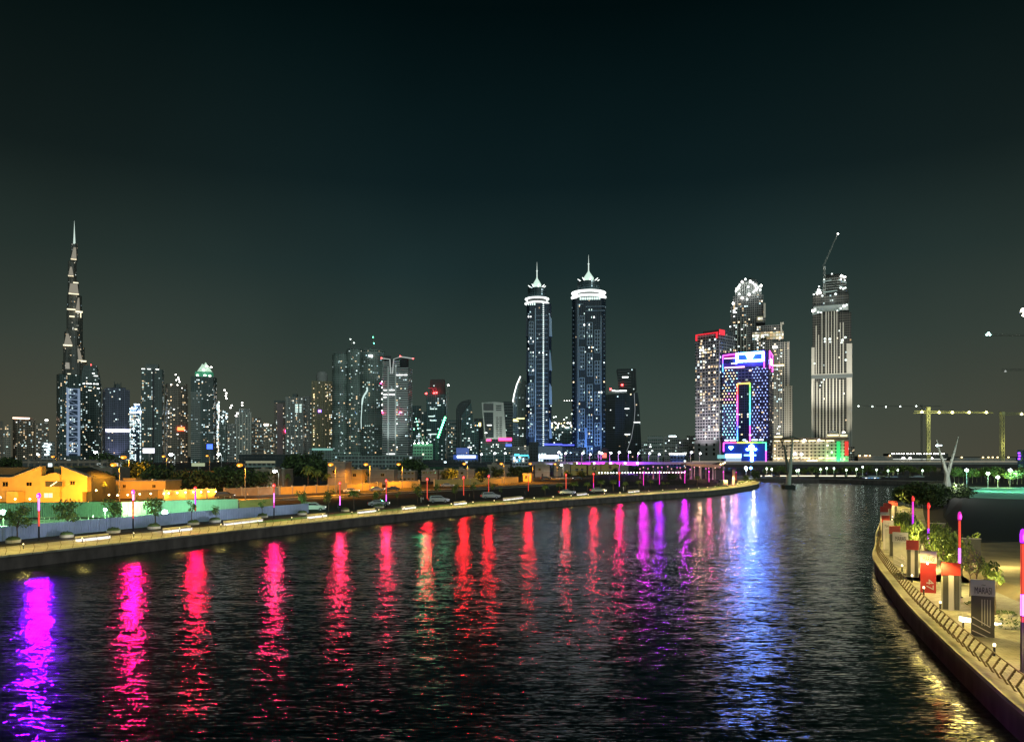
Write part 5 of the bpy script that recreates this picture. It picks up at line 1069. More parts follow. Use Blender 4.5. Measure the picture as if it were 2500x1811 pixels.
t.part('edge_mullion', twl, 1411, 1412.6, 750, 1120, -.9, .1); t.part('edge_mullion', twl, 1466, 1467.4, 778, 1120, -.9, .1); t.part('cross_band', twl, 1412, 1424, 749, 750, -.9, .1); t.part('cross_band', twl, 1430, 1476, 755, 756, -.9, 4); t.part('cross_band', twl, 1430, 1476, 765, 766, -.9, 4)
t.part('lift_shaft', mat('shaft_blue', (.25, .38, .62), .5), 1428, 1433, 1045, 1120, -3, -.2)
t.lit(66, 1412, 1474, 745, 1100, [C2, H2, C2, W2], seed=4, out=1.6, size=(1.3, 3.2), fh=6.3, bw=4.1)
for i in range(9): t.part('crown_window', C2, 1416 + i * 5.6, 1420 + i * 5.6, 733, 739, -.6, .2)
t.uplight(1437, 60, 2.6e5, (.18, .38, 1), 1040, 70); t.uplight(1437, 120, 2.6e5, (.45, .7, 1), 880, 40)
light('crown_light', 'POINT', (0, t.yf - 8, t.zl(722)), 6e2, (.8, 1, .9), t.r, 2)
t = twin('left one of the twin towers with lit spire, slimmer and turned', 1286, 1346, 1380, 746, 640, 705, (730, 741, 1311, 1281, 1341), (1291, 1336), [(1292, 1302, bays(790, 54, 20, 5))], 1)
t.part('edge_mullion', twl, 1306, 1308.5, 758, 1120, -1.6, .1)
for i in range(40): y = 775 + i * 10.6; (y < 1115) and t.part('side_rib', twl, 1310, 1337, y, y + .8, -.5, .1)
dm = em('dot_white', (.8, 1, .95), 2.2)
for i in range(72): t.part('dot_window', dm, 1325, 1328, 746 + i * 5, 748 + i * 5, -1.1, -.6)
for i, (ya, yb_) in enumerate(bays(765, 60, 22, 5)):
    b = MB(); b.ext([(t.fx(1337), t.zl(ya)), (t.fx(1346 - (2 if i % 2 else 0)), t.zl(ya + 18)), (t.fx(1347.5), t.zl(yb_)), (t.fx(1337), t.zl(yb_))], t.yf + 1, t.yf + 12); b.build('side_bay', twl, t.r)
    b = MB(); b.ext([(t.fx(1292), t.zl(ya)), (t.fx(1285), t.zl(ya + 15)), (t.fx(1284), t.zl(yb_)), (t.fx(1292), t.zl(yb_))], t.yf + 2, t.yf + 12); b.build('side_bay', twg, t.r)
t.lit(44, 1288, 1308, 760, 1100, [C2, H2], seed=7, out=1.6, size=(1.3, 3), fh=6.3, bw=4.1)
for i in range(4): t.part('crown_window', C2, 1289 + i * 5, 1292 + i * 5, 745, 750, -.6, .2)
t.uplight(1316, 60, 2.2e5, (.25, .45, 1), 1040, 70); t.uplight(1316, 120, 2.4e5, (.45, .75, 1), 880, 40)
light('crown_light', 'POINT', (0, t.yf - 8, t.zl(737)), 6e2, (.8, 1, .9), t.r, 2)
# buildings around the twin towers' feet
t = simple('site_building', 'half-built block blazing with work lamps between the twin towers', 1346, 1398, 1042, 1650, 'teal', 0, .5, lit=30, mats=(H2, C2), cat='building')
rr = random.Random(5)
for i in range(26): x, y = rr.uniform(1347, 1397), rr.uniform(1030, 1044); t.part('work_lamp', E['white'] if i % 3 else E['gold'], x - 1.2, x + 1.2, y, y + 1.8, -3, -2)
tower_crane('crane with row of white lamps between the twin towers', 1600, 1393, 1060, 1012, ((1372, 1024), (1398, 1022)), gm, [(1377, 1024), (1383, 1019), (1396, 1010), (1352, 1018), (1357, 1017)], em('lamp_w_big', (.85, 1, .9), 10), 1.0)
tower_crane('far crane jib with four tiny white lamps between the twin towers', 1800, 1396, 1060, 978, ((1374, 979), (1402, 978)), gm, [(1378, 978), (1384, 978), (1390, 978), (1396, 977.6)], E['white'], .6)
blu = em('roof_blue', (.08, .10, 1), 2.2); bw_ = em('shop_white', (.80, .88, 1), 1.6); cyl_ = em('cyan_glow', (.1, .75, 1), 2.0)
t = simple('mall_building', 'pale blue podium with white lit shopfront and blue roof line', 1314, 1372, 1089, 900, 'bluelit', 0, .4, cat='building'); t.part('roof_line', blu, 1328, 1372, 1083, 1086.5, 0, 6); t.part('shopfront', bw_, 1315, 1364, 1110, 1120, -1, 0); t.part('roof_screen', mat('screen_pale', (.3, .36, .5), .6), 1315, 1372, 1090, 1107, -.8, -.05)
t = simple('mall_building', 'blue grey block right of the white lit shopfront', 1370, 1432, 1092, 950, 'blue', 0, .4, cat='building', lit=12, mats=(C2, E['bluew'])); t.part('roof_line', blu, 1372, 1402, 1085, 1087.5, 0, 6); t.part('door_frame', mat('screen_pale', (.3, .36, .5), .6), 1379, 1413, 1102, 1104, -.8, -.05)
t = simple('mall_building', 'dark cube standing left of the pale blue podium', 1291, 1315, 1079, 940, 'black', 0, .8, cat='building')
t = simple('restaurant_building', 'low restaurant block with cyan lit palms and signs', 1246, 1292, 1107, 820, 'grey', 0, .5, cat='building'); t.part('cyan_sign', cyl_, 1256, 1268, 1108, 1112, -1, 0); t.part('cyan_sign', cyl_, 1270, 1290, 1110, 1113, -1, 0)
rr = random.Random(8)
for i in range(14): x, y = rr.uniform(1254, 1291), rr.uniform(1113, 1125); t.part('cyan_lamp', cyl_ if i % 2 else E['bluew'], x - 1, x + 1, y, y + 2, -2, -1)
simple('office_building', 'grey louvred block left of the dark cube', 1247, 1292, 1088, 1050, 'grey', 0, .5, cat='building', slab=5, lit=3, mats=(H2,))
t = simple('shop_building', 'blue billboard building with glowing white lettering strip', 1107, 1168, 1112, 800, 'blue', 0, .4, cat='building'); t.part('sign_strip', em('strip_white_blue', (.7, .85, 1), 6), 1116, 1161, 1112, 1117, -1.5, -.3); t.part('blue_base', em('blue_dim', (.06, .14, .6), .45), 1107, 1166, 1110, 1121, -.28, 0)
t.part('billboard_panel', em('board_blue', (.10, .17, .5), .5), 1114, 1145, 1093, 1109, 2, 4); t.uplight(1135, 15, 8e3, (.4, .6, 1), 1105, 80)
simple('warehouse', 'long dark roofed warehouse behind the orange lamps', 1020, 1110, 1122, 760, 'black', 0, .4, cat='building'); simple('warehouse', 'grey podium with flat lavender roof behind the parked cars', 830, 1032, 1112, 700, 'green', 0, .25, cat='building', lit=0)
simple('warehouse', 'dark podium block at the foot of the trio of towers', 810, 880, 1104, 1000, 'green', 0, .3, cat='building', lit=4); simple('warehouse', 'grey low wall-like building behind villas at far left', 60, 330, 1121, 470, 'brown', 0, .1, cat='building', lit=0)
simple('warehouse', 'long dim building with tiny lights left of the curved roof office', 1060, 1250, 1126, 700, 'black', 0, .1, cat='building', lit=16, mats=(C2, W2))
# dark curved tower pair right of the twins
t = T('office_tower', 'dark louvred tower with overhanging top block and red lamps right of the twin towers', 1506, 1553, 1450, 0, .7)
b = MB(); b.ext([(t.fx(x), max(0, t.zl(y))) for x, y in ((1512, 1139), (1512, 956), (1505, 906), (1507, 902), (1552, 902), (1554, 952), (1548, 958), (1548, 1139))], t.yf, t.yf + 25); b.build('shaft', fac('black', 12), t.r)
t.slabs(stoned, 1509, 1541, 905, 950, 7, .4, .6, side=False); t.part('lit_floor', H2, 1519, 1534, 921, 923.5, -.8, 0)
for x, y in ((1519, 941), (1491, 951)): t.part('beacon', E['red'], x - 2.2, x + 2.2, y - 2, y + 2, -3, -1)
t = T('office_tower', 'broad dark stepped tower with a curved light line down its flank', 1476, 1566, 1350, 0, .5)
b = MB(); b.ext([(t.fx(x), max(0, t.zl(y))) for x, y in ((1476, 1139), (1476, 965), (1500, 963), (1527, 964), (1527, 1139))], t.yf, t.yf + 25); b.build('shaft', fac('black', 14), t.r)
b = MB(); b.ext([(t.fx(x), max(0, t.zl(y))) for x, y in ((1527.2, 1139), (1527.2, 964.5), (1556, 960), (1560, 985), (1566, 1100), (1566, 1139))], t.yf + 2, t.yf + 25); b.build('curved_wing', fac('black', 15), t.r)
t.slabs(mat('louvre_dark', (.045, .05, .065), .7), 1477, 1526, 975, 1115, 26, .35, .5, side=False)
b = MB(); b.tube([(t.fx(x), t.yf + .5, t.zl(y)) for x, y in ((1548, 962), (1550, 1000), (1548, 1030), (1541, 1070), (1530, 1102))], .45, 5); b.build('light_line', em('line_dim', (.75, .8, .85), .3), t.r)
for x0, x1, y in ((1494, 1502, 954), (1502, 1520, 955), (1512, 1530, 954.5), (1547, 1562, 1031), (1525, 1536, 998), (1525, 1538, 1060), (1490, 1492, 1001)): t.part('lit_floor', H2, x0, x1, y, y + 1.6, -1, 0)
t.part('roof_edge', stone, 1484, 1530, 956.5, 960, 2, 6)
# low skyline between
low = [(1567, 1583, 1079, 'small dark block right of the dark stepped tower'), (1581, 1618, 1065, 'dark apartment block with a few bright windows left of the white roof lamp'), (1622, 1658, 1066, 'dark apartment block under the white roof lamp'), (1656, 1680, 1072, 'grey apartment slab with vertical stripes'), (1676, 1700, 1064, 'dark louvred slab touching the beige hotel')]
for x0, x1, y, lb_ in low: simple('apartment_building', lb_, x0, x1, y, 1200, 'green' if x0 % 2 else 'grey', 0, lit=12, mats=(H2, C2), slab=6, cat='building', sz=(2.4, 2))
C.objects[-1]
t = simple('shop_building', 'low pavilion with row of white bulbs and blue glow left of the beige hotel', 1636, 1674, 1110, 760, 'blue', 0, .5, cat='building')
for i in range(11): t.part('bulb', E['white'], 1634 + i * 3.8, 1636 + i * 3.8, 1106.5, 1109, -1, 1)
t.part('blue_front', em('blue_front', (.10, .2, .9), .9), 1640, 1668, 1126, 1133, -3, -2)
t.part('roof_light', E['cool'], 1632, 1650, 1060, 1063, 60, 62)
# --- beige hotel with red crown
t = T('hotel_tower', 'beige gridded hotel tower with red lit crown', 1698, 1797, 1150, -32, 1.15)
vm = facade('facade_beige', (.36, .335, .33), (.03, .035, .045), bw=4.6, fh=4.4, wx_=(.2, .8), wz_=(.25, .82), p=.34, E=2.0, warm=.75, seed=4.)
t.tier('shaft', vm, 0, 1, 838); t.tier('crown_block', vm, .03, .97, 820, 837.9, (.03, .97)); t.tier('base_block', mat('beige_stone', (.36, .34, .34), .8), -.03, 1.03, 1077, 1140, (-.03, 1.03))
for y in (838, 866, 892, 917, 942, 968, 994, 1020, 1046, 1077): t.tier('cornice', mat('beige_stone', (.36, .34, .34), .8), -.015, 1.015, y - .6, y + .6, (-.015, 1.015))
rn = em('red_neon', (1, .03, .05), 1.3)
t.part('red_neon', rn, t.f0 + 1, t.f1 - 2, 818, 820, -1, 0); t.part('red_neon', rn, t.f0 + 1, t.f0 + 4, 820, 833, -1, 0); t.part('red_neon', rn, t.f1 - 7, t.f1 - 4, 818, 832, -1, 0); b = MB(); b.box(t.w / 2, t.w / 2 + .8, t.yf, t.yf + 14, t.zl(824), t.zl(812)); b.build('red_neon', em('red_neon_dim', (1, .04, .06), 1.3), t.r)
t.tier('roof_box', stoned, .25, .95, 811, 819.9, (.1, .9))
for i in range(3):
    for j in range(3):
        x = t.f0 + 8 + i * (t.f1 - t.f0) / 3.2; y = 1083 + j * 11; t.part('base_window', M['carglass'], x, x + 5, y, y + 6, -1.6, -1.2)
t.lit(60, t.f0 + 2, t.f1 - 2, 845, 875, [W2, H2], seed=3, bw=4.6, fh=4.4, size=(2.6, 2.6), cap=50); t.lit(40, t.f0 + 2, t.f1 - 2, 880, 1070, [W2, W2, H2], seed=5, bw=4.6, fh=4.4, size=(2.2, 2.2))
t.uplight(1725, 60, 4.2e5, (.95, .9, 1), 960, 75)
# --- neon hotel
Yw = 1120
t = T('neon_hotel', 'hotel outlined in rainbow neon with a white triangle emblem and a purple blue facade', 1763, 1886, Yw, -9, .55)
F1 = t.f1
wmf = facade('facade_neon', (.07, .06, .13), (.02, .02, .05), bw=4.9, fh=4.4, p=.06, E=1.5, warm=.5, seed=6.)
t.tier('shaft', wmf, 0, 1, 900); t.tier('crown_block', mat('crown_navy', (.03, .035, .10), .5), .01, .99, 862, 899.9, (.01, .99))
t.part('dark_slot', facade('facade_slot', (.015, .02, .07), p=.05, E=2, warm=.4, seed=7.), 1801, 1829, 942, 1076, -.5, .1)
t.part('crown_screen', em('screen_blue', (.03, .10, .75), .8), 1802, 1862, 866, 886, -.4, -.01); t.part('crown_screen', em('screen_magenta', (.45, .02, .25), .5), 1766, 1797, 866, 876, -.4, -.01); t.part('crown_glow', em('screen_violet', (.10, .05, .5), .35), 1766, 1862, 888, 899, -.4, -.01)
def hsv(h):
    import colorsys; r_, g_, b_ = colorsys.hsv_to_rgb(h % 1, .82, 1); return (r_ ** 1.6 + .02, g_ ** 1.6 + .02, b_ ** 1.6 + .02)
NE = [em('neon_%d' % i, hsv(i / 24), 4.2) for i in range(24)]
def neon(pts, h0, h1, wd=.75, yo=-1.2, nm='neon_strip'):
    L = [Vector((t.fx(x), t.yf + yo, t.zl(y))) for x, y in pts]; tot = sum((b_ - a).length for a, b_ in zip(L, L[1:])); acc = 0; mb = MB(); used_ = []
    for a, b_ in zip(L, L[1:]):
        n = max(1, int((b_ - a).length / 5))
        for i in range(n):
            hq = int(((h0 + (h1 - h0) * (acc + (b_ - a).length * (i + .5) / n) / tot) % 1) * 24) % 24
            if hq not in used_: used_.append(hq)
            mb.tube([a + (b_ - a) * (i / n), a + (b_ - a) * ((i + 1) / n)], wd, 6, used_.index(hq))
        acc += (b_ - a).length
    return mb.build(nm, [NE[q] for q in used_], t.r)
neon([(1765, 908), (1765, 869), (1801, 866)], .58, .98); neon([(1801, 866), (1865, 863), (1865, 903)], .45, .86)
neon([(1801, 1078), (1801, 938), (1832, 937), (1832, 1078)], .55 + 1, .86 + 0.0) if False else None
neon([(1801, 1076), (1801, 1020)], .55, .82); neon([(1801, 1020), (1801, 965)], .86, .95); neon([(1801, 965), (1801, 939), (1831, 938)], .0, .16); neon([(1831, 938), (1831, 985)], .28, .48); neon([(1831, 985), (1831, 1040)], .48, .62); neon([(1831, 1040), (1831, 1078)], .78, .92)
neon([(1767, 1102), (1767, 1081), (1800, 1081)], .86, .97); neon([(1800, 1081), (1840, 1081), (1869, 1081), (1869, 1100)], .12, .52); neon([(1869, 1100), (1869, 1127)], .78, .88)
sg = em('sign_blue_white', (.09, .24, 1), 95)
b = MB()
for xa, xb, ya, yb_ in ((1799, 1865, 865, 868.5), (1799, 1864, 883, 887), (1798, 1802.5, 866, 887), (1860.5, 1864.5, 866, 885)): t.box(b, xa, xb, ya, yb_, -2.2, -1.0)
b.ext([(t.fx(1820), t.zl(868)), (t.fx(1843), t.zl(868)), (t.fx(1834), t.zl(884.5)), (t.fx(1829), t.zl(884.5))], t.yf - 2.3, t.yf - 1.1); b.build('triangle_sign', sg, t.r)
# side face neon and shield
b = MB(); X_ = t.w / 2 + .6; d_ = t.d
for (ya, za), (yb_, zb) in (((.06, 866), (.06, 905)), ((.06, 863), (.9, 868)), ((.9, 868), (.9, 908))): b.tube([(X_, t.yf + d_ * ya, t.zl(za)), (X_, t.yf + d_ * yb_, t.zl(zb))], .7, 6)
b.build('neon_strip', NE[21], t.r)
b = MB(); b.add([(X_ + .3, t.yf + d_ * .25, t.zl(880)), (X_ + .3, t.yf + d_ * .75, t.zl(880)), (X_ + .3, t.yf + d_ * .65, t.zl(890)), (X_ + .3, t.yf + d_ * .45, t.zl(896))], [(0, 1, 2, 3)]); b.build('shield_sign', sg, t.r)
# heart and blossom signs, shopfronts
wb = em('sign_white_blue', (.12, .32, 1), 40)
def shape(nm, pts, m, yo=-1.8): b = MB(); b.ext([(t.fx(x), t.zl(y)) for x, y in pts], t.yf + yo - .6, t.yf + yo); return b.build(nm, m, t.r)
shape('heart_sign', [(1785.5, 1098), (1780.5, 1093), (1780, 1090.5), (1783, 1089), (1785.5, 1090.5), (1788, 1089), (1791, 1090.5), (1790.5, 1093)], wb)
cl_ = [(1835 + 6 * cos(a) * (1.15 if abs(cos(a)) > .5 else 1), 1093 + 8 * sin(a)) for a in [i * pi / 8 for i in range(16)]]
shape('blossom_sign', cl_, wb); shape('blossom_sign', [(1826 + 4 * cos(i * pi / 5), 1097 + 3 * sin(i * pi / 5)) for i in range(10)], wb, -2.6); shape('blossom_sign', [(1844 + 4 * cos(i * pi / 5), 1097 + 3 * sin(i * pi / 5)) for i in range(10)], wb, -2.6)
t.part('light_column', wb, 1832, 1839, 1102, 1128, -2.6, -1.8)
t.part('blue_wall', em('wall_blue_lit', (.02, .07, .5), .4), 1769, 1867, 1083, 1128, -.9, -.4); t.part('shopfront', em('shop_cyan_white', (.2, .5, 1), 12), 1772, 1810, 1108, 1117, -2.2, -1); t.part('shopfront', em('shop_dim', (.4, .55, .75), .9), 1773, 1810, 1117.2, 1127, -2.2, -1); t.part('shopfront', em('shop_cyan', (.35, .8, 1), 2.4), 1817, 1846, 1109, 1113, -2.2, -1); t.part('shopfront', em('shop_teal', (.3, .75, .75), .8), 1752, 1771, 1110, 1119, -2.2, -1)
t.part('lit_floor', em('floor_pink', (1, .45, .75), 3), 1768, 1798, 875, 877, -.8, 0); t.part('lit_floor', em('floor_pink', (1, .45, .75), 3), 1769, 1818, 897, 900, -.8, 0); t.part('lit_floor', E['bluew'], 1786, 1800, 888, 890, -.8, 0)
for x0, x1 in ((1770, 1779), (1782, 1797), (1814, 1821), (1835, 1849), (1853, 1863)): t.part('lit_floor', E['bluew'], x0, x1, 1073.5, 1075.5, -.8, 0)
# balcony bulbs
rr = random.Random(3); bulb = {}; cnt = 0; rest = {}
for c_ in list(range(5)) + list(range(9, 14)):
    for r_ in range(24):
        x = 1765 + c_ * 7.7 + (3 if c_ > 8 else 0) + (3.8 if r_ % 2 else 0); y = 905 + r_ * 7.1
        if x > F1 - 1 or rr.random() < .12: continue
        u = (x - 1765) / 100; v_ = r_ / 24
        hq = int(24 * rr.choice(((.58, .13, .6) if v_ < .3 else (.05, .9, .13) if v_ < .48 else (.5, .55, .6)) if c_ < 5 else ((.72, .66, .62) if v_ < .33 else (.08, .72, .05) if v_ < .48 else (.35, .30, .5) if v_ < .75 else (.8, .88, .72)))) % 24
        if hq not in bulb:
            b = MB(); b.lathe((0, 0, -.65), [(.15, 0), (.68, .5), (.68, .9), (.15, 1.3)], 6); bulb[hq] = b.mesh('balcony_light', em('bulb_%d' % hq, tuple(.28 + .72 * q for q in hsv(hq / 24)), 6))
        if cnt < 100:
            o = bpy.data.objects.new('balcony_light', bulb[hq]); C.objects.link(o); o.parent = t.r; o.location = (t.fx(x), t.yf - 1.2, t.zl(y)); cnt += 1
        else: rest.setdefault(0, MB()).lathe((t.fx(x), t.yf - 1.2, t.zl(y) - .65), [(.15, 0), (.68, .5), (.68, .9), (.15, 1.3)], 6)
o = rest[0].build('balcony_light', em('bulb_mix', (.35, .45, 1), 4), t.r); o['kind'] = 'stuff'
t.slabs(mat('balcony_slab', (.10, .09, .16), .6), 1764, 1799, 904, 1074, 24, .16, .6, side=False); t.slabs(mat('balcony_slab', (.10, .09, .16), .6), 1834, F1, 904, 1074, 24, .16, .6, side=False)
t.lit(16, 1803, 1828, 950, 1070, [W2, C2], seed=5, out=.7, size=(1.6, 2.2)); t.lit(14, 1836, F1 - 2, 930, 1060, [em('win_orange', (1, .6, .25), 4), W2], seed=6, out=.7)
t.uplight(1782, 60, 4e4, (.12, .25, 1), 960, 70); t.uplight(1850, 60, 4e4, (.4, .2, 1), 960, 70)
light('sign_light', 'POINT', (t.fx(1830), t.yf - 25, t.zl(880)), 2e4, (.25, .35, 1), t.r, 2)
# --- stepped tall tower behind the neon hotel
stm = facade('facade_stepped', (.20, .20, .20), (.012, .018, .022), bw=3.6, fh=4.0, p=.10, E=2.4, warm=.6, seed=12.); finw = mat('fin_stone', (.50, .48, .42), .7); wl_ = em('crown_lamp_white', (.88, 1, .95), 3.0)
t = T('skyscraper', 'stepped dark tower with sparkling unfinished crown behind the neon hotel', 1780, 1935, 1380, 0, .45)
def blk(nm, x0, x1, ya, yb=1139, y0=0, y1=None, m=stm): return t.part(nm, m, x0, x1, ya, yb, y0, y1)
blk('shaft', 1781, 1845, 790, 1139, 6); blk('upper_shaft', 1783, 1868, 748, 789.9, 10); blk('upper_shaft', 1789, 1863, 722, 747.9, 14); blk('crown_tier', 1794, 1858, 702, 721.9, 18, 40); blk('crown_tier', 1803, 1848, 688, 701.9, 20, 36); b = MB(); b.lathe((t.fx(1828), t.yf + 28, t.zl(688)), [(16, 0), (14, 4), (8, 7.5), (.5, 9)], 16); b.build('crown_dome', stoned, t.r)
blk('middle_wing', 1838, 1912, 815, 1139, 0); blk('middle_wing', 1846, 1905, 800, 814.9, 2); blk('right_wing', 1885, 1926, 841, 1139, -3); blk('outer_wing', 1915, 1932, 947, 1139, -4, m=facade('facade_tan', (.40, .35, .26), bw=3.6, fh=4, p=.02, E=1, seed=3.))
yw_ = facade('facade_lit_floors', (.45, .40, .2), bw=5, fh=6, wx_=(.08, .92), wz_=(.15, .85), p=9, E=1.3, warm=.95, seed=5.); t.part('lit_floors', yw_, 1837, 1911, 816, 834, -.6, -.02); t.part('lit_floors', yw_, 1848, 1862, 778, 788, -.2, 3)
t.part('corner_fin', finw, 1864, 1869, 746, 780, 2, 8); t.part('corner_fin', finw, 1904, 1908, 795, 825, -2, 4); t.part('corner_fin', finw, 1906, 1912, 795, 799, -2, 4)
t.fins(finw, [1801, 1809, 1816, 1823], [780, 776, 782, 790], 1138, 1.3, -4.6); t.fins(finw, [1852, 1857, 1862, 1868, 1878, 1884], 838, 1138, 1.2, 1.2); t.fins(finw, [1891, 1896, 1902, 1908], 870, 1138, 1.5, 4.2); t.fins(finw, [1914, 1922], [842, 842], 1138, 2.2, 4.4); t.fins(finw, [1918, 1924, 1930], 948, 1138, 3, 5.2)
for i, (x, y) in enumerate([(1800, 706), (1806, 697), (1812, 690), (1820, 684), (1832, 690), (1838, 694), (1844, 700), (1850, 706), (1858, 702), (1797, 711), (1803, 703), (1827, 703), (1846, 711), (1805, 719), (1829, 721), (1840, 716), (1790, 741), (1856, 712), (1812, 729), (1824, 733)]):
    b = MB(); b.lathe((t.fx(x), t.yf + 8, t.zl(y) - 2), [(.3, 0), (2.0, 1.4), (1.4, 3), (.2, 4.2)], 7); b.build('crown_lamp', wl_ if i % 2 else E['white'], t.r)
b = MB()
for i in range(15):
    x = 1795 + i * 4.5; top_ = 702 - 16 * sin(pi * (i + .5) / 15); b.tube([(t.fx(x), t.yf + 16, t.zl(722)), (t.fx(x), t.yf + 16, t.zl(top_))], .5, 4)
    if i < 14: b.tube([(t.fx(x), t.yf + 16, t.zl(top_ + 4)), (t.fx(x + 4.5), t.yf + 16, t.zl(702 - 16 * sin(pi * (i + 1.5) / 15) + 4))], .5, 4)
b.build('crown_lattice', mat('lattice_steel', (.5, .54, .52), .5), t.r)
t.lit(30, 1790, 1832, 735, 790, [W2, H2], seed=3, out=-9, size=(2.6, 1.8), cap=40); t.lit(40, 1786, 1840, 790, 862, [W2, H2, C2], seed=4, out=-5, cap=40)
t.lit(36, 1890, 1910, 850, 1060, [W2, H2], seed=8, out=3.3, size=(2.4, 1.8)); t.lit(24, 1848, 1880, 820, 860, [H2], seed=9, out=.8)
t.part('sign_gold', E['gold'], 1886, 1912, 896, 899, -4.5, -3.3); t.part('sign_white', E['white'], 1886, 1896, 852, 856, -4.5, -3.3)
t.uplight(1828, 30, 3e5, (.85, 1, .95), 720, 12); t.uplight(1905, 90, 4.5e5, (1, .93, .78), 960, 60); light('crown_glow', 'POINT', (t.fx(1828), t.yf - 6, t.zl(708)), 8e3, (.85, 1, .95), t.r, 2)
# --- the finned tower with crane
t = T('skyscraper', 'tall free-standing tower of pale vertical fins with unfinished lit crown', 1982, 2080, 1300, 0, .7)
fm2 = facade('facade_finned', (.06, .06, .052), (.012, .016, .018), bw=3.4, fh=4.0, p=.03, E=1.8, warm=.3, seed=13.)
blk('shaft', 1984, 2077, 770, 1139, 0, m=fm2); blk('wing', 1981.5, 1989, 850, 1139, -1.2, 8, finw); blk('wing', 2066, 2079, 845, 1139, -1.2, 8, finw)
blk('crown_tier', 1984, 2072, 724, 769.9, 4, 40, m=fm2); blk('crown_tier', 1990, 2070, 712, 723.9, 8, 36, m=fm2); blk('crown_tier', 2009, 2066, 680, 711.9, 10, 34, m=fm2); blk('crown_tier', 2014, 2050, 672, 679.9, 14, 30, m=fm2)
cb_ = mat('crown_concrete', (.22, .25, .24), .8); t.part('crown_band', cb_, 1986, 2070, 750, 764, 2, 4)
t.part('belt', stoned, 1981, 2080, 917, 926, -1.6, .1); t.part('belt_edge', finw, 1981, 2080, 915.5, 917, -1.8, .1)
xs = [1993, 1999, 2007, 2017, 2023, 2030, 2037, 2043, 2051, 2058]; tops = [798, 820, 765, 765, 765, 765, 765, 764, 794, 794]
for i, x in enumerate(xs): t.fins(finw, [x], tops[i], 915, 2.0 if i % 3 else 2.6, 1.2)
for i, x in enumerate([1987, 1995, 2002, 2010, 2018, 2026, 2034, 2042, 2050, 2058, 2068, 2075]): t.fins(finw, [x], [930, 934, 950, 927, 927, 927, 927, 927, 930, 930, 927, 927][i], 1138, 2.2 if i % 2 else 3.0, 1.2)
for i in range(9): y = 683 + i * 6; t.part('crown_slab', cb_, 2010, 2066, y, y + 1.1, 8.5, 10)
for x, y, r_ in [(2031, 676, 1.3), (2054, 683, 2.4), (2061, 686, 2.2), (2052, 691, 1.4), (2062, 694, 1.2), (2000, 704, 1.4), (1999, 712, 2.2), (1996, 720, 2.2), (2003, 719, 2.0), (2008, 727, 1.5), (1987, 722, 1.4), (2052, 711, 1.8), (2058, 714, 1.6), (2063, 712, 1.5), (2040, 725, 1.9), (1985, 762, 2.6), (1990, 758, 1.6), (1998, 766, 1.6), (2005, 767, 1.2), (2060, 755, 2.0), (2066, 753, 1.8), (2052, 760, 1.4), (2012, 688, 1.0), (2014, 831, 1.6), (2026, 832, 1.8), (2014, 838, 1.4), (2027, 839, 1.2), (2063, 830, 1.7), (2056, 836, 1.8), (2054, 842, 1.4), (2006, 935, 1.0), (2003, 943, 1.0), (2064, 884, 1.6), (1989, 889, 1.2), (2044, 765, 1.0)]:
    b = MB(); rr_ = r_ * .85; b.lathe((t.fx(x), t.yf - 1.6, t.zl(y) - rr_), [(.2, 0), (rr_ * 1.2, rr_ * .6), (rr_, rr_ * 1.4), (.2, rr_ * 2)], 7); b.build('work_lamp', wl_ if r_ < 2 else E['white'], t.r)
b = MB()
for x0, x1, y0, y1 in ((2010, 2044, 718, 716), (2046, 2066, 690, 700), (2048, 2066, 705, 712), (1990, 2008, 716, 712), (1984, 2008, 770, 764), (2046, 2070, 766, 750), (2009, 2030, 692, 690)): b.tube([(t.fx(x0), t.yf + 1, t.zl(y0)), (t.fx(x1), t.yf + 1, t.zl(y1))], .6, 4)
b.build('crown_scaffold', em('scaffold_lit', (.45, .62, .58), .45), t.r)
t.uplight(2030, 90, 5e5, (1, .93, .74), 1010, 42); t.uplight(2030, 165, 3.4e6, (1, .95, .82), 860, 44); light('crown_glow', 'POINT', (0, t.yf - 10, t.zl(735)), 8e3, (.85, 1, .95), t.r, 2)
tower_crane('luffing tower crane reaching above the finned tower', 1290, 2012.5, 1130, 655, ((2012, 650), (2044, 575)), mat('crane_grey_lit', (.30, .33, .31), .6), [(2045, 571)], E['white'], 1.3)
# --- long low palace hotel with yellow cornice lights
Yh = 1060; t = T('hotel_building', 'long low sandstone hotel with yellow cornice lights and heart window openings', 1886, 2070, Yh, 0, .25, 'building')
pm = facade('facade_palace', (.42, .37, .30), (.03, .03, .03), bw=5.2, fh=4.6, wx_=(.22, .62), wz_=(.25, .75), p=.25, E=1.6, warm=.9, seed=21.); t.tier('wall', pm, 0, 1, 1075); t.tier('roof', mat('roof_tile', (.2, .15, .11), .8), 0, 1, 1069, 1074.9, (.15, .9))
gy = em('cornice_gold', (1, .82, .42), 3.0)
for x0, x1 in ((1890, 1907), (1915, 1930), (1934, 1951), (1955, 1970), (1974, 1991), (1995, 2013), (2017, 2035)): t.part('cornice_light', gy, x0, x1, 1075, 1077.4, -1, 0)
for x0, x1 in ((1888, 1910), (1921, 1950), (1955, 1978), (1998, 2012), (2015, 2038)): t.part('base_light', gy, x0, x1, 1117.4, 1119, -1, 0)
t.part('entrance_light', E['gold'], 1970, 1995, 1122, 1125, -3, -1)
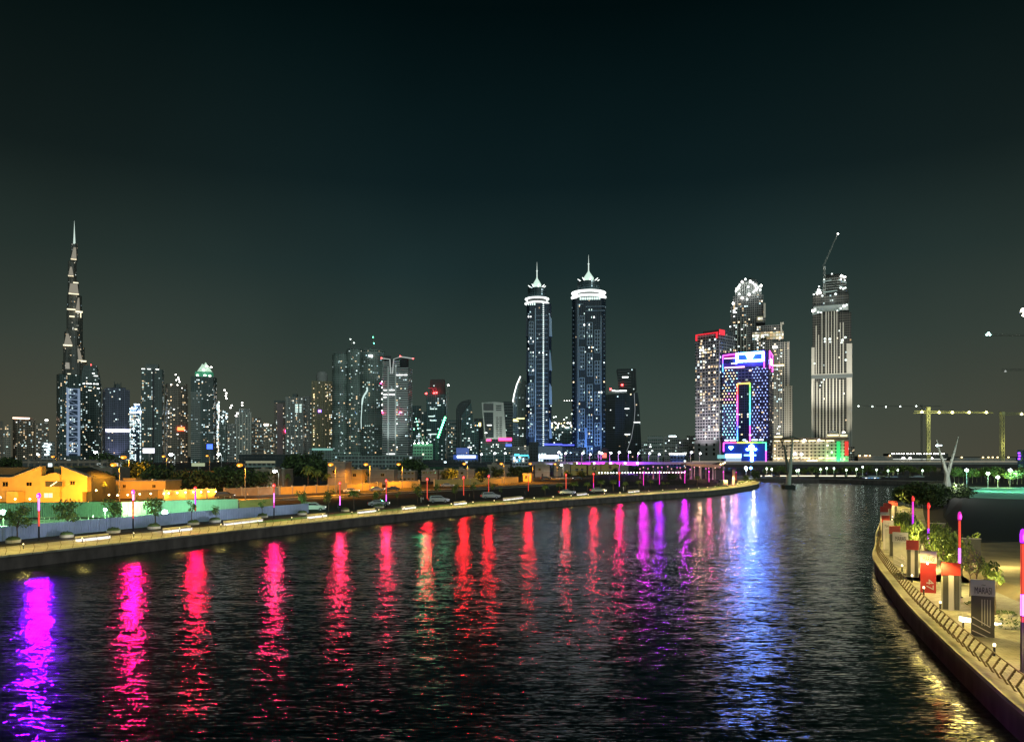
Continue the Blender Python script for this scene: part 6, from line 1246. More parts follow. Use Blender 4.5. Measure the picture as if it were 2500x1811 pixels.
for x0, x1, ya in ((1888, 1911, 1063), (2018, 2048, 1060), (2048, 2068, 1061)):
    t.part('roof_pavilion', finw, x0, x1, ya, 1069, 3, 14); b = MB(); b.lathe((t.fx((x0 + x1) / 2), t.yf + 8, t.zl(ya)), [((x1 - x0) * .22, 0), ((x1 - x0) * .2, 2), ((x1 - x0) * .1, 4.2), (.2, 5)], 14); b.build('dome', finw, t.r); t.part('pavilion_light', gy, x0 + 2, x1 - 2, ya + 2, ya + 4, 2, 3)
    t.part('pavilion_light', E['white'], (x0 + x1) / 2 - 3, (x0 + x1) / 2 + 3, ya - 6, ya - 3.6, 4, 6)
for x, y in ((1964, 1075), (1999, 1075), (1942, 1108), (1957, 1109)): b = MB(); b.lathe((t.fx(x), t.yf - 3, t.zl(y) - 1.5), [(.2, 0), (1.6, 1), (1.2, 2.2), (.2, 3.2)], 8); b.build('star_lamp', E['white'], t.r)
t.part('flag_light', em('flag_green', (.05, .85, .25), .7), 2041, 2050, 1078, 1127, -1, 0); t.part('flag_light', em('flag_red', (1, .06, .05), .8), 2060, 2069, 1078, 1112, -1, 0)
t.uplight(1920, 35, 4.5e4, (1, .82, .55), 1095, 110); t.uplight(2000, 35, 4.5e4, (1, .85, .55), 1095, 110)
light('green_glow', 'POINT', (t.fx(2045), t.yf - 12, 5), 2.5e4, (.1, 1, .3), t.r, 1)
simple('apartment_building', 'narrow tan slab at the right end of the sandstone hotel', 2070, 2086, 1090, 1200, 'tan', 0, lit=4, cat='building')
# ------------------------------------------------------------------ road bridge across the canal
Yb = 590; kz = Yb / F
t = root('road_bridge', 'long low road bridge across the canal with a magenta lit parapet at left', 'bridge', (wx(1700, Yb), Yb, 0))
ox = wx(1700, Yb)
def bx(nm, pa, pb, ya, yb_, y0, y1, m, par=t): b = MB(); b.box(wx(pa, Yb) - ox, wx(pb, Yb) - ox, y0, y1, wz(yb_, Yb), wz(ya, Yb)); return b.build(nm, m, par)
bx('deck', 1560, 2900, 1129.5, 1133.5, 0, 26, M['concrete']); bx('girder', 1690, 2900, 1133.5, 1140.5, .6, 25, mat('girder_dark', (.06, .055, .05), .8)); bx('parapet', 1290, 2900, 1127, 1129.5, 0, .4, M['concrete'])
bx('deck', 1290, 1560, 1129.5, 1136, 0, 26, M['concrete'])
bx('parapet_light', 1330, 1405, 1131, 1133.5, -.4, -.02, em('parapet_violet_white', (.6, .55, 1), 1.2)); bx('parapet_light', 1406, 1557, 1130.2, 1133, -.4, -.02, em('parapet_magenta', (.95, .03, .95), 4)); bx('parapet_light', 1430, 1560, 1126, 1130, .6, 1, em('parapet_blue', (.10, .03, .9), .8))
bx('parapet_light', 1690, 2700, 1125.8, 1126.9, .1, .3, em('parapet_dim', (1, .85, .6), .55)); [light('deck_light', 'SPOT', (wx(x_, Yb) - ox, -16, 6), 5e3, (1, .9, .65), t, .5, 110, (wx(x_, Yb) - ox, 0, 9.5)) for x_ in range(0)]  # glowing strip stands in for light falling on the parapet
for x in (1407, 1450, 1491, 1526, 1556): b = MB(); b.lathe((wx(x, Yb) - ox, -.6, wz(1133, Yb)), [(.1, 0), (.8, .5), (.8, 1.1), (.1, 1.6)], 8); b.build('parapet_lamp', em('lamp_pink', (1, .5, .9), 14), t)
for i in range(16): b = MB(); x = 1700 + i * 52; b.lathe((wx(x, Yb) - ox, 12, 0), [(1.6, 0), (1.5, wz(1141, Yb))], 12); (1700 < x < 2520) and b.build('pier', M['concrete'], t)
light('magenta_wash', 'POINT', (wx(1480, Yb) - ox, -14, 9), 3e4, (.75, .05, 1), t, 1); light('violet_wash', 'POINT', (wx(1550, Yb) - ox, -10, 5), 4e4, (.25, .03, 1), t, 1); light('warm_wash', 'POINT', (wx(1690, Yb) - ox, -18, 8), 6e3, (1, .5, .3), t, 1)
def bridge_lamp_proto():
    t = root('bridge_lamp', '', 'street lamp', (0, 0, 0)); b = MB(); b.tube([(0, 0, 0), (.1, 0, 3), (-.1, 0, 5), (.5, 0, 7)], [.28, .26, .22, .18], 6); b.build('pole', M['white'], t)
    b = MB(); b.lathe((.8, 0, 6.6), [(.1, 0), (.8, .4), (.8, .9), (.1, 1.3)], 8); b.build('lamp_head', em('bridge_lamp_head', (.9, .95, 1), 14), t); return t
bpz = bridge_lamp_proto()
for i, x in enumerate([1422, 1441, 1463, 1469, 1491, 1512, 1537, 1560, 1587, 1611, 1690, 1712, 1838, 1944, 1962, 1231, 1205, 1173, 1363, 1380]):
    o = bpz if i == 0 else copy_tree(bpz); z = wz(1129.5, Yb); o.location = (wx(x, Yb), Yb + 6, z); s = [1, .9, 1.1, 1, 1.05, 1.1, 1.15, 1][i % 8] * (.8 if x > 1800 else 1); o.scale = (s, s, s)
    tag(o, '%s white bent lamp post on the road bridge counted from the left' % ORD[sorted([1422, 1441, 1463, 1469, 1491, 1512, 1537, 1560, 1587, 1611, 1690, 1712, 1838, 1944, 1962, 1231, 1205, 1173, 1363, 1380]).index(x)], None, 'lamp posts along the road bridge')
# embankment carrying the road left of the bridge
sheet('road_embankment', [(wx(1000, Yb), Yb + 2), (wx(1290, Yb), Yb + 2), (wx(1290, Yb), Yb + 26), (wx(1000, Yb), Yb + 26)], wz(1130, Yb) - 1, M['asphalt'])
# gantry with red panel
t = root('kiosk_tower', 'dark kiosk with three glowing red vertical bars by the bridge lamps', 'kiosk', (wx(1476, 640), 640, ZP)); k = 640 / F
b = MB(); b.box(-7 * k, 7 * k, 0, 4, 0, wz(1094, 640) - ZP); b.build('body', M['roofd'], t)
for i in range(3): b = MB(); b.box((-5 + i * 3.4) * k, (-2.4 + i * 3.4) * k, -.4, -.02, wz(1117, 640) - ZP, wz(1106, 640) - ZP); b.build('red_bar', em('bar_red', (1, .15, .12), 2.5), t)
# far bank lights, shrubs, umbrellas under the bridge
rr = random.Random(12)
for i in range(34):
    px = 1868 + i * 12.5 + rr.uniform(-4, 4); Yv = rr.uniform(508, 530)
    plant('s' if rr.random() < .7 else 'a', wx(px, Yv), Yv, ZP, rr.uniform(3.5, 7), '%s lit shrub from the left on the far bank below the bridge' % NTH(i), 'shrubs and small trees on the far bank', .9)
for i, px in enumerate([1822, 1872, 1884, 1945, 1950, 2003, 2018, 2036, 2066, 2091, 2106, 2140, 2168, 2192, 2252]):
    Yv = 506; z = wz(1146 + rr.uniform(-4, 6), Yv); t = root('bank_lamp', '%s white lamp post on the far bank under the bridge from the left' % ORD[i], 'lamp post', (wx(px, Yv), Yv, ZP), 0, 'lamp posts on the far bank')
    b = MB(); b.lathe((0, 0, 0), [(.12, 0), (.1, z - ZP)], 6); b.build('pole', M['grey'], t); b = MB(); b.lathe((0, 0, z - ZP), [(.1, 0), (.55, .4), (.5, 1), (.1, 1.3)], 8); b.build('lamp_head', em('bank_lamp_head', (.85, 1, .9), 5), t)
    light('lamp_light', 'SPOT', (0, -1, z - ZP + 1), 2600, (.6, 1, .55) if px > 1940 else (1, .85, .6), t, .4, 150, (0, 0, 0))
for i, (a, b_) in enumerate([(1850, 1861), (1868, 1886), (1905, 1922), (1930, 1948), (1952, 1990), (2000, 2035), (2042, 2062), (2070, 2090)]):
    Yv = 505.2; t = root('light_strip', '%s warm glowing bench strip along the far quay edge from the left' % ORD[i], 'bench', (wx((a + b_) / 2, Yv), Yv, ZP), 0, 'glowing bench strips on the far quay'); L = (b_ - a) * Yv / F / 2
    b = MB(); b.box(-L, L, 0, .8, .55, .7); b.build('seat', M['coping'], t); b = MB(); b.box(-L + .1, L - .1, .1, .6, 0, .54); b.build('light_base', em('quay_strip', (1, .85, .6), 1.8), t)
# blue and white lamps near the tip
for px, py, lb_, nm, c_, s_ in ((1821, 1142, 'brilliant white lamp behind the canal tip', 'lamp_tip_w', (.9, .92, 1), 25), (1833, 1142, 'brilliant blue lamp behind the canal tip', 'lamp_tip_b', (.15, .45, 1), 18)):
    t = root('area_lamp', lb_, 'lamp', (wx(px, 500), 500, ZP)); h = wz(py, 500) - ZP; b = MB(); b.lathe((0, 0, 0), [(.12, 0), (.1, h)], 6); b.build('pole', M['grey'], t); b = MB(); b.lathe((0, 0, h - .8), [(.1, 0), (.9, .4), (.9, 1.1), (.1, 1.6)], 10); b.build('lamp_head', em(nm, c_, s_), t); light('lamp_light', 'POINT', (0, -2, h), 2500, c_, t, .5)
# ------------------------------------------------------------------ tip of the left bank: dark sand mound, posts, pavilion
def mound(name, pts, h, m):
    P = [gp(a, b_, ZP) for a, b_ in pts]; c = sum(P, Vector()) / len(P); b = MB(); n = len(P)
    vs = [(p.x, p.y, ZP - .3) for p in P] + [(c.x + (p.x - c.x) * .8, c.y + (p.y - c.y) * .7, ZP + h) for p in P]
    b.add(vs, [(i, (i + 1) % n, n + (i + 1) % n, n + i) for i in range(n)]); b.add(vs[n:], [tuple(q) for q in tessellate_polygon([[Vector(v) for v in vs[n:]]])]); return tag(b.build(name, m), kind='structure')
mound('sand_mound', [(1380, 1192), (1560, 1186), (1700, 1182), (1790, 1175), (1760, 1160), (1640, 1160), (1480, 1166), (1380, 1178)], 1.4, mat('sand_black', (.018, .015, .016), .95, bump=.3))
for i in range(19):
    px = 1560 + i * 11.5 + rr.uniform(-3, 3); Yv = 400 + rr.uniform(-15, 25); k = Yv / F
    t = root('marina_post', '%s pinkish lit post from the left behind the black sand' % ORD[i], 'post', (wx(px, Yv), Yv, ZP), 0, 'lit posts behind the black sand'); h = wz(1142 + rr.uniform(-3, 5), Yv) - ZP
    b = MB(); b.lathe((0, 0, 0), [(.32, 0), (.26, h)], 8); b.build('post', mat('post_pink', (.22, .17, .16), .6), t); b = MB(); b.lathe((0, 0, h), [(.3, 0), (.34, .3), (.1, .5)], 8); b.build('lamp_cap', em('cap_pink_%d' % (i % 3), [(1, .35, .55), (1, .6, .45), (1, .2, .8)][i % 3], 1.4), t)
    if i % 3 == 0: light('lamp_light', 'POINT', (0, -2, 2), 350, [(1, .3, .6), (1, .55, .35), (1, .1, .8)][i % 3 if i % 2 else 2], t, .3)
for i in range(30):
    px = 1462 + i * 7.2 + rr.uniform(-1, 1); py = 1155.5 - i * .05; Yv = F * 13 / (1160 - H); 
    t = root('edge_light', '%s small white path light from the left on the rim of the black sand' % NTH(i), 'path light', (wx(px, 330), 330, wz(py, 330)), 0, 'path lights on the rim of the black sand'); b = MB(); b.lathe((0, 0, 0), [(.05, 0), (.22, .1), (.2, .35), (.05, .45)], 6); b.build('globe', em('rim_lamp_%d' % (i // 12), [(.85, 1, .9), (1, .8, .7), (1, .6, .8)][i // 12], 9), t)
    b = MB(); b.lathe((0, 0, ZP - wz(py, 330)), [(.05, 0), (.04, wz(py, 330) - ZP)], 5); b.build('post', M['dark'], t)
t = root('pavilion', 'dark canopied pavilion with slanted yellow lit roof near the canal tip', 'pavilion', (wx(1740, 400), 400, ZP)); k = 400 / F
def pz(y): return wz(y, 400) - ZP
b = MB(); b.ext([((1675 - 1740) * k, pz(1132)), ((1752 - 1740) * k, pz(1134)), ((1771 - 1740) * k, pz(1128)), ((1771 - 1740) * k, pz(1131)), ((1755 - 1740) * k, pz(1142)), ((1675 - 1740) * k, pz(1136))], 0, 12); b.build('canopy_roof', mat('canopy_brown', (.35, .24, .16), .7), t)
b = MB()
for x in (1690, 1712, 1742, 1768): b.box((x - 1740) * k - .3, (x - 1740) * k + .3, 1, 1.6, 0, pz(1138))
b.build('column', M['concrete'], t); b = MB(); b.box((1745 - 1740) * k, (1770 - 1740) * k, 4, 8, 0, pz(1146)); b.build('kiosk_block', M['roofd'], t)
for x, y in ((1759, 1133), (1765, 1131.5), (1769, 1129)): b = MB(); b.lathe(((x - 1740) * k, -.4, pz(y) - .4), [(.1, 0), (.5, .4), (.1, .9)], 8); b.build('canopy_lamp', E['gold'], t)
light('canopy_light', 'POINT', (-8, -5, 5), 1300, (1, .55, .3), t, .5); light('canopy_light', 'POINT', (4, -6, 3), 900, (.9, .35, .8), t, .5)
t = root('lit_column', 'thick coral lit column near the canal tip', 'column', gp(1791, 1186, ZP)); b = MB(); b.lathe((0, 0, 0), [(.75, 0), (.6, wz(1147, t.location.y) - ZP)], 14); b.build('shaft', mat('coral_plaster', (.55, .35, .3), .7), t); light('lamp_light', 'POINT', (-1.5, -2, 2), 700, (1, .5, .25), t, .2)
for i, (px, py) in enumerate([(1806, 1183), (1812, 1181), (1818, 1180), (1826, 1178), (1832, 1177), (1840, 1175)]): plant_px('s', px, py, py - 7, 'low shrub %s from the left on the canal tip' % ORD[i], 'shrubs on the canal tip')
plant_px('e', 1844, 1172, 1147, 'dark round tree standing right at the canal tip', 'trees at the canal tip', .8); plant_px('e', 1822, 1176, 1159, 'smaller dark tree left of the round tree at the tip', 'trees at the canal tip', .8)
tl = gp(1836, 1180, ZP); light('tip_light', 'POINT', (tl.x, tl.y - 2, ZP + 4), 1200, YEL, None, .3)

# ------------------------------------------------------------------ footbridge pylons
pgm = mat('pylon_steel', (.40, .40, .36), .6)
p = gp(1925, 1191, 0); t = root('footbridge_pylon', 'slender leaning footbridge mast on a black pontoon in the water', 'pylon', p); Yp = p.y; k = Yp / F
def pp(x, y): return ((x - 1925) * k, 0, wz(y, Yp))
b = MB(); b.box(-13 * k, 13 * k, -2.5, 2.5, -.5, 1.5); b.build('pontoon', mat('pontoon', (.02, .02, .02), .8), t)
b = MB(); b.tube([pp(1924, 1192), pp(1925, 1172), pp(1928, 1150), pp(1932, 1110), pp(1936, 1072)], [1.3, 1.25, 1.05, .55, .3], 10); b.build('mast', pgm, t)
b = MB(); b.tube([pp(1925, 1160), pp(1922, 1135), pp(1918, 1110), pp(1914, 1086)], [.9, .7, .6, .4], 8); b.build('mast_arm', mat('pylon_dark', (.08, .09, .08), .7), t)
b = MB()
for pts in ([(1914, 1090), (1905, 1074), (1910, 1069), (1936, 1066), (1950, 1073)], [(1914, 1088), (1901, 1096)], [(1918, 1092), (1931, 1086), (1937, 1080)]): b.tube([pp(x, y) for x, y in pts], .28, 5)
b.build('cable_arm', mat('pylon_dark', (.08, .09, .08), .7), t)
Yq = 208; k2 = Yq / F; t = root('footbridge_pylon', 'white V-shaped footbridge mast above the dark trees on the right bank', 'pylon', (wx(2312, Yq), Yq, ZP))
def qq(x, y, dy=0): return ((x - 2312) * k2, dy, wz(y, Yq) - ZP)
wmast = mat('pylon_white', (.55, .56, .50), .5)
b = MB(); b.tube([qq(2312, 1186), qq(2312, 1176), qq(2312, 1163), qq(2311, 1150)], [1.05, .85, .62, .5], 12); b.build('trunk', wmast, t)
b = MB(); b.tube([qq(2311, 1156), qq(2303, 1128), qq(2293, 1100), qq(2287, 1073)], [.5, .42, .26, .08], 8); b.build('mast_arm', wmast, t); b = MB(); b.tube([qq(2313, 1160), qq(2322, 1128), qq(2331, 1100), qq(2340, 1065)], [.55, .42, .24, .06], 8); b.build('mast_arm', wmast, t)
b = MB(); b.tube([qq(2286, 1088), qq(2299, 1087)], .14, 5); b.lathe(((2287 - 2312) * k2, 0, wz(1089, Yq) - ZP), [(.1, 0), (.3, .2), (.1, .4)], 6); b.build('lamp_bar', E['cool'], t)
b = MB(); rs = random.Random(2)
for i in range(26): x = rs.uniform(2288, 2336); y = rs.uniform(1196, 1232); w_ = rs.uniform(1, 6); b.box((x - 2312 - w_ / 2) * k2, (x - 2312 + w_ / 2) * k2, rs.uniform(-1, 1), 1.2, wz(y + 1.2, Yq) - ZP, wz(y, Yq) - ZP); x = rs.uniform(2295, 2330); b.box((x - 2312) * k2, (x - 2311) * k2, -1, -.8, max(0, wz(y + 14, Yq) - ZP), wz(y, Yq) - ZP + .3)
b.box(-1.2, 1.2, -1, 1, 0, wz(1187, Yq) - ZP); b.build('base_frame', mat('frame_pale', (.42, .45, .42), .6), t)
light('mast_light', 'POINT', (-3, -9, wz(1180, Yq) - ZP), 900, (1, 1, .85), t, .3); light('mast_light', 'POINT', (1, -12, wz(1110, Yq) - ZP), 2000, (.95, 1, .9), t, .3)
# ------------------------------------------------------------------ boats
def yacht(px0, px1, py, label, kk=1.0):
    a = gp((px0 + px1) / 2, py, 0); k = a.y / F; L = (px1 - px0) * k; t = root('motor_yacht', label, 'boat', a, radians(4), 'moored yachts at the far quay')
    hull = MB(); secs = [(-.5, .85, .16), (-.3, 1, .17), (0, 1, .17), (.3, .8, .19), (.45, .35, .23), (.5, .02, .25)]; vs = []
    for x, w_, h_ in secs: vs += [(x * L, -w_ * L * .11, h_ * L * .45), (x * L, -w_ * L * .07, -.3), (x * L, w_ * L * .07, -.3), (x * L, w_ * L * .11, h_ * L * .45)]
    hull.add(vs, [(i * 4 + j, i * 4 + (j + 1) % 4, (i + 1) * 4 + (j + 1) % 4, (i + 1) * 4 + j) for i in range(5) for j in range(4)] + [(0, 1, 2, 3)]); hull.build('hull', mat('yacht_hull', (.10, .12, .16), .3), t)
    d = MB(); z = L * .075; d.ext([(-.42 * L, z), (-.40 * L, z + L * .075), (.12 * L, z + L * .075), (.26 * L, z)], -L * .075, L * .075); c = d.build('cabin', mat('yacht_white', (.35, .4, .45), .4), t)
    d = MB(); d.ext([(-.25 * L, z + L * .0752), (-.22 * L, z + L * .12), (.0 * L, z + L * .12), (.08 * L, z + L * .0752)], -L * .06, L * .06); d.build('flybridge', mat('yacht_white', (.35, .4, .45), .4), t)
    for i in range(5): d = MB(); d.box((-.36 + i * .1) * L, (-.29 + i * .1) * L, -L * .076, -L * .0752, z + L * .02, z + L * .05); d.build('cabin_window', em('cabin_blue', (.2, .5, .9), 1.1) if i % 3 else em('cabin_white', (.9, .95, 1), 2.5), c)
yacht(2098, 2172, 1175, 'motor yacht with pale hull moored left under the bridge'); yacht(2160, 2214, 1173, 'smaller dark yacht with blue lit cabin in the middle'); yacht(2216, 2276, 1172, 'dark yacht with row of white deck lights at right')
t = root('floating_dock', 'dark floating dock behind the yachts', 'dock', gp(2190, 1171, 0)); b = MB(); b.box(-27, 27, 2, 5, .1, .9); b.build('deck', M['roofd'], t)
# ------------------------------------------------------------------ cranes on the right
yl = em('lamp_yellow', (1, .92, .35), 11)
t = tower_crane('big yellow lit tower crane with five yellow lamps on its jib', 800, 2266, 1140, 1000, ((2232, 1008), (2424, 1008)), ym, [(2249, 1005), (2291, 1006), (2323, 1006), (2364, 1006), (2406, 1006)], yl, 1.25)
light('crane_light', 'POINT', (0, -12, 50), 1.5e4, (1, .95, .5), t, 1); light('crane_light', 'POINT', (0, -12, 20), 1.2e4, (1, .95, .5), t, 1); [light('crane_light', 'POINT', (x_, -7, 54), 2.6e3, (1, .92, .35), t, 1) for x_ in (-8, 8, 24, 40, 56)]
t = tower_crane('second yellow crane mast near the right frame edge', 800, 2447, 1140, 1012, ((2440, 1013), (2520, 1010)), ym, [(2492, 1010)], em('lamp_yellow_s', (1, .95, .5), 3), 1.4); light('crane_light', 'POINT', (-2, -10, 22), .9e4, (1, .92, .35), t, 1)
tower_crane('distant crane jib strung with five white lamps', 1300, 2250, 1135, 990, ((2092, 992), (2300, 992)), mat('crane_dim', (.16, .16, .14), .7), [(2095, 991), (2129, 992), (2162, 993), (2197, 992), (2236, 991)], em('lamp_w_big', (.85, 1, .9), 10), 1.0)
tower_crane('crane jib with bright cyan white lamp high at the right edge', 700, 2560, 1140, 815, ((2404, 819), (2620, 821)), mat('crane_dim', (.16, .16, .14), .7), [(2411, 813), (2414, 817), (2407, 817)], em('lamp_cyan_w', (.55, 1, .92), 10), .9)
tower_crane('dark crane jib end below the cyan lamp at the right edge', 700, 2620, 1140, 900, ((2446, 904), (2680, 904)), mat('crane_dim', (.16, .16, .14), .7), [(2452, 906)], em('lamp_dim_w', (.8, .85, .8), .5), .9)
tower_crane('crane with warm white floodlight touching the right frame edge', 700, 2530, 1140, 762, ((2492, 762), (2600, 762)), mat('crane_dim', (.16, .16, .14), .7), [(2494, 757), (2498, 768)], em('lamp_warm_w', (1, .95, .75), 22), 1.6)
def sky_speck(): pass
# far shore specks of light on the right horizon
t = root('distant_building', 'far low building with row of tiny lights on the right horizon', 'building', (wx(2240, 2600), 2600, ZP)); k = 2600 / F; b = MB(); b.box(-70 * k, 75 * k, 0, 40, 0, wz(1107, 2600) - ZP); b.build('wall', M['roofd'], t)
for i in range(22): b = MB(); x = -64 + i * 6 + rr.uniform(-2, 2); b.box(x * k, (x + 1.6) * k, -3, -1, wz(1108, 2600) - ZP, wz(1106.6, 2600) - ZP); b.build('lit_window', E['white'], t)
for i, (a, b_, y, lb_) in enumerate([(2095, 2180, 1113, 'far low building with orange lamps right of the finned tower'), (2180, 2310, 1119, 'far long depot with a white lit roof line'), (2330, 2480, 1117, 'far grey embankment building behind the bridge at right')]):
    Yv = 1500; t = root('distant_building', lb_, 'building', (wx((a + b_) / 2, Yv), Yv, ZP)); k = Yv / F; b = MB(); b.box(-(b_ - a) / 2 * k, (b_ - a) / 2 * k, 0, 30, 0, wz(y, Yv) - ZP); b.build('wall', M['concrete'], t)
    for j in range(6): b = MB(); x = (rr.uniform(-.5, .5)) * (b_ - a); b.box(x * k, (x + 2.4) * k, -3, -1, wz(y, Yv) - ZP, wz(y - 2.2, Yv) - ZP); b.build('roof_lamp', [em('far_orange', (1, .6, .25), 8), E['white'], E['gold']][i], t)
    if i == 1: b = MB(); b.box(-(b_ - a) / 2 * k, (b_ - a) / 2 * k, -1, 0, wz(1121, Yv) - ZP, wz(1119.6, Yv) - ZP); b.build('roof_line', em('line_soft', (.9, .95, .85), .8), t)
# ------------------------------------------------------------------ right bank
berm = [gp(2352, 1245, ZP), gp(2700, 1262, ZP), (400, 330, ZP), (230, 330, ZP), gp(2330, 1190, ZP)]
ev = [(wx(2300, 165), 165, ZP - .3), (wx(2340, 118), 118, ZP - .3), (wx(2480, 112), 112, ZP - .3), (wx(3100, 112), 112, ZP - .3), (wx(2325, 200), 200, wz(1211, 200)), (wx(2350, 198), 198, wz(1214, 198)), (wx(2480, 197), 197, wz(1218, 197)), (wx(3100, 197), 197, wz(1232, 197)), (wx(2300, 200), 200, ZP - .3)]
b = MB(); b.add(ev, [(0, 1, 5, 4), (1, 2, 6, 5), (2, 3, 7, 6), (0, 4, 8)]); tag(b.build('embankment', mat('earth_black', (.012, .012, .012), .95, bump=.3)), kind='structure')
Yl = 200.5; P_ = [(wx(2335, Yl), Yl, wz(1213, Yl)), (wx(2800, Yl), Yl, wz(1222, Yl)), (wx(2800, 330), 330, wz(1188, 330)), (wx(2400, 330), 330, wz(1190, 330))]
b = MB(); b.add(P_ + [(x, y, ZP - .3) for x, y, z in P_], [(0, 1, 2, 3), (0, 1, 5, 4), (1, 2, 6, 5), (2, 3, 7, 6), (3, 0, 4, 7)]); tag(b.build('lawn', mat('pitch', (.20, .42, .32), .9, var=.15, scale=.2)), kind='structure')
for px, Yv, e in ((2400, 270, 7000), (2470, 250, 8000), (2540, 280, 7000)): X = wx(px, Yv); light('lawn_lamp_light', 'POINT', (X, Yv, 10), e, (.3, 1, .65), None, .5)
for i, (px, py) in enumerate([(2468, 1211), (2479, 1205), (2496, 1203), (2442, 1199)]): 
    t = root('lawn_figure', '%s small pale upright stone from the left on the green lit lawn' % NTH(i) if i < 3 else 'small dark stone farther back on the green lit lawn', 'stone', (wx(px, 250), 250, wz(py + 6, 250) - .6)); b = MB(); b.lathe((0, 0, -1), [(.35, 0), (.42, 1.2), (.3, 1.9), (.05, 2.1)], 8); b.build('stone', M['white'] if i < 3 else M['dark'], t)
# dark trees and lit bushes on the right
dt = [(2195, 1226, 1196), (2206, 1232, 1190), (2220, 1236, 1188), (2236, 1238, 1182), (2250, 1240, 1178), (2264, 1242, 1180), (2282, 1242, 1183), (2330, 1240, 1182), (2346, 1236, 1186), (2298, 1234, 1196), (2208, 1216, 1186)]
for i, (px, b_, t_) in enumerate(dt): plant_px('d' if i % 2 else 'e', px, b_, t_, '%s black tree of the dark clump around the white V mast' % NTH(i), 'dark clump of trees on the right bank', 1.15)
for i in range(16):
    px = 2330 + i * 11; Yv = 340 + rr.uniform(-12, 20); plant('a' if i % 2 else 'b', wx(px, Yv), Yv, 3.5, rr.uniform(5, 8), '%s teal lit tree from the left behind the lawn' % NTH(i), 'teal lit trees behind the lawn', 1.1)
for i, (px, py, e, c_) in enumerate([(2360, 1148, 5200, (.35, 1, .75)), (2412, 1156, 3800, (.5, 1, .6)), (2466, 1148, 3800, (.4, 1, .8)), (2436, 1165, 2500, (.7, 1, .15))]):
    Yv = 330; t = root('park_lamp', '%s glaring lamp from the left above the teal park trees' % ORD[i], 'lamp post', (wx(px, Yv), Yv, ZP), 0, 'lamps of the park behind the lawn'); h = wz(py, Yv) - ZP; b = MB(); b.lathe((0, 0, 0), [(.12, 0), (.09, h)], 6); b.build('pole', M['grey'], t)
    b = MB(); b.lathe((0, 0, h - .5), [(.1, 0), (.7, .4), (.6, .9), (.1, 1.2)], 9); b.build('lamp_head', em('park_head_%d' % (i % 2), [(.8, 1, .98), (.8, 1, .75)][i % 2], 20), t); light('lamp_light', 'POINT', (0, -3, h - 1), e, c_, t, .4)
tb = T('building_block', 'dark block with violet windows at the right frame edge', 2484, 2530, 420, 0, .6, 'building'); tb.tier('wall', fac('blue', 44), 0, 1, 1098); 
for x, y in ((2487, 1104), (2488, 1111), (2487, 1118)): tb.part('lit_window', em('win_violet', (.3, .05, 1), 4), x - 2, x + 4, y, y + 3.5, -.3, 0)
# sand bank and shrubs behind the right promenade
mound('sand_mound', [(2330, 1400), (2440, 1455), (2620, 1530), (2900, 1420), (2700, 1322), (2480, 1318), (2350, 1322)], .7, mat('sand_warm', (.26, .20, .12), .95, var=.3, scale=.4, bump=.5, bscale=3))
sh = [(2212, 1338, 1258, 's'), (2222, 1345, 1280, 's'), (2245, 1350, 1278, 's'), (2262, 1362, 1290, 's'), (2285, 1380, 1298, 's'), (2300, 1372, 1285, 'a'), (2318, 1395, 1300, 's'), (2204, 1320, 1250, 's'), (2236, 1330, 1262, 'a'), (2290, 1350, 1276, 's'), (2338, 1420, 1318, 's'), (2368, 1455, 1350, 'c'), (2385, 1462, 1340, 'c'), (2430, 1500, 1372, 'c'), (2360, 1400, 1322, 's'), (2408, 1430, 1375, 's'), (2376, 1388, 1300, 'c')]
for i, (px, b_, t_, k_) in enumerate(sh): plant_px(k_, px, b_, t_, '%s plant behind the info panels, a %s' % (NTH(i), 'yellow green lit shrub' if k_ == 's' else 'young leafy tree'), 'planting behind the info panels', .62 if k_ == 's' else .8)
for px, py, e in ((2238, 1350, 1100), (2285, 1385, 1000), (2262, 1330, 900), (2318, 1410, 700), (2345, 1440, 500), (2440, 1500, 380), (2500, 1450, 700), (2400, 1400, 700), (2450, 1395, 900), (2540, 1390, 900)): p = gp(px, py, ZP); light('garden_light', 'POINT', (p.x - 1, p.y - 1.5, ZP + 2.6), e, (1, .85, .3), None, .3)
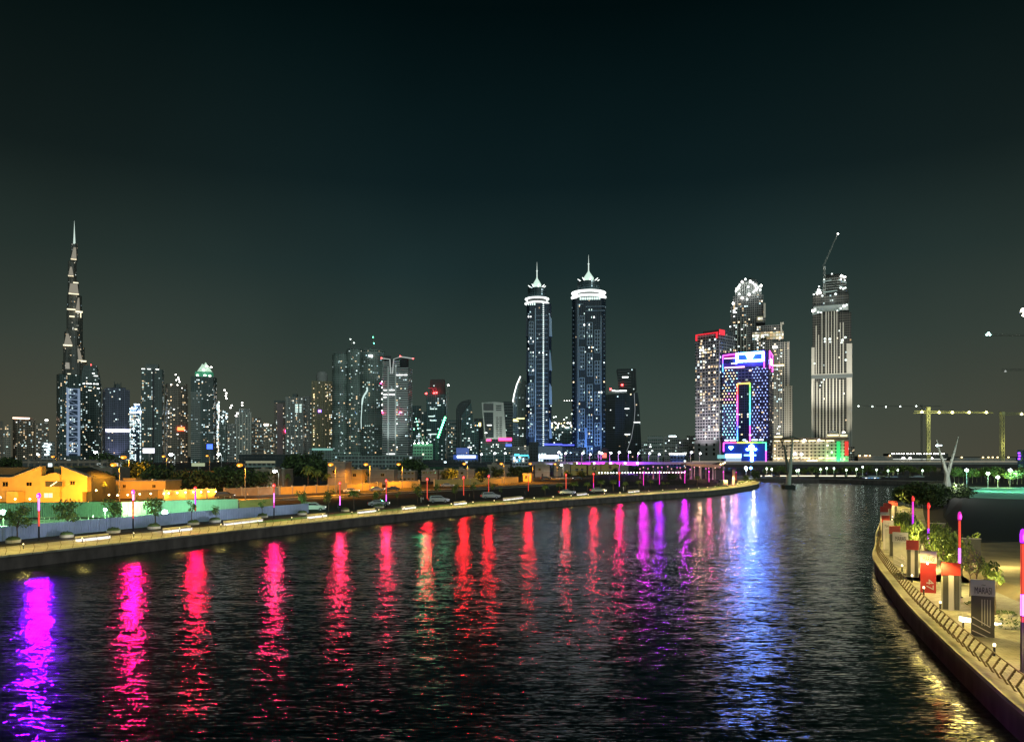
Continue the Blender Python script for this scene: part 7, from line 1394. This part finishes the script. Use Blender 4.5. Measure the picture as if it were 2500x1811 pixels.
# ------------------------------------------------------------------ info panels on the right promenade
def info_panel(px0, px1, pyt, pyb, kind, label, rz=0):
    pc = (px0 + px1) / 2; p = gp(pc, pyb, ZP); k = p.y / F; w = (px1 - px0) * k; h = (pyb - pyt) * k; t = root('info_panel', label, 'info panel', p, -atan2(p.x, p.y) * .9 + radians(rz), 'info panels along the right promenade')
    def bb(nm, x0, x1, z0, z1, y0, y1, m): b = MB(); b.box(x0 * w, x1 * w, y0, y1, z0 * h, z1 * h); return b.build(nm, m, t)
    def txt(nm, s_, size, x, z, m, rot=0, sx_=1):
        me = text_mesh(s_, size, .006); me.materials.append(m); o = bpy.data.objects.new(nm, me); C.objects.link(o); o.parent = t; o.location = (x * w, -.16, z * h); o.rotation_euler = (radians(90), radians(rot), 0); o.scale = (sx_, 1, 1); return o
    if kind in ('red', 'redgrey'):
        bb('header', -.5, .5, .74, 1, -.14, .14, M['panelr']); bb('frame', -.5, .5, 0, .738, -.05, .05, M['panelg'])
        bb('slat', -.42, -.14, .02, .735, -.12, -.052, M['paneld']); bb('slat', .18, .44, .02, .735, -.12, -.052, M['paneld']); bb('slat', -.12, .15, .0, .737, -.13, -.052, M['panelw'])
    else:
        bb('header', -.5, .5, .72, 1, -.14, .14, M['panelw']); bb('board', -.47, .47, 0, .718, -.12, .12, M['panelr'] if kind == 'white_red' else M['paneld'] if kind == 'white_dark' else M['panelg'])
        o_ = txt('lettering', 'MARASI', .27 * w, .02, .81, M['ink'], 0, .78); o_.scale = (.78, 1.7, 1); txt('emblem', '~', .3 * w, .03, .92, M['ink'])
        if kind in ('white_red', 'white_dark2', 'white_dark'): 
            if kind != 'white_dark': o = txt('lettering', '47', .8 * w, .08, .2, M['panelw'], 90); o.scale = (.9, .8, 1)
            if kind != 'white_red':
                for i in range(4): bb('board_line', -.05 + i * .11, -.01 + i * .11, .2, .66, -.135, -.122, M['panelg'])
                b = MB()
                for i in range(3): b.tube([(-.42 * w, -.14, (.34 - i * .12) * h), (.3 * w, -.14, (.18 - i * .1) * h)], .035, 5)
                b.build('board_stripe', M['panelw'], t)
        else: bb('side_board', -.5, -.3, 0, .72, -.13, .13, M['panelw'])
        if kind == 'white_red': b = MB(); b.lathe((-.05 * w, -.2, .69 * h), [(.02, 0), (.09, .06), (.02, .14)], 8); b.build('spot_lamp', E['white'], t)
    return t
pn = [(2373, 2425, 1415, 1553, 'white_dark', 'nearest info panel with lilac lettered header and dark picture board'), (2301, 2342, 1373, 1489, 'red', 'large red-headed panel with dark and pale vertical slats, left of the third mast'),
      (2248, 2284, 1345, 1446, 'white_red', 'info panel with white lettered header above a red board numbered 47'), (2214, 2241, 1318, 1408, 'red', 'red-headed slatted panel between the red 47 board and the grey 47 board'),
      (2181, 2215, 1299, 1382, 'white_dark2', 'info panel with white header above a greyish board numbered 47'), (2172, 2197, 1283, 1358, 'red', 'fourth farthest panel with bright red header and brown slats'),
      (2157, 2180, 1270, 1342, 'white', 'pale info panel with white header between two red-headed ones'), (2153, 2171, 1258, 1322, 'red', 'small far red-headed panel in the queue at the bend'),
      (2151, 2170, 1250, 1310, 'white', 'small far white-headed panel at the bend'), (2150, 2168, 1236, 1296, 'redgrey', 'farthest brownish panel at the bend of the promenade'), (2158, 2176, 1228, 1280, 'redgrey', 'dim shaded panel behind the farthest brownish panel'), (2170, 2190, 1222, 1268, 'redgrey', 'last dim panel touching the black trees')]
for a in pn: info_panel(*a)
# lit objects on the right promenade: glowing bench lines, litter bin, sign boards
p = gp(2392, 1522, ZP); t = root('bench', 'low bench with two glowing lines behind the nearest info panel', 'bench', p, radians(-58)); b = MB(); b.box(-1.6, 1.6, -.3, .3, .38, .48); b.build('seat', M['coping'], t); b = MB(); b.box(-1.5, 1.5, -.27, -.2, .02, .375); b.box(-1.5, 1.5, .2, .27, .02, .375); b.build('light_line', em('bench_line', (1, .93, .65), 4), t)
for i, (px, py) in enumerate([(2452, 1525), (2322, 1422), (2388, 1478), (2455, 1500)]):
    p = gp(px, py, ZP); t = root('planting_bed', '%s grass bed with curved edge on the right promenade' % ORD[i], 'planting bed', p, .4 * i, 'grass beds of the right promenade'); r_ = [2.2, 1.2, 1.2, 1.0][i]
    b = MB(); b.lathe((0, 0, -.02), [(r_, 0), (r_, .16), (r_ * .9, .2)], 20, sy=.6); b.build('edging', M['coping'], t); b = MB(); leaf_blob(b, (0, 0, .15), r_ * .85, 300, .07, random.Random(i), .22, (0,)); b.build('ground_cover', M['leaf'], t)
for i, (a, b_, py, pyb) in enumerate([(2272, 2306, 1276, 1310), (2350, 2392, 1313, 1365)]):
    p = gp((a + b_) / 2, pyb + 40, ZP); k = p.y / F; zt = wz(py, p.y) - ZP; w = (b_ - a) * k; t = root('sign_board', ['dark shelter board with pale top edge left of the lower shrubs', 'dark shelter board with pale top edge right of the third mast'][i], 'sign board', p, -.3)
    b = MB(); b.box(-w / 2, w / 2, -.05, .05, zt * .35, zt - .08); b.build('board', M['paneld'], t); b = MB(); b.box(-w / 2, w / 2, -.2, .2, zt - .077, zt); b.build('top_edge', M['panelw'], t); b = MB(); b.box(-w / 2, -w / 2 + .1, -.04, .04, 0, zt * .35); b.box(w / 2 - .1, w / 2, -.04, .04, 0, zt * .35); b.build('leg', M['dark'], t)
p = gp(2302, 1447, ZP)
# distant cluster of lights behind the left district (ground level lamps)

# ------------------------------------------------------------------ night haze over the whole city
HZ = 0
if HZ:
    b = MB(); b.box(-4000, 4000, -150, 3400, -8, 1000); hz = b.build('haze', None or mat('haze_tmp', (0, 0, 0))); tag(hz, kind='stuff')
    hm = bpy.data.materials.new('haze'); hm.use_nodes = True; hn, hl = hm.node_tree.nodes, hm.node_tree.links; hn.clear()
    pv = hn.new('ShaderNodeVolumePrincipled'); pv.inputs['Color'].default_value = (.9, .95, .9, 1); pv.inputs['Density'].default_value = HZ; pv.inputs['Anisotropy'].default_value = .15
    ho = hn.new('ShaderNodeOutputMaterial'); hl.new(pv.outputs[0], ho.inputs['Volume']); hz.data.materials.clear(); hz.data.materials.append(hm)
